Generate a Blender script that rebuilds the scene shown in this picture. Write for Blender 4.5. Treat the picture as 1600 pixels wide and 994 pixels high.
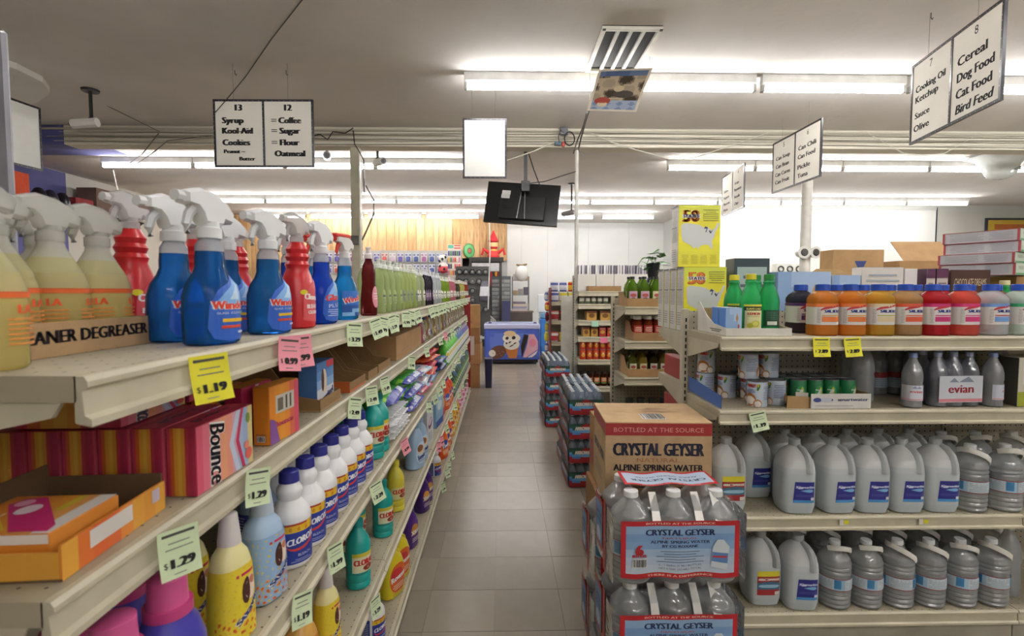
import bpy, math, random
from mathutils import Vector, Matrix
for _o in list(bpy.data.objects): bpy.data.objects.remove(_o)
S = bpy.context.scene
COL = S.collection
R = math.radians
PI = math.pi
random.seed(7)
# ------------------------------------------------------------------ camera, world, exposure
EYE = Vector((0, 0, 1.45)); YAW = R(1.22); PITCH = R(3.0); F = 800.0
cd = bpy.data.cameras.new('camera'); cam = bpy.data.objects.new('camera', cd); COL.objects.link(cam)
cam.location = EYE; cam.rotation_euler = (PI/2-PITCH, 0, -YAW)
cd.sensor_width = 36; cd.lens = 18.0; cd.clip_start = .02; cd.clip_end = 100
cd.dof.use_dof = True; cd.dof.focus_distance = 3.2; cd.dof.aperture_fstop = 6.3
S.camera = cam
W = bpy.data.worlds.new('world'); S.world = W; W.use_nodes = True
W.node_tree.nodes['Background'].inputs[0].default_value = (.8, .86, 1, 1)
W.node_tree.nodes['Background'].inputs[1].default_value = .05
S.view_settings.view_transform = 'Standard'; S.view_settings.look = 'None'
S.view_settings.exposure = 1.66; S.view_settings.gamma = 1.0; S.view_settings.use_curve_mapping = False
TUBE_POWER = 17.0
S.cycles.max_bounces = 12; S.cycles.diffuse_bounces = 4; S.cycles.glossy_bounces = 4
S.cycles.transmission_bounces = 10; S.cycles.transparent_max_bounces = 28
S.cycles.caustics_reflective = False; S.cycles.caustics_refractive = False
S.cycles.sample_clamp_indirect = 4.0
S.cycles.use_denoising = True

# a pixel of the photograph's frame as a point on a plane of the room (used to measure where things stand)
_f = Vector((math.sin(YAW)*math.cos(PITCH), math.cos(YAW)*math.cos(PITCH), -math.sin(PITCH)))
_r = Vector((math.cos(YAW), -math.sin(YAW), 0)); _u = _r.cross(_f)
def ray(px, py): return _f*F + _r*(px-800) - _u*(py-497)
def AY(px, py, y): d = ray(px, py); return EYE + d*(y/d.y)
def AX(px, py, x): d = ray(px, py); return EYE + d*(x/d.x)
def AZ(px, py, z): d = ray(px, py); return EYE + d*((z-EYE.z)/d.z)

# ------------------------------------------------------------------ colour, finishes
def lin(h):
    h = h.lstrip('#'); o = []
    for i in (0, 2, 4):
        c = int(h[i:i+2], 16)/255
        o.append(c/12.92 if c <= .04045 else ((c+.055)/1.055)**2.4)
    return (o[0], o[1], o[2], 1)
_M = {}
def _new(name):
    m = bpy.data.materials.new(name); m.use_nodes = True
    nt = m.node_tree; nt.nodes.clear()
    return m, nt, nt.nodes.new('ShaderNodeOutputMaterial')
def N(nt, t, **kw):
    n = nt.nodes.new('ShaderNode'+t)
    for k, v in kw.items(): setattr(n, k, v)
    return n
def L(nt, a, b): nt.links.new(a, b)
def col_attr(nt):
    a = N(nt, 'Attribute'); a.attribute_name = 'Col'; return a.outputs['Color']
def solid(name, rough=.5, metal=0, vary=.1, scale=6, bump=0, bscale=40, spec=.5, coat=0):
    """printed / painted / moulded surface: colour from the piece, slight mottling"""
    m, nt, out = _new(name)
    p = N(nt, 'BsdfPrincipled'); p.inputs['Roughness'].default_value = rough; p.inputs['Metallic'].default_value = metal
    p.inputs['Specular IOR Level'].default_value = spec; p.inputs['Coat Weight'].default_value = coat
    c = col_attr(nt)
    if vary:
        tc = N(nt, 'TexCoord'); no = N(nt, 'TexNoise'); no.inputs['Scale'].default_value = scale; no.inputs['Detail'].default_value = 4
        L(nt, tc.outputs['Object'], no.inputs['Vector'])
        mr = N(nt, 'MapRange'); mr.inputs[1].default_value = .3; mr.inputs[2].default_value = .7
        mr.inputs[3].default_value = 1-vary; mr.inputs[4].default_value = 1+vary*.4
        L(nt, no.outputs['Fac'], mr.inputs[0])
        mx = N(nt, 'VectorMath', operation='SCALE'); L(nt, c, mx.inputs[0]); L(nt, mr.outputs[0], mx.inputs['Scale']); c = mx.outputs[0]
    if bump:
        tc = N(nt, 'TexCoord'); no = N(nt, 'TexNoise'); no.inputs['Scale'].default_value = bscale; no.inputs['Detail'].default_value = 5
        L(nt, tc.outputs['Object'], no.inputs['Vector'])
        b = N(nt, 'Bump'); b.inputs['Strength'].default_value = bump; b.inputs['Distance'].default_value = .01
        L(nt, no.outputs['Fac'], b.inputs['Height']); L(nt, b.outputs[0], p.inputs['Normal'])
    L(nt, c, p.inputs['Base Color']); L(nt, p.outputs[0], out.inputs[0])
    return m
def see_through(name, clear, gloss=.05, ior=.25, tint=1.0, bump=0, bscale=20, through=.45):
    """thin plastic: part of the light passes straight on (tinted), part scatters, the rim reflects"""
    m, nt, out = _new(name); c = col_attr(nt)
    t = N(nt, 'BsdfTransparent')
    mt = N(nt, 'Mix', data_type='RGBA'); mt.inputs[0].default_value = tint; mt.inputs[6].default_value = (1, 1, 1, 1)
    L(nt, c, mt.inputs[7]); L(nt, mt.outputs[2], t.inputs[0])
    d = N(nt, 'BsdfDiffuse'); tl = N(nt, 'BsdfTranslucent'); L(nt, c, d.inputs[0]); L(nt, c, tl.inputs[0])
    dm = N(nt, 'MixShader'); dm.inputs[0].default_value = through; L(nt, d.outputs[0], dm.inputs[1]); L(nt, tl.outputs[0], dm.inputs[2])
    a = N(nt, 'MixShader'); a.inputs[0].default_value = clear; L(nt, dm.outputs[0], a.inputs[1]); L(nt, t.outputs[0], a.inputs[2])
    g = N(nt, 'BsdfGlossy'); g.inputs['Roughness'].default_value = gloss
    lw = N(nt, 'LayerWeight'); lw.inputs[0].default_value = ior
    b = N(nt, 'MixShader'); L(nt, lw.outputs['Fresnel'], b.inputs[0]); L(nt, a.outputs[0], b.inputs[1]); L(nt, g.outputs[0], b.inputs[2])
    if bump:
        tc = N(nt, 'TexCoord'); no = N(nt, 'TexNoise'); no.inputs['Scale'].default_value = bscale; no.inputs['Detail'].default_value = 3
        no.inputs['Distortion'].default_value = 1.2
        L(nt, tc.outputs['Object'], no.inputs['Vector'])
        bp = N(nt, 'Bump'); bp.inputs['Strength'].default_value = bump; bp.inputs['Distance'].default_value = .02
        L(nt, no.outputs['Fac'], bp.inputs['Height'])
        L(nt, bp.outputs[0], g.inputs['Normal']); L(nt, bp.outputs[0], lw.inputs['Normal'])
    L(nt, b.outputs[0], out.inputs[0])
    return m
def dotted(name, base, pitch, rad, axes, rough=.55):
    """perforated painted steel / pegboard: punched holes at a regular pitch"""
    m, nt, out = _new(name); c = col_attr(nt)
    p = N(nt, 'BsdfPrincipled'); p.inputs['Roughness'].default_value = rough
    tc = N(nt, 'TexCoord'); sp = N(nt, 'SeparateXYZ'); L(nt, tc.outputs['Object'], sp.inputs[0])
    ds = []
    for a in axes:
        q = N(nt, 'Math', operation='DIVIDE'); q.inputs[1].default_value = pitch; L(nt, sp.outputs[a], q.inputs[0])
        f = N(nt, 'Math', operation='FRACT'); L(nt, q.outputs[0], f.inputs[0])
        s = N(nt, 'Math', operation='SUBTRACT'); s.inputs[1].default_value = .5; L(nt, f.outputs[0], s.inputs[0])
        w = N(nt, 'Math', operation='POWER'); w.inputs[1].default_value = 2; L(nt, s.outputs[0], w.inputs[0]); ds.append(w)
    sm = N(nt, 'Math', operation='ADD'); L(nt, ds[0].outputs[0], sm.inputs[0]); L(nt, ds[1].outputs[0], sm.inputs[1])
    lt = N(nt, 'Math', operation='LESS_THAN'); lt.inputs[1].default_value = (rad/pitch)**2; L(nt, sm.outputs[0], lt.inputs[0])
    no = N(nt, 'TexNoise'); no.inputs['Scale'].default_value = 7; no.inputs['Detail'].default_value = 5; L(nt, tc.outputs['Object'], no.inputs['Vector'])
    mr = N(nt, 'MapRange'); mr.inputs[1].default_value = .3; mr.inputs[2].default_value = .7; mr.inputs[3].default_value = .82; mr.inputs[4].default_value = 1.03
    L(nt, no.outputs['Fac'], mr.inputs[0])
    vs = N(nt, 'VectorMath', operation='SCALE'); L(nt, c, vs.inputs[0]); L(nt, mr.outputs[0], vs.inputs['Scale'])
    mx = N(nt, 'Mix', data_type='RGBA'); L(nt, lt.outputs[0], mx.inputs[0]); L(nt, vs.outputs[0], mx.inputs[6]); mx.inputs[7].default_value = (.012, .011, .01, 1)
    L(nt, mx.outputs[2], p.inputs['Base Color']); L(nt, p.outputs[0], out.inputs[0])
    return m
PRINT = solid('printed_carton', .42, vary=.05)
PAPER = solid('paper', .8, vary=.05)
CARD = solid('cardboard', .85, vary=.12, scale=14, bump=.15, bscale=90)
PLASTIC = solid('moulded_plastic', .28, vary=.04)
PAINT = solid('painted_steel', .4, vary=.16, scale=9, bump=.05, bscale=25)
METAL = solid('bare_metal', .35, metal=.9, vary=.1)
BAG = solid('plastic_bag', .25, vary=.12, scale=25, bump=.9, bscale=28)
LIQ = see_through('coloured_liquid', .56, .04, .16, tint=.72)
TINTED = see_through('tinted_plastic', .45, .05, .15, tint=.55)
CLEAR = see_through('clear_plastic', .70, .05, .3, tint=.06, bump=.35, bscale=30)
FROST = see_through('small_bottle_plastic', .22, .06, .3, tint=.05, bump=.4, bscale=40)
LIQ_D = see_through('window_spray_liquid', .70, .03, .18, tint=.9)
MILK = see_through('milky_plastic', .16, .2, .1, tint=.1, through=.22)
FILM = see_through('shrink_film', .93, .09, .3, tint=.03, bump=1.0, bscale=16)
def water_bottle_glass(name, haze, bump, bscale):
    # clear PET filled with water: refraction with a little haze, moulded ripples
    m, nt, out = _new(name); c = col_attr(nt)
    g = N(nt, 'BsdfGlass'); g.inputs['IOR'].default_value = 1.3; g.inputs['Roughness'].default_value = .03; L(nt, c, g.inputs[0])
    d = N(nt, 'BsdfDiffuse'); tl = N(nt, 'BsdfTranslucent'); L(nt, c, d.inputs[0]); L(nt, c, tl.inputs[0])
    dm = N(nt, 'MixShader'); dm.inputs[0].default_value = .2; L(nt, d.outputs[0], dm.inputs[1]); L(nt, tl.outputs[0], dm.inputs[2])
    t = N(nt, 'BsdfTransparent')
    a = N(nt, 'MixShader'); a.inputs[0].default_value = .25; L(nt, g.outputs[0], a.inputs[1]); L(nt, t.outputs[0], a.inputs[2])
    b = N(nt, 'MixShader'); b.inputs[0].default_value = haze; L(nt, a.outputs[0], b.inputs[1]); L(nt, dm.outputs[0], b.inputs[2])
    tc = N(nt, 'TexCoord'); no = N(nt, 'TexNoise'); no.inputs['Scale'].default_value = bscale; no.inputs['Detail'].default_value = 2
    L(nt, tc.outputs['Object'], no.inputs['Vector'])
    bp = N(nt, 'Bump'); bp.inputs['Strength'].default_value = bump; bp.inputs['Distance'].default_value = .01
    L(nt, no.outputs['Fac'], bp.inputs['Height']); L(nt, bp.outputs[0], g.inputs['Normal'])
    gl = N(nt, 'BsdfGlossy'); gl.inputs['Roughness'].default_value = .12; L(nt, bp.outputs[0], gl.inputs['Normal'])
    e = N(nt, 'MixShader'); e.inputs[0].default_value = .12; L(nt, b.outputs[0], e.inputs[1]); L(nt, gl.outputs[0], e.inputs[2])
    L(nt, e.outputs[0], out.inputs[0]); return m
CLEAR = water_bottle_glass('clear_water_bottle', .30, 1.0, 20)
PEG = dotted('pegboard', None, .0254, .0032, (1, 2))
DECK = dotted('perforated_steel', None, .0305, .0021, (0, 1))
def emitter(name, rgb, power):
    m, nt, out = _new(name); e = N(nt, 'Emission'); e.inputs[0].default_value = rgb; e.inputs[1].default_value = power
    L(nt, e.outputs[0], out.inputs[0]); return m
GLOW = emitter('fluorescent_glow', (1, .98, .965, 1), TUBE_POWER)

# ------------------------------------------------------------------ mesh building
class MB:
    def __init__(s): s.v = []; s.f = []; s.c = []; s.mi = []; s.sm = []
    def add(s, vs, fs, col, mi=0, sm=False):
        n = len(s.v); s.v += [tuple(p) for p in vs]
        c = lin(col) if isinstance(col, str) else col
        for k, f in enumerate(fs):
            s.f.append([i+n for i in f]); s.c.append(c); s.mi.append(mi); s.sm.append(sm)
        return s
    def box(s, x0, x1, y0, y1, z0, z1, col, b=0, mi=0):
        if not b:
            vs = [(x, y, z) for z in (z0, z1) for y in (y0, y1) for x in (x0, x1)]
            s.add(vs, [(0,2,3,1), (4,5,7,6), (0,1,5,4), (2,6,7,3), (0,4,6,2), (1,3,7,5)], col, mi); return s
        X = (x0, x1); Y = (y0, y1); Z = (z0, z1); vs = []; ix = {}
        for i in (0, 1):
            for j in (0, 1):
                for k in (0, 1):
                    sx, sy, sz = 1-2*i, 1-2*j, 1-2*k
                    for a in range(3):
                        p = [X[i]+sx*b, Y[j]+sy*b, Z[k]+sz*b]; p[a] = (X[i], Y[j], Z[k])[a]
                        ix[i, j, k, a] = len(vs); vs.append(p)
        fs = []
        def q(l):
            f = [ix[t] for t in l]
            c = sum((Vector(vs[i]) for i in f), Vector())/len(f) - Vector(((x0+x1)/2, (y0+y1)/2, (z0+z1)/2))
            n = (Vector(vs[f[1]])-Vector(vs[f[0]])).cross(Vector(vs[f[2]])-Vector(vs[f[0]]))
            fs.append(f if n.dot(c) > 0 else f[::-1])
        for e in (0, 1):
            q([(e,0,0,0), (e,1,0,0), (e,1,1,0), (e,0,1,0)]); q([(0,e,0,1), (1,e,0,1), (1,e,1,1), (0,e,1,1)]); q([(0,0,e,2), (1,0,e,2), (1,1,e,2), (0,1,e,2)])
            for g in (0, 1):
                q([(e,g,0,0), (e,g,1,0), (e,g,1,1), (e,g,0,1)]); q([(e,0,g,0), (e,1,g,0), (e,1,g,2), (e,0,g,2)]); q([(0,e,g,1), (1,e,g,1), (1,e,g,2), (0,e,g,2)])
                for h in (0, 1): q([(e,g,h,0), (e,g,h,1), (e,g,h,2)])
        s.add(vs, fs, col, mi); return s
    def loft(s, rings, n=16, col='#ffffff', cap=True, mi=0, cols=None, sm=True):
        """rings: (z, rx, ry, exponent, ox, oy) stacked upwards"""
        vs = []
        for r in rings:
            z, rx, ry, e, ox, oy = (list(r)+[None]*6)[:6]
            ry = rx if ry is None else ry; e = e or 2; ox = ox or 0; oy = oy or 0
            for k in range(n):
                vs.append((*sup(2*PI*k/n, rx, ry, e, ox, oy), z))
        base = len(s.v)
        for i in range(len(rings)-1):
            fs = [(i*n+k, i*n+(k+1) % n, (i+1)*n+(k+1) % n, (i+1)*n+k) for k in range(n)]
            s.add([], [], col)
            c = lin(cols[i] if cols else col) if isinstance(cols[i] if cols else col, str) else col
            for f in fs: s.f.append([q+base for q in f]); s.c.append(c); s.mi.append(mi); s.sm.append(sm)
        s.v += vs
        if cap:
            m = len(rings)-1
            for f, c in (([k for k in range(n)][::-1], cols[0] if cols else col), ([m*n+k for k in range(n)], cols[-1] if cols else col)):
                s.f.append([q+base for q in f]); s.c.append(lin(c)); s.mi.append(mi); s.sm.append(False)
        return s
    def tube(s, pts, r, n=6, col='#ffffff', mi=0, cap=True, flat=1.0):
        pts = [Vector(p) for p in pts]; vs = []
        up = Vector((0, 0, 1))
        for i, p in enumerate(pts):
            t = (pts[min(i+1, len(pts)-1)]-pts[max(i-1, 0)]).normalized()
            a = t.cross(up)
            if a.length < .05: a = t.cross(Vector((0, 1, 0)))
            a.normalize(); b = t.cross(a)
            rr = r[i] if isinstance(r, (list, tuple)) else r
            for k in range(n): vs.append(p + a*(rr*math.cos(2*PI*k/n)) + b*(rr*flat*math.sin(2*PI*k/n)))
        fs = [(i*n+k, i*n+(k+1) % n, (i+1)*n+(k+1) % n, (i+1)*n+k) for i in range(len(pts)-1) for k in range(n)]
        s.add(vs, fs, col, mi, True)
        if cap:
            m = len(s.v)-len(vs); c = lin(col)
            for f in ([m+k for k in range(n)][::-1], [m+(len(pts)-1)*n+k for k in range(n)]): s.f.append(f); s.c.append(c); s.mi.append(mi); s.sm.append(False)
        return s
    def prism(s, poly, a0, a1, axis, col, mi=0):
        """polygon in the two other axes, extruded along axis 0/1/2"""
        def P(u, v, w): return {0: (w, u, v), 1: (u, w, v), 2: (u, v, w)}[axis]
        n = len(poly); vs = [P(u, v, a0) for u, v in poly]+[P(u, v, a1) for u, v in poly]
        fs = [list(range(n))[::-1], list(range(n, 2*n))]+[(k, (k+1) % n, n+(k+1) % n, n+k) for k in range(n)]
        s.add(vs, fs, col, mi); return s
    def mesh(s, name, mats, sharp=40):
        me = bpy.data.meshes.new(name); me.from_pydata(s.v, [], s.f)
        for m in (mats if isinstance(mats, (list, tuple)) else [mats]): me.materials.append(m)
        me.polygons.foreach_set('material_index', s.mi); me.polygons.foreach_set('use_smooth', s.sm)
        a = me.attributes.new('Col', 'FLOAT_COLOR', 'CORNER'); flat = []
        for f, c in zip(s.f, s.c): flat += list(c)*len(f)
        a.data.foreach_set('color', flat)
        if any(s.sm): me.set_sharp_from_angle(angle=R(sharp))
        me.update(); return me
def sup(t, rx, ry, e=2, ox=0, oy=0):
    c, q = math.cos(t), math.sin(t); k = 2/e
    return (ox+rx*math.copysign(abs(c)**k, c), oy+ry*math.copysign(abs(q)**k, q))
def obj(name, me, parent=None, loc=None, rz=0):
    o = bpy.data.objects.new(name, me); COL.objects.link(o)
    if parent: o.parent = parent
    if loc is not None: o.location = loc
    o.rotation_euler.z = rz
    return o
def part(parent, name, mb, mats, label=None, sharp=40):
    o = obj(name, mb.mesh(name, mats, sharp), parent)
    if label: o['label'] = label
    return o
def tag(o, label, cat, group=None, kind=None):
    if label: o['label'] = label
    if cat: o['category'] = cat
    if group: o['group'] = group
    if kind: o['kind'] = kind
    return o
def thing(name, label=None, cat=None, loc=(0,0,0), rz=0, group=None):
    o = bpy.data.objects.new(name, None); COL.objects.link(o); o.location = loc; o.rotation_euler.z = rz; o.empty_display_size = .05
    return tag(o, label, cat, group)
def single(name, mb, mats, label, cat, group=None, loc=None, rz=0):
    return tag(obj(name, mb.mesh(name, mats), None, loc, rz), label, cat, group)
def struct(name, mb, mats, parent=None, loc=None):
    o = obj(name, mb.mesh(name, mats), parent, loc)
    if not parent: o['kind'] = 'structure'
    return o
KIDS = {}
def dup(root):
    r = root.copy(); COL.objects.link(r)
    kids = KIDS.get(root.name)
    if kids is None: kids = KIDS[root.name] = [(c, list(c.children)) for c in root.children]
    for c, g in kids:
        d = c.copy(); COL.objects.link(d); d.parent = r
        for q in g: e = q.copy(); COL.objects.link(e); e.parent = d
    return r
PROTO = {}
def spawn(builder, args, loc, rz, label, group=None, tilt=None, scale=None):
    """first call builds the thing, later calls copy it with its parts and sub-parts"""
    key = (builder.__name__, repr(args))
    if key in PROTO: o = dup(PROTO[key])
    else: o = PROTO[key] = builder(*args)
    o.location = (loc[0], loc[1], loc[2]+.0007); o.rotation_euler = (tilt[0] if tilt else 0, tilt[1] if tilt else 0, rz)
    o['label'] = label
    if group: o['group'] = group
    if scale: o.scale = scale
    return o
ORD = 'first second third fourth fifth sixth seventh eighth ninth tenth eleventh twelfth thirteenth fourteenth fifteenth sixteenth seventeenth eighteenth nineteenth twentieth'.split()
ORD += ['twenty-'+x for x in ORD[:9]]+['thirtieth']+['thirty-'+x for x in ORD[:9]]+['fortieth']+['forty-'+x for x in ORD[:9]]+['fiftieth']
# ------------------------------------------------------------------ flat print and lettering
_T = {}
def glyphs(s):
    """outline mesh of a line of text: (verts, faces, width) at cap height 1"""
    if s in _T: return _T[s]
    c = bpy.data.curves.new('t', 'FONT'); c.body = s; c.size = 1; c.resolution_u = 2; c.fill_mode = 'FRONT'
    o = bpy.data.objects.new('t', c); COL.objects.link(o)
    dg = bpy.context.evaluated_depsgraph_get(); e = o.evaluated_get(dg); me = e.to_mesh()
    vs = [(v.co.x, v.co.y) for v in me.vertices]; fs = [list(p.vertices) for p in me.polygons]
    e.to_mesh_clear(); bpy.data.objects.remove(o); bpy.data.curves.remove(c)
    k = 1/.72; x0 = min(v[0] for v in vs); x1 = max(v[0] for v in vs)
    vs = [((x-x0)*k, y*k) for x, y in vs]
    _T[s] = (vs, fs, (x1-x0)*k); return _T[s]
def clip(poly, ax, lim, keep_less):
    out = []
    for i, p in enumerate(poly):
        q = poly[(i+1) % len(poly)]; a = (p[ax] <= lim) == keep_less or p[ax] == lim; b = (q[ax] <= lim) == keep_less or q[ax] == lim
        if a: out.append(p)
        if a != b:
            t = (lim-p[ax])/(q[ax]-p[ax]); out.append((p[0]+(q[0]-p[0])*t, p[1]+(q[1]-p[1])*t))
    return out
def chop(vs, fs, cs, cell):
    # cut flat print into strips so that it bends with the surface it lies on
    nv, nf, nc = [], [], []
    for f, c in zip(fs, cs):
        strips = [[vs[k] for k in f]]
        for ax in (0, 1):
            out = []
            for q in strips:
                lo, hi = min(p[ax] for p in q), max(p[ax] for p in q); st = cell*(1 if ax == 0 else 1.6)
                k = math.floor(lo/st)+1; rest = q
                while k*st < hi-1e-7 and rest:
                    a = clip(rest, ax, k*st, True); rest = clip(rest, ax, k*st, False)
                    if len(a) > 2: out.append(a)
                    k += 1
                if len(rest) > 2: out.append(rest)
            strips = out
        for q in strips:
            nf.append(list(range(len(nv), len(nv)+len(q)))); nv += q; nc.append(c)
    return nv, nf, nc
class Print:
    def __init__(s): s.it = []
    def grid(s, u0, v0, u1, v1, nu, nv, fn):
        vs = [(u0+(u1-u0)*i/nu, v0+(v1-v0)*j/nv) for j in range(nv+1) for i in range(nu+1)]
        fs = [(j*(nu+1)+i, j*(nu+1)+i+1, (j+1)*(nu+1)+i+1, (j+1)*(nu+1)+i) for j in range(nv) for i in range(nu)]
        s.it.append((vs, fs, [fn((i+.5)/nu, (j+.5)/nv) for j in range(nv) for i in range(nu)])); return s
    def rect(s, u0, v0, u1, v1, col, nu=1, nv=1): return s.grid(u0, v0, u1, v1, nu, nv, lambda a, b: col)
    def poly(s, pts, col): s.it.append((list(pts), [list(range(len(pts)))], [col])); return s
    def ell(s, cx, cy, rx, ry, col, n=14, rot=0):
        ca, sa = math.cos(rot), math.sin(rot)
        return s.poly([(cx+rx*math.cos(2*PI*k/n)*ca-ry*math.sin(2*PI*k/n)*sa, cy+rx*math.cos(2*PI*k/n)*sa+ry*math.sin(2*PI*k/n)*ca) for k in range(n)], col)
    def text(s, t, cx, cy, h, col, w=None, fat=0, rot=0, slant=0, al='c'):
        vs, fs, tw = glyphs(t); k = (w/tw if w else h); ca, sa = math.cos(rot), math.sin(rot)
        off = {'c': -tw*k/2, 'l': 0, 'r': -tw*k}[al]; out = []; of = []
        for c in range(3 if fat else 1):
            n = len(out)
            for x, y in vs:
                x, y = off+x*k+(c-1)*fat*h+slant*y*h, y*h-h/2
                out.append((cx+x*ca-y*sa, cy+x*sa+y*ca))
            of += [[i+n for i in f] for f in fs]
        s.it.append((out, of, [col]*len(of))); return s
    def lines(s, u0, u1, v0, v1, n, col, frac=.35, rng=None):
        """a block of small print too small to read: n thin rules of uneven length"""
        rr = rng or random
        for i in range(n):
            y = v1-(v1-v0)*(i+.5)/n; hh = (v1-v0)/n*frac/2; e = (u1-u0)*(.0 if rr.random() < .6 else rr.random()*.35)
            s.rect(u0+e/2, y-hh, u1-e/2, y+hh, col)
        return s
    def bars(s, u0, u1, v0, v1, n=16):
        s.rect(u0, v0, u1, v1, '#f2f2ee'); w = (u1-u0)/(n*2+1)
        for i in range(n):
            k = .5+random.random(); s.rect(u0+w*(2*i+1), v0+w, u0+w*(2*i+1+k), v1-w, '#1b1b1b')
        return s
    def emit(s, mb, fn, eps=.00018, mi=0):
        cell = getattr(fn, 'cell', 0)
        for i, (vs, fs, cs) in enumerate(s.it):
            h = eps*(i+1)
            if cell and len(fs) <= 500 and max(v[0] for v in vs)-min(v[0] for v in vs) > cell: vs, fs, cs = chop(vs, fs, cs, cell)
            n = len(mb.v); mb.v += [fn(u, v, h) for u, v in vs]
            for f, c in zip(fs, cs):
                mb.f.append([q+n for q in f]); mb.c.append(lin(c) if isinstance(c, str) else c); mb.mi.append(mi); mb.sm.append(False)
        return mb
def front(x, y0=0, z0=0): return lambda u, v, h: (x+h, y0+u, z0+v)          # a face that looks along +X
def facing_y(y, x0=0, z0=0): return lambda u, v, h: (x0+u, y-h, z0+v)       # a face that looks along -Y
def on_top(z, x0=0, y0=0): return lambda u, v, h: (x0+u, y0+v, z+h)
def wrap(rings, r, t0=0, off=.0006):
    """print laid round a lofted body, u = 0 at its front"""
    def fn(u, v, h):
        v = min(max(v, rings[0][0]+.001), rings[-1][0])
        for i in range(len(rings)-1):
            if rings[i+1][0] >= v: break
        a, b = rings[i], rings[i+1]; k = min(1, max(0, (v-a[0])/max(1e-9, b[0]-a[0])))
        g = lambda r_, j, dflt: (r_[j] if len(r_) > j and r_[j] is not None else dflt)
        rx = a[1]+(b[1]-a[1])*k; ry = g(a, 2, a[1])+(g(b, 2, b[1])-g(a, 2, a[1]))*k; e = g(a, 3, 2) or 2
        ox = g(a, 4, 0)+(g(b, 4, 0)-g(a, 4, 0))*k; oy = g(a, 5, 0)+(g(b, 5, 0)-g(a, 5, 0))*k
        x, y = sup(t0+u/r, rx+off+h, ry+off+h, e, ox, oy)
        return (x, y, v)
    fn.cell = r*.22
    return fn
# ------------------------------------------------------------------ the room
CZ = 3.24                      # ceiling height
XL, XR, YB, YF = -6.6, 12.0, 13.4, -5.5
def wallmat(name, rough, vary, scale, bump, bscale):
    return solid(name, rough, vary=vary, scale=scale, bump=bump, bscale=bscale, spec=.3)
M_WALL = wallmat('painted_wall', .6, .05, 1.5, .05, 60)
M_CEIL = wallmat('ceiling_plaster', .85, .14, .8, .25, 14)
M_FLOOR = solid('vinyl_tile', .25, vary=.05, scale=11, bump=.02, bscale=5, spec=.45)
M_WOOD = None
def wood():
    m, nt, out = _new('wood_panelling'); p = N(nt, 'BsdfPrincipled'); p.inputs['Roughness'].default_value = .45
    tc = N(nt, 'TexCoord'); mp = N(nt, 'Mapping'); mp.inputs['Scale'].default_value = (9, 9, .8)
    L(nt, tc.outputs['Object'], mp.inputs[0])
    no = N(nt, 'TexNoise'); no.inputs['Scale'].default_value = 3; no.inputs['Detail'].default_value = 6; no.inputs['Distortion'].default_value = 1.5
    L(nt, mp.outputs[0], no.inputs['Vector'])
    cr = N(nt, 'ValToRGB'); cr.color_ramp.elements[0].position = .3; cr.color_ramp.elements[0].color = (.62, .55, .5, 1)
    cr.color_ramp.elements[1].position = .65; cr.color_ramp.elements[1].color = (1.1, 1.1, 1.1, 1)
    L(nt, no.outputs['Fac'], cr.inputs[0]); c = col_attr(nt)
    mx = N(nt, 'Mix', data_type='RGBA', blend_type='MULTIPLY'); mx.inputs[0].default_value = 1; L(nt, c, mx.inputs[6]); L(nt, cr.outputs[0], mx.inputs[7])
    L(nt, mx.outputs[2], p.inputs['Base Color']); L(nt, p.outputs[0], out.inputs[0]); return m
M_WOOD = wood()
WHITE = '#dfe0dd'; CREAM = '#d3cfba'; BEIGE = '#c0b9a1'
# floor slab and its tiles (12 inch), the ones that show as pieces of their own
TS = .305
floor = struct('floor', MB().box(XL, XR, YF, YB, -.12, -.004, '#8c877c'), M_FLOOR)
rt = random.Random(3)
tile_cols = ['#958d7f', '#928a7c', '#988f81', '#90887a', '#968e80']
tm = {}
for c in tile_cols: tm[c] = MB().box(0, TS-.003, 0, TS-.003, -.004, 0, c).mesh('tile', M_FLOOR)
for i in range(-3, 4):
    for j in range(4, 40):
        x, y = -.03+i*TS, -.02+j*TS
        if i in (-3, 3) and j > 26: continue
        c = tile_cols[min(4, int(rt.random()*5))] if j % 5 else tile_cols[3]
        obj('tile', tm[c], floor, (x, y, 0))
mb = MB()                                   # the floor away from the aisle
for i in range(-22, 32):
    for j in range(-18, 44):
        if -3 <= i <= 3 and 4 <= j < 40 and not (i in (-3, 3) and j > 26): continue
        x, y = -.03+i*TS, -.02+j*TS
        if x < XL or x+TS > XR or y < YF or y+TS > YB: continue
        mb.add([(x, y, 0), (x+TS-.003, y, 0), (x+TS-.003, y+TS-.003, 0), (x, y+TS-.003, 0)], [(0, 1, 2, 3)], rt.choice(tile_cols))
o = part(floor, 'outer_tile', mb, M_FLOOR); o['kind'] = 'stuff'
struct('ceiling', MB().box(XL, XR, YF, YB+.2, CZ, CZ+.1, '#e4dfdb'), M_CEIL)
struct('ceiling_blue', MB().box(XL, -4.9, 5.94, 6.95, CZ-.006, CZ-.0005, '#6f70a8'), M_CEIL)  # flat blue sheet just under the ceiling
struct('wall_left', MB().box(XL-.1, XL, YF, YB, 0, CZ, '#cfccc4'), M_WALL)
struct('wall_left_blue', MB().box(XL, XL+.006, 3.5, 8.0, 1.9, CZ-.007, '#5f609a'), M_WALL)
struct('wall_right', MB().box(XR, XR+.1, YF, YB, 0, CZ, WHITE), M_WALL)
struct('wall_front', MB().box(XL, XR, YF-.1, YF, 0, CZ, '#c8c6bf'), M_WALL)
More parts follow.
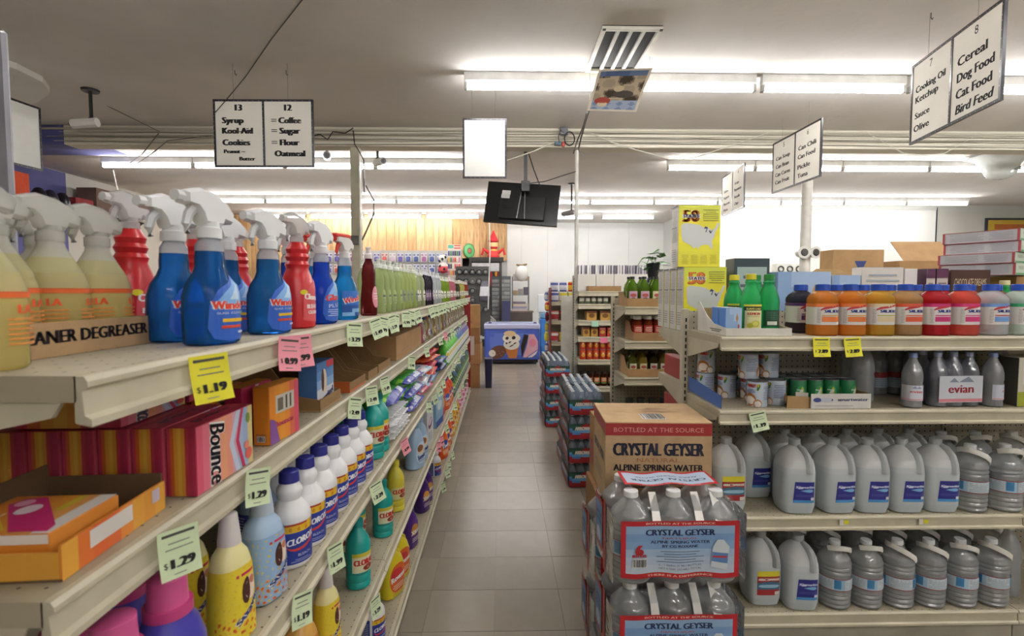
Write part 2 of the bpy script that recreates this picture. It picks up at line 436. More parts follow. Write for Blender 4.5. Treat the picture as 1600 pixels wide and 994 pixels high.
# white panelled wall at the end of the aisle: sheets with seams
wb = struct('wall_back', MB().box(.0, 4.4, YB, YB+.1, 0, CZ, '#b9bab6'), M_WALL)
for k in range(4): obj('panel', MB().box(.16+k*1.06, .16+(k+1)*1.06-.006, YB-.01, YB, .01, CZ-.01, '#e4e5e2').mesh('panel', M_WALL), wb)
wr = struct('wall_back_right', MB().box(4.25, XR, 10.6, 10.7, 0, CZ, '#c9c9c4').box(4.25, 4.35, 10.7, YB, 0, CZ, '#d9d9d5'), M_WALL)
for k in range(4): obj('panel', MB().box(4.26+k*1.205, 4.26+(k+1)*1.205-.003, 10.588, 10.6, .0, CZ-.05, '#eeeeea').mesh('panel', M_WALL), wr)
obj('panel', MB().box(9.1, XR-.01, 10.595, 10.6, 0, CZ-.12, '#c9c8c0').mesh('panel', M_WALL), wr)
struct('trim_2', MB().box(9.075, 9.09, 10.57, 10.6, 0, CZ-.05, '#3a3a44'), M_WALL)
struct('trim_3', MB().box(4.26, 9.07, 10.57, 10.588, CZ-.1, CZ-.02, '#cfd0cc'), M_WALL)
# wood panelling: each plank a piece
ww = struct('wall_wood', MB().box(XL, -1.13, 12.12, 12.3, 0, CZ, '#6a4a2e'), M_WOOD)
x = -6.55; rw = random.Random(5); wcols = ['#cfa878', '#d4ae7e', '#c69c6c', '#d8b586', '#caa272', '#c09768']
while x < -1.2:
    w = rw.choice((.1, .15, .2, .13)); w = min(w, -1.135-x)
    obj('plank', MB().box(0, w-.008, -.012, 0, 0, CZ-.02, rw.choice(wcols)).mesh('plank', M_WOOD), ww, (x, 12.12, .01)); x += w
# slanted bulkhead of the same planks above the service counter
a = Vector((-1.13, 12.12)); b = Vector((.15, 13.38)); dv = (b-a); ln = dv.length; an = math.atan2(dv.y, dv.x)
ws = struct('wall_wood_slant', MB().box(0, ln, 0, .1, 2.24, CZ, '#6a4a2e'), M_WOOD); ws.location = (a.x, a.y, 0); ws.rotation_euler.z = an
x = 0
while x < ln-.02:
    w = min(rw.choice((.12, .18, .24)), ln-x)
    obj('plank', MB().box(0, w-.008, -.012, 0, 0, 1.0, rw.choice(wcols)).mesh('plank', M_WOOD), ws, (x, 0, 2.24)); x += w
struct('wall_back_alcove', MB().box(-1.2, .1, YB+.05, YB+.15, 0, 2.3, '#4a4644').box(-1.25, -1.15, 12.2, YB+.1, 0, 2.3, '#4a4644'), M_WALL)
# ceiling beam with the left end painted blue, curved canopy at the side
struct('ceiling_beam', MB().box(-4.72, XR, 5.72, 5.92, 3.035, CZ, '#ded9c9', b=.006).box(XL, -4.72, 5.72, 5.92, 3.035, CZ, '#6466a0').box(XL, XR, 5.705, 5.72, 3.19, 3.21, '#b9b4a2'), M_WALL)
cp = [(-6.6, 3.6), (-4.15, 3.6), (-3.9, 3.9), (-3.8, 4.2), (-3.82, 4.45), (-3.96, 4.68), (-4.25, 4.9), (-4.7, 5.15), (-5.2, 5.3), (-6.6, 5.4)]
struct('trim_1', MB().prism(cp, CZ-.05, CZ-.001, 2, '#f4f4ef'), M_WALL)

# ------------------------------------------------------------------ fluorescent lights
def light_fixture(ln, nt_):
    t = thing('fluorescent_light', None, 'ceiling light')
    part(t, 'housing', MB().prism([(-.024, .085), (.024, .085), (.024, .02), (.014, 0), (-.014, 0), (-.024, .02)], 0, ln-.01, 0, '#e8e8e4'), PAINT)
    for e in (0, ln-.035): part(t, 'lamp_holder', MB().box(e, e+.025, -.022, .022, -.055, .004, '#b9b9b4', b=.004), PLASTIC)
    k = max(1, round(ln/1.22)) if nt_ == 0 else nt_
    for i in range(k):
        a, b = .03+i*(ln-.06)/k, .03+(i+1)*(ln-.06)/k-.01
        part(t, 'tube', MB().tube([(a, 0, -.034), (b, 0, -.034)], .019, 8), GLOW)
    return t
def row(y, z, segs, what):
    for i, (x0, ln) in enumerate(segs):
        spawn(light_fixture, (ln, 1), (x0, y, z), 0, f'{ORD[i]} white fluorescent strip light {what}', 'fluorescent lights '+what.split(',')[0])
row(4.3, CZ-.087, [(-.30, 2.42), (2.16, 1.22), (3.40, 1.22), (4.64, 2.42), (7.1, 2.42)], 'in front of the beam, counted from the blank sign')
row(7.05, CZ-.087, [(-5.33+i*1.215, 1.215) for i in range(4)]+[(2.27+i*1.215, 1.215) for i in range(6)], 'just behind the beam, counted from the blue paint')
row(9.75, CZ-.087, [(-5.6+i*1.215, 1.215) for i in range(12)], 'in the third row, counted from the blue wall')
row(11.75, CZ-.087, [(-5.6+i*1.3, 1.215) for i in range(6)]+[(2.3, 1.215)], 'in the last row, counted from the wood panelling')
row(1.6, CZ-.087, [(-3.1, 2.42), (-.3, 2.42), (2.3, 2.42), (4.9, 2.42)], 'added unseen over the near aisle, counted from the blue wall')  # unseen row put in to light the near shelves
row(-1.4, CZ-.087, [(-.2, 2.42), (2.3, 2.42), (4.8, 2.42)], 'added unseen just behind the viewpoint, counted from the blue wall')  # unseen row put in to brighten what faces the viewpoint
row(-3.8, CZ-.087, [(1.0, 2.42), (3.5, 2.42)], 'added unseen further behind the viewpoint, counted from the blue wall')  # further unseen row, added for the same front light
# ------------------------------------------------------------------ shelving (front looks along local +X, runs along local +Y)
def shelf_piece(root, y0, y1, z, depth, lipcol=BEIGE, base=False, xo=0):
    """one shelf board of one bay: perforated deck with a price channel in front and bracket wings under its ends"""
    d = MB().box(-depth, -xo-.012, y0+.002, y1-.002, z-.028, z, '#aea58d')
    o = obj('base_deck' if base else 'shelf', d.mesh('shelf', DECK), root)
    c = MB().prism([(u-xo, v) for u, v in [(-.014, z-.0006), (-.004, z-.0006), (0, z-.006), (0, z-.012), (-.006, z-.016), (-.004, z-.042), (.003, z-.046), (.003, z-.054), (-.014, z-.05)]], y0+.002, y1-.002, 1, lipcol)
    obj('price_channel', c.mesh('price_channel', PAINT), o)
    if not base:
        for e in (y0+.004, y1-.01):
            w = MB().prism([(-xo-.03, z-.028), (-depth, z-.028), (-depth, z-.12), (-depth+.05, z-.11), (-xo-.04, z-.045)], e, e+.006, 1, BEIGE)
            obj('bracket', w.mesh('bracket', PAINT), o)
    return o
def gondola(name, label, loc, rz, bays, shelves, back, top, base_z=.12, back2=None, base_depth=None):
    """bays: y positions; shelves: (z, depth) or (z, depth, bay numbers); back: depth of the back panel"""
    t = thing(name, label, 'shelving', loc, rz)
    y0, y1 = bays[0], bays[-1]
    for a, b in zip(bays[:-1], bays[1:]):
        part(t, 'back_panel', MB().box(-back-.012, -back, a+.012, b-.012, base_z, top, '#b9b3a2'), PEG)
        dp = base_depth or back
        shelf_piece(t, a, b, base_z, dp, base=True)
        part(t, 'kick_plate', MB().box(-.03, -.024, a+.002, b-.002, 0, base_z-.05, '#9c9788'), PAINT)
    for y in bays:
        u = MB().box(-back-.03, -back+.006, y-.014, y+.014, 0, top+.01, '#c2bca8', b=.003)
        z = .2
        while z < top-.03:
            u.box(-back+.0055, -back+.0068, y-.0035, y+.0035, z, z+.018, '#1a1917'); z += .03
        part(t, 'upright', u, PAINT)
    for s in shelves:
        for k, (a, b) in enumerate(zip(bays[:-1], bays[1:])):
            shelf_piece(t, a, b, s[0], s[1], xo=s[2] if len(s) > 2 else 0)
    if back2:            # the other side of the same unit, its shelves seen end on
        for z, dpt in back2:
            m = MB(); w = MB()
            for a, b in zip(bays[:-1], bays[1:]):
                m.box(-back-.03-dpt, -back-.03, a+.002, b-.002, z-.028, z, BEIGE); m.box(-back-.03-dpt-.006, -back-.03-dpt, a+.002, b-.002, z-.05, z-.0006, BEIGE)
            part(t, 'rear_shelf', m, PAINT)
            w.prism([(-back-.03, z-.028), (-back-.02-dpt, z-.028), (-back-.02-dpt, z-.045), (-back-.07, z-.11), (-back-.03, z-.12)], y0+.004, y0+.010, 1, BEIGE)
            part(t, 'rear_bracket', w, PAINT)
    return t
LX = -.43
LZ = [1.362, 1.12, .826, .455, .10]
LB = [.535+1.325*i for i in range(6)]
lg = gondola('store_shelving', 'long cream store shelving unit of cleaning products along the aisle', (LX, 0, 0), 0, LB, [(z, .40, .045 if i == 1 else 0) for i, z in enumerate(LZ[:4])], .44, 1.40, base_z=.10)
part(lg, 'end_panel', MB().box(-.95, .0, LB[-1]+.001, LB[-1]+.03, 0, 1.39, '#a02a28'), PAINT, 'red end panel')
RY = 1.93; RX0 = .84
RZ = [1.276, .99, .57, .18]
rg = gondola('store_shelving', 'cream pegboard shelving with bottled water and electrolyte drinks', (RX0, RY, 0), -PI/2, [0, 1.22, 2.44, 3.66], [(z, .36) for z in RZ[:3]], .38, 1.36, base_z=.18, back2=[(1.26, .36), (1.02, .36), (.72, .36)])
g2 = gondola('store_shelving', 'cream shelving with cooking oil and sauces behind the water shelves', (RX0, 3.45, 0), -PI/2, [0, 1.22, 2.44], [(1.345, .34), (1.11, .34), (.86, .34), (.5, .34)], .36, 1.40, base_z=.15)
g3 = gondola('store_shelving', 'white shelving with red snack cans near the candy rack', (RX0, 5.55, 0), -PI/2, [0, .92, 1.84], [(1.45, .34), (1.31, .34), (1.13, .34), (.95, .34), (.70, .34), (.4, .34)], .36, 1.62, base_z=.12)
g4 = gondola('store_shelving', 'shelving of bagged candy at the far end of the aisle', (.72, 7.3, 0), -PI/2, [0, .9], [(1.3, .34), (1.03, .34), (.72, .34), (.4, .34)], .36, 1.45, base_z=.12)
# ------------------------------------------------------------------ products (front = local +X, standing on z = 0)
def trigger_head(root, z, col, lever, mat=PLASTIC, k=1.0, band=None):
    c = MB().loft([(z, .0165*k), (z+.016*k, .0165*k), (z+.018*k, .014*k), (z+.026*k, .014*k)], 14, col); part(root, 'collar', c, mat)
    prof = [(-.046, .066), (-.046, .050), (-.030, .048), (-.020, .036), (-.0155, .02), (.0155, .02), (.019, .030), (.034, .026), (.037, .040), (.024, .058), (.004, .071), (-.022, .075)]
    prof = [(y*k, zz*k+z) for y, zz in prof]
    h = MB(); n = len(prof); m = .0125*k
    vs = [(x, y*(.93 if abs(x) > .8*m else 1), zz) for x in (-m, -m*.55, m*.55, m) for y, zz in prof]
    zc = z+.05*k
    vs = [(x, y, zc+(zz-zc)*(.82 if abs(x) > .8*m else 1)) for x, y, zz in vs]
    fs = [list(range(n))[::-1], list(range(3*n, 4*n))]+[(r*n+i, r*n+(i+1) % n, (r+1)*n+(i+1) % n, (r+1)*n+i) for r in range(3) for i in range(n)]
    h.add(vs, fs, col, 0, True); part(root, 'trigger_head', h, mat)
    l = MB().tube([(0, -.024*k, z+.046*k), (0, -.034*k, z+.034*k), (0, -.039*k, z+.018*k), (0, -.036*k, z+.004*k)], [.006*k, .0055*k, .005*k, .0035*k], 6, lever, flat=1.3); part(root, 'trigger', l, mat)
    nz = MB().tube([(0, -.044*k, z+.058*k), (0, -.056*k, z+.058*k)], .0085*k, 8, band or col); part(root, 'nozzle', nz, PLASTIC)
WINDEX = [(0, .030, .038, 2.4), (.004, .034, .043, 2.4), (.05, .035, .044, 2.4), (.085, .0345, .043, 2.4), (.108, .032, .038), (.125, .025, .027), (.137, .0215, .0225), (.15, .0215, .0225), (.165, .0205, .0215)]
def window_spray(kind):
    t = thing('spray_bottle', None, 'spray bottle')
    blue = {'tall': '#3a9ae6', 'glass': '#3f7cf0', 'red_trigger': '#36b2f0'}[kind]
    r = WINDEX
    part(t, 'bottle_body', MB().loft(r, 20, blue), LIQ_D)
    top = [(.165, .0205, .0215), (.176, .020, .021), (.186, .0155), (.196, .0145)]
    part(t, 'clear_neck', MB().loft(top, 16, '#e6ecf2', cap=False), TINTED)
    p = Print()
    if kind == 'red_trigger':
        p.rect(-.045, .012, .045, .088, '#2f6fc4', 10, 1)
        p.grid(-.045, .012, .045, .045, 10, 3, lambda a, b: '#7fb2e0' if abs(b-a*.8) < .2 else '#1d4f9e')
        p.text('Windex', 0, .064, .02, '#f4f4f2', w=.082, rot=.18, fat=.12); p.text('Windex', 0, .0645, .018, '#d8261f', w=.078, rot=.18, fat=.06)
    else:
        p.poly([(-.036, .03), (-.026, .012), (0, .006), (.034, .008), (.038, .03), (.038, .085), (.028, .112), (.016, .124), (.004, .112), (-.018, .096), (-.032, .07)], '#2d63c8')
        p.poly([(-.012, .085), (.016, .118), (.03, .104), (.036, .082), (.034, .064), (-.03, .064)], '#7fb4ec')
        if kind == 'tall':
            p.poly([(.0, .08), (.018, .112), (.02, .08)], '#c4dcf6').text('Windex', .004, .070, .016, '#f2f0ee', w=.066, fat=.14); p.text('Windex', .004, .0705, .015, '#dc3b22', w=.063, fat=.08)
            p.text('GLASS CLEANER', .004, .056, .004, '#e8eef8', w=.05); p.rect(-.012, .040, .03, .046, '#f0c22a').rect(-.014, .029, .022, .034, '#d6452f').rect(.012, .019, .03, .023, '#cfd9ee').rect(.024, .053, .036, .060, '#3d9a50')
        else:
            p.poly([(.01, .105), (.03, .09), (.02, .082)], '#e6d75a').text('Glass', .004, .072, .017, '#d8332a', w=.058, rot=.1, fat=.1); p.text('PLUS', .006, .05, .010, '#e6ecf8', w=.045, rot=.1); p.lines(-.02, .03, .02, .04, 4, '#cfdcf4')
    rr = [(z, a, b if b else a, (e or 2)) for z, a, b, e in [(list(q)+[None]*4)[:4] for q in r]]
    part(t, 'label', p.emit(MB(), wrap(rr, .042)), PRINT)
    if kind == 'red_trigger': trigger_head(t, .190, '#e9e9e6', '#d8352a', k=.95, band='#d8352a'); part(t, 'trigger_cover', MB().box(-.0135, .0135, -.052, .02, .249, .262, '#d63a2e', b=.004), PLASTIC)
    else: trigger_head(t, .188, '#eceef0', '#e4e6ea', mat=PLASTIC, k=1.13)
    return t
def degreaser_bottle():
    t = thing('spray_bottle', None, 'spray bottle')
    r = [(0, .030, .036, 3), (.005, .033, .040, 3), (.10, .034, .041, 3), (.125, .031, .036, 2.5), (.15, .023, .025), (.168, .016, .0165), (.182, .0145)]
    part(t, 'bottle_body', MB().loft(r[:4], 18, '#e0cf7c', cols=['#eadc8c', '#ecdf98', '#efe6b4']), LIQ_Y)
    part(t, 'bottle_shoulder', MB().loft(r[3:], 18, '#e6e6da', cap=False, cols=['#e2deb4', '#e6e6de', '#e8e8e4']), LIQ_Y)
    p = Print(); p.rect(-.05, .092, .05, .099, '#e2672a', 10).rect(-.05, .099, .05, .1, '#c94f1e', 10)
    for k in (-.028, .012): p.text('LA', k+.01, .078, .012, '#e2571f', fat=.1); p.lines(k-.008, k+.026, .03, .068, 6, '#e08a3c')
    part(t, 'label', p.emit(MB(), wrap(r, .04)), PRINT)
    trigger_head(t, .176, '#e9e9e4', '#e4e4de', mat=MILKW)
    return t
def red_spray():
    t = thing('spray_bottle', None, 'spray bottle')
    r = [(0, .030, .036, 2.4), (.004, .034, .040, 2.4), (.10, .034, .040, 2.4), (.125, .029, .033), (.14, .024, .026), (.150, .027, .029), (.158, .0225, .0245), (.168, .0265, .0285), (.176, .022, .024), (.186, .0245, .026), (.197, .018), (.203, .0155)]
    part(t, 'bottle_body', MB().loft(r, 18, '#c8262c'), PLASTIC)
    p = Print().poly([(-.022, .02), (.03, .012), (.034, .06), (.024, .118), (.0, .1), (-.02, .07)], '#d9555a')
    p.ell(-.018, .085, .010, .006, '#e6d832').text('Clorox', .006, .074, .014, '#f4eeec', w=.044, rot=-.1, fat=.1).text('BLEACH', .008, .052, .010, '#f4eeec', w=.036, fat=.08).text('CLEANER', .01, .038, .008, '#f4eeec', w=.034, fat=.08)
    part(t, 'label', p.emit(MB(), wrap(r, .038)), PRINT)
    trigger_head(t, .199, '#e8e6e6', '#e6e2e2', mat=MILKW, k=.95)
    return t
def soap_bottle(col, cap, lab, tall):
    t = thing('dish_soap_bottle', None, 'dish soap')
    k = tall/.22
    r = [(0, .024, .032, 2.3), (.004, .027, .036, 2.3), (.05*k, .027, .037, 2.2), (.085*k, .0245, .033), (.105*k, .0225, .0295), (.135*k, .024, .031), (.16*k, .020, .025), (.175*k, .013, .014), (.185*k, .011)]
    part(t, 'bottle_body', MB().loft(r, 16, col), TINTED if lab != 'solid' else LIQ)
    part(t, 'bottle_cap', MB().loft([(.183*k, .0145), (.196*k, .0135), (.2*k, .008), (.214*k, .0075), (.215*k, .010), (tall, .0095)], 12, cap), PLASTIC)
    p = Print()
    if lab in ('solid', 'dark'): p.ell(0, .06*k, .020, .035*k, '#d88a9a' if lab == 'solid' else '#6a4a70', 18); p.lines(-.013, .013, .05*k, .075*k, 3, '#f2dede')
    else: p.ell(0, .065*k, .019, .032*k, lab, 18); p.rect(-.012, .066*k, .012, .075*k, '#44524a'); p.lines(-.012, .012, .04*k, .06*k, 3, '#5a6a5a')
    part(t, 'label', p.emit(MB(), wrap(r, .033)), PRINT)
    return t
def bleach_bottle(body, cap, kind):
    t = thing('bleach_bottle', None, 'bleach')
    r = [(0, .041), (.003, .044), (.012, .0455), (.112, .0455), (.122, .043), (.132, .037), (.142, .029), (.149, .0245), (.157, .026), (.165, .0285), (.174, .0275), (.183, .0215), (.190, .0195)]
    part(t, 'bottle_body', MB().loft(r, 22, body), PLASTIC)
    c = MB().loft([(.188, .0225), (.212, .0215), (.214, .0195)], 22, cap)
    part(t, 'bottle_cap', c, PLASTIC)
    p = Print(); w = .086
    p.rect(-w/2, .012, w/2, .104, '#2b3d98', 10)
    p.rect(-w/2, .084, .030, .104, '#e2b62c', 8).rect(-w/2, .0995, .01, .104, '#b03a2a', 6)
    p.ell(-.004, .060, .033, .017, '#d63a2a', 20, .25).ell(-.006, .063, .031, .014, '#2b3d98', 20, .25)
    p.text('CLOROX', -.004, .066, .015, '#f2f2f4', w=.066, rot=.12, slant=.2, fat=.08)
    p.text('BLEACH', .002, .032, .006, '#d6dcf0', w=.03).lines(-.028, .02, .016, .024, 2, '#aab4d8')
    for k in range(3): p.ell(-.028+k*.017, .092, .0035, .005, '#c98c1c', 8)
    part(t, 'label', p.emit(MB(), wrap(r, .0455, t0=-.1)), PRINT)
    p2 = Print().rect(-.03, .012, .03, .104, '#3446a2', 6).lines(-.025, .025, .018, .098, 12, '#c6cce6')
    part(t, 'back_label', p2.emit(MB(), wrap(r, .0455, t0=1.75)), PRINT)
    p3 = Print().rect(-.03, .012, .03, .104, '#3446a2', 6).lines(-.025, .025, .018, .098, 12, '#c6cce6')
    part(t, 'back_label', p3.emit(MB(), wrap(r, .0455, t0=-1.9)), PRINT)
    return t
def ribbed_bottle(col, lab, txt, cap):
    t = thing('cleaner_bottle', None, 'cleaner bottle')
    r = [(0, .036), (.004, .040), (.02, .041), (.024, .0385), (.03, .041), (.045, .041), (.05, .0385), (.055, .041), (.135, .041), (.15, .040), (.165, .035), (.18, .027), (.192, .018), (.205, .0155)]
    part(t, 'bottle_body', MB().loft(r, 20, col), PLASTIC)
    part(t, 'bottle_cap', MB().loft([(.203, .0195), (.226, .0185), (.228, .016)], 16, cap), PLASTIC)
    p = Print().rect(-.055, .060, .055, .125, lab, 12).rect(-.055, .112, .055, .125, '#c9b93a', 12)
    p.text(txt, -.0005, .0945, .02, '#b9272a', w=.095, fat=.1).ell(0, .074, .02, .010, '#8e3a2c', 12).text('1L', .0, .074, .007, '#e8e2d2')
    part(t, 'label', p.emit(MB(), wrap(r, .041)), PRINT)
    return t
def softener_bottle(main, top, capc):
    t = thing('fabric_softener_bottle', None, 'fabric softener')
    r = [(0, .033, .040, 2.6), (.005, .037, .045, 2.6), (.08, .036, .044, 2.6), (.135, .033, .040, 2.5), (.155, .029, .034, 2.3), (.168, .022, .024), (.175, .020)]
    part(t, 'bottle_body', MB().loft(r, 20, main, cols=[main, main, main, top, top, top]), PLASTIC)
    part(t, 'bottle_cap', MB().loft([(.173, .0225), (.178, .0225), (.226, .0165), (.228, .014)], 18, capc), PLASTIC)
    rg_ = random.Random(hash(main) % 7); rg_ = random.Random(11)
    p = Print()
    def fld(a, b):
        v = math.sin(a*37+b*13+2*math.sin(b*9))*math.cos(b*41-a*11+math.sin(a*17))
        if b < .34 and v > .62: return '#c85a24'
        if b < .36 and v > .38: return '#e3932a'
        if v < -.80: return '#d9c23c'
        return main
    p.grid(-.062, .006, .062, .135, 56, 48, fld)
    p.rect(-.012, .118, .04, .123, '#cc2f55', 4)
    p.ell(.014, .092, .013, .022, '#f0dccb', 14, -.2).ell(.004, .09, .0065, .024, '#4b2a22', 12, -.05).ell(.018, .104, .008, .008, '#c0785a', 10)
    p.text('Suavitel', .012, .060, .013, '#f4f0ee', w=.07, rot=.75, fat=.2).text('Suavitel', .012, .060, .012, '#31407e', w=.067, rot=.75, fat=.12)
    part(t, 'label', p.emit(MB(), wrap(r, .042)), PRINT)
    return t
def pinkcap_bottle():
    t = thing('detergent_bottle', None, 'detergent')
    r = [(0, .040, .046, 2.6), (.006, .044, .050, 2.6), (.09, .043, .049, 2.6), (.125, .036, .040, 2.3), (.14, .030, .032), (.146, .030)]
    part(t, 'bottle_body', MB().loft(r, 20, '#4a45a8'), PLASTIC)
    part(t, 'cap_collar', MB().loft([(.143, .0335), (.158, .033)], 20, '#c2457f'), PLASTIC)
    m = MB().loft([(.158, .0275), (.198, .0255), (.199, .024)], 20, '#cf5a92')
    part(t, 'bottle_cap', m, PLASTIC)
    return t
def jug(col, capc, lab, w, h, txt, tcol):
    """laundry jug: broad body, offset pouring neck, moulded handle at the back shoulder"""
    t = thing('detergent_jug', None, 'detergent')
    r = [(0, .036, w*.46, 3), (.006, .041, w*.5, 3), (h*.5, .041, w*.5, 3), (h*.66, .038, w*.44, 2.6, 0, -w*.05), (h*.78, .030, w*.28, 2.2, 0, -w*.16), (h*.84, .021, .022, 2, 0, -w*.2)]
    part(t, 'bottle_body', MB().loft(r, 20, col), PLASTIC)
    hd = MB().tube([(0, -w*.12, h*.80), (0, w*.12, h*.80), (0, w*.33, h*.70), (0, w*.42, h*.55), (0, w*.44, h*.42)], [.010, .0125, .013, .013, .011], 8, col); part(t, 'handle', hd, PLASTIC)
    part(t, 'bottle_cap', MB().loft([(h*.83, .027, .027, 2, 0, -w*.2), (h*.985, .0245, .0245, 2, 0, -w*.2), (h, .021, .021, 2, 0, -w*.2)], 18, capc), PLASTIC)
    p = Print().ell(0, h*.34, w*.40, h*.25, lab, 22)
    p.ell(-w*.08, h*.40, w*.22, h*.12, tcol, 16).text(txt, 0, h*.36, h*.1, '#f4f4f0', w=w*.62, rot=.15, fat=.1).lines(-w*.24, w*.24, h*.14, h*.24, 3, '#f0efe2')
    part(t, 'label', p.emit(MB(), wrap(r, w*.5)), PRINT)
    return t
def soft_jug(col, capc, txt):
    t = thing('fabric_softener_jug', None, 'fabric softener')
    r = [(0, .040, .056, 2.8), (.006, .045, .062, 2.8), (.13, .044, .06, 2.6), (.19, .036, .046, 2.3), (.215, .026, .03), (.228, .021)]
    part(t, 'bottle_body', MB().loft(r, 20, col), PLASTIC)
    part(t, 'bottle_cap', MB().loft([(.226, .0275), (.262, .0255), (.264, .022)], 18, capc), PLASTIC)
    p = Print().ell(0, .09, .044, .06, '#c3d6e6', 22).ell(-.004, .11, .026, .026, '#e9d2b8', 14).ell(-.012, .118, .02, .02, '#8a5a3a', 14).text(txt, .002, .072, .026, '#31407e', w=.06, rot=.15, fat=.12).lines(-.025, .025, .04, .055, 3, '#5a6a94')
    part(t, 'label', p.emit(MB(), wrap(r, .06)), PRINT)
    return t
def bag(sx, sy, sz, c1, c2, c3, style):
    """pillow shaped plastic bag lying on its side, sealed ends crimped; front end looks along +X"""
    t = thing('detergent_bag', None, 'detergent bag'); rb = random.Random(int(sx*1000+sy*100)+len(style))
    m = MB(); n, q = 22, 12; vs = []
    for i in range(n+1):
        a = i/n; px_ = -sx/2+sx*a; f = (1-abs(2*a-1)**3.2)**.6 if 0 < a < 1 else 0
        for j in range(q*2):
            th = 2*PI*j/(q*2); cy, cz = sup(th, sy/2*(.93+.07*f), sz/2*max(f, .03), 2.6)
            w = 1+rb.uniform(-.07, .07)*(0 if a in (0, 1) else 1)
            vs.append((px_, cy*w, sz/2+cz*w*(.9 if f > .2 else 1)))
    k = q*2; fs = []; base = 0
    for i in range(n):
        for j in range(k):
            a, b = i/n, j/k; v = math.sin(a*17+b*31)+math.cos(a*29-b*13)+rb.uniform(-.5, .5)
            if style == 'flower': c = (c3 if v > .6 else c2) if a > .87 else (c1 if v < .9 else '#8cc44a')
            elif style == 'white': c = c2 if (.62 < a < .80 and .15 < b < .4) else (c3 if math.sin(a*9+b*7) > .93 else c1)
            else: c = c2 if v > .7 else (c3 if v < -1.1 else c1)
            m.add([], [], c); m.f.append([i*k+j, (i+1)*k+j, (i+1)*k+(j+1) % k, i*k+(j+1) % k]); m.c.append(lin(c)); m.mi.append(0); m.sm.append(True)
    m.v = vs
    part(t, 'bag_body', m, BAG, sharp=80)
    e = MB(); z0 = sz/2
    for s_ in (-1, 1):
        zz = [(s_*(sx/2+.012*u), -sy*.46+sy*.92*j/14, z0+(.004 if (j+u) % 2 else -.004)*u) for u in (0, 1) for j in range(15)]
        e = MB().add(zz, [(j, j+1, 15+j+1, 15+j) for j in range(14)], c2 if style == 'flower' else c1); part(t, 'seal', e, BAG)
    return t
# cartons -------------------------------------------------------------
ART = {}
cl = lambda a, b: min(max(a, .0008), b-.0008)
def carton(name, cat, sx, sy, sz, col, art, mat='print'):
    """closed box; art(faces) prints on front (+X), side (-Y), top"""
    t = thing(name, None, cat); mats = {'print': PRINT, 'card': CARD}[mat]
    part(t, 'box_body', MB().box(-sx, 0, 0, sy, 0, sz, col, b=.0018), mats)
    if art:
        f, s, tp = Print(), Print(), Print(); ART[art](f, s, tp, sx, sy, sz)
        if f.it: part(t, 'front_print', f.emit(MB(), lambda u, v, h: (h+.0002, cl(u, sy), cl(v, sz))), PRINT)
        if s.it: part(t, 'side_print', s.emit(MB(), lambda u, v, h: (-sx+cl(u, sx), -h-.0002, cl(v, sz))), PRINT)
        if tp.it: part(t, 'top_print', tp.emit(MB(), lambda u, v, h: (-sx+cl(v, sx), cl(u, sy), sz+h+.0002)), PRINT)
    return t
def a_bounce(f, s, t, sx, sy, sz):
    f.grid(0, 0, sy, sz, 10, 1, lambda a, b: ['#d65a74', '#dd7488', '#e28a92', '#e79a8a', '#eaa37c', '#e89a88', '#d8a6b8', '#a9bcd8', '#9db4d6', '#d9c88a'][int(a*9.99)])
    f.poly([(sy*.66, .001), (sy*.74, .001), (sy*.62, sz*.5), (sy*.76, sz), (sy*.68, sz), (sy*.54, sz*.5)], '#c8d3e8').poly([(sy*.78, 0), (sy*.84, 0), (sy*.72, sz*.5), (sy*.82, sz), (sy*.77, sz), (sy*.66, sz*.5)], '#c43a62')
    f.text('Bounce', sy*.34, sz*.5, sy*.27, '#f2efe8', w=sz*.94, rot=-PI/2, fat=.07, slant=.2).text('Bounce', sy*.34, sz*.5, sy*.25, '#3c3a48', w=sz*.9, rot=-PI/2, fat=.03, slant=.2)
    f.ell(sy*.9, sz*.8, sy*.04, sz*.09, '#7f9a4a').ell(sy*.9, sz*.2, sy*.07, sz*.10, '#df6a5e').ell(sy*.86, sz*.36, sy*.05, sz*.07, '#e88f7a')
    s.grid(0, 0, sx, sz, 8, 1, lambda a, b: ['#c23a52', '#c9602e', '#d99a38', '#dcab44', '#d59238', '#b53a44', '#a52a4c', '#b02f52'][int(a*7.99)])
    t.grid(0, 0, sy, sx, 1, 6, lambda a, b: ['#a82a48', '#b83450', '#c44058', '#b53350', '#a82a48', '#9f2745'][int(b*5.99)]); t.text('Bounce', sy*.5, sx*.5, sx*.35, '#3c2a38', w=sy*.6, fat=.1)
ART['bounce'] = a_bounce
def a_bounce_small(f, s, t, sx, sy, sz):
    f.grid(0, 0, sy, sz, 6, 1, lambda a, b: ['#e08a2c', '#e3932f', '#e59a38', '#e6903a', '#dc6f55', '#d2506a'][int(a*5.99)])
    f.rect(sy*.2, sz*.5, sy*.82, sz*.82, '#c9c6ba', 1).rect(sy*.26, sz*.54, sy*.44, sz*.76, '#6d6a5e').rect(sy*.52, sz*.54, sy*.58, sz*.78, '#5b584e').rect(sy*.66, sz*.54, sy*.72, sz*.78, '#6b685c')
    f.text('Bounce', sy*.46, sz*.32, sz*.1, '#c4456a', w=sy*.6, fat=.1).poly([(0, 0), (sy*.3, 0), (sy*.16, sz*.4), (0, sz*.45)], '#8a5aa2')
    s.rect(0, 0, sx, sz, '#dd8a2c').rect(sx*.15, sz*.05, sx*.8, sz*.2, '#b8703a').bars(sx*.2, sx*.72, sz*.06, sz*.16, 8)
    t.rect(0, 0, sy, sx, '#e09a40')
ART['bounce_small'] = a_bounce_small
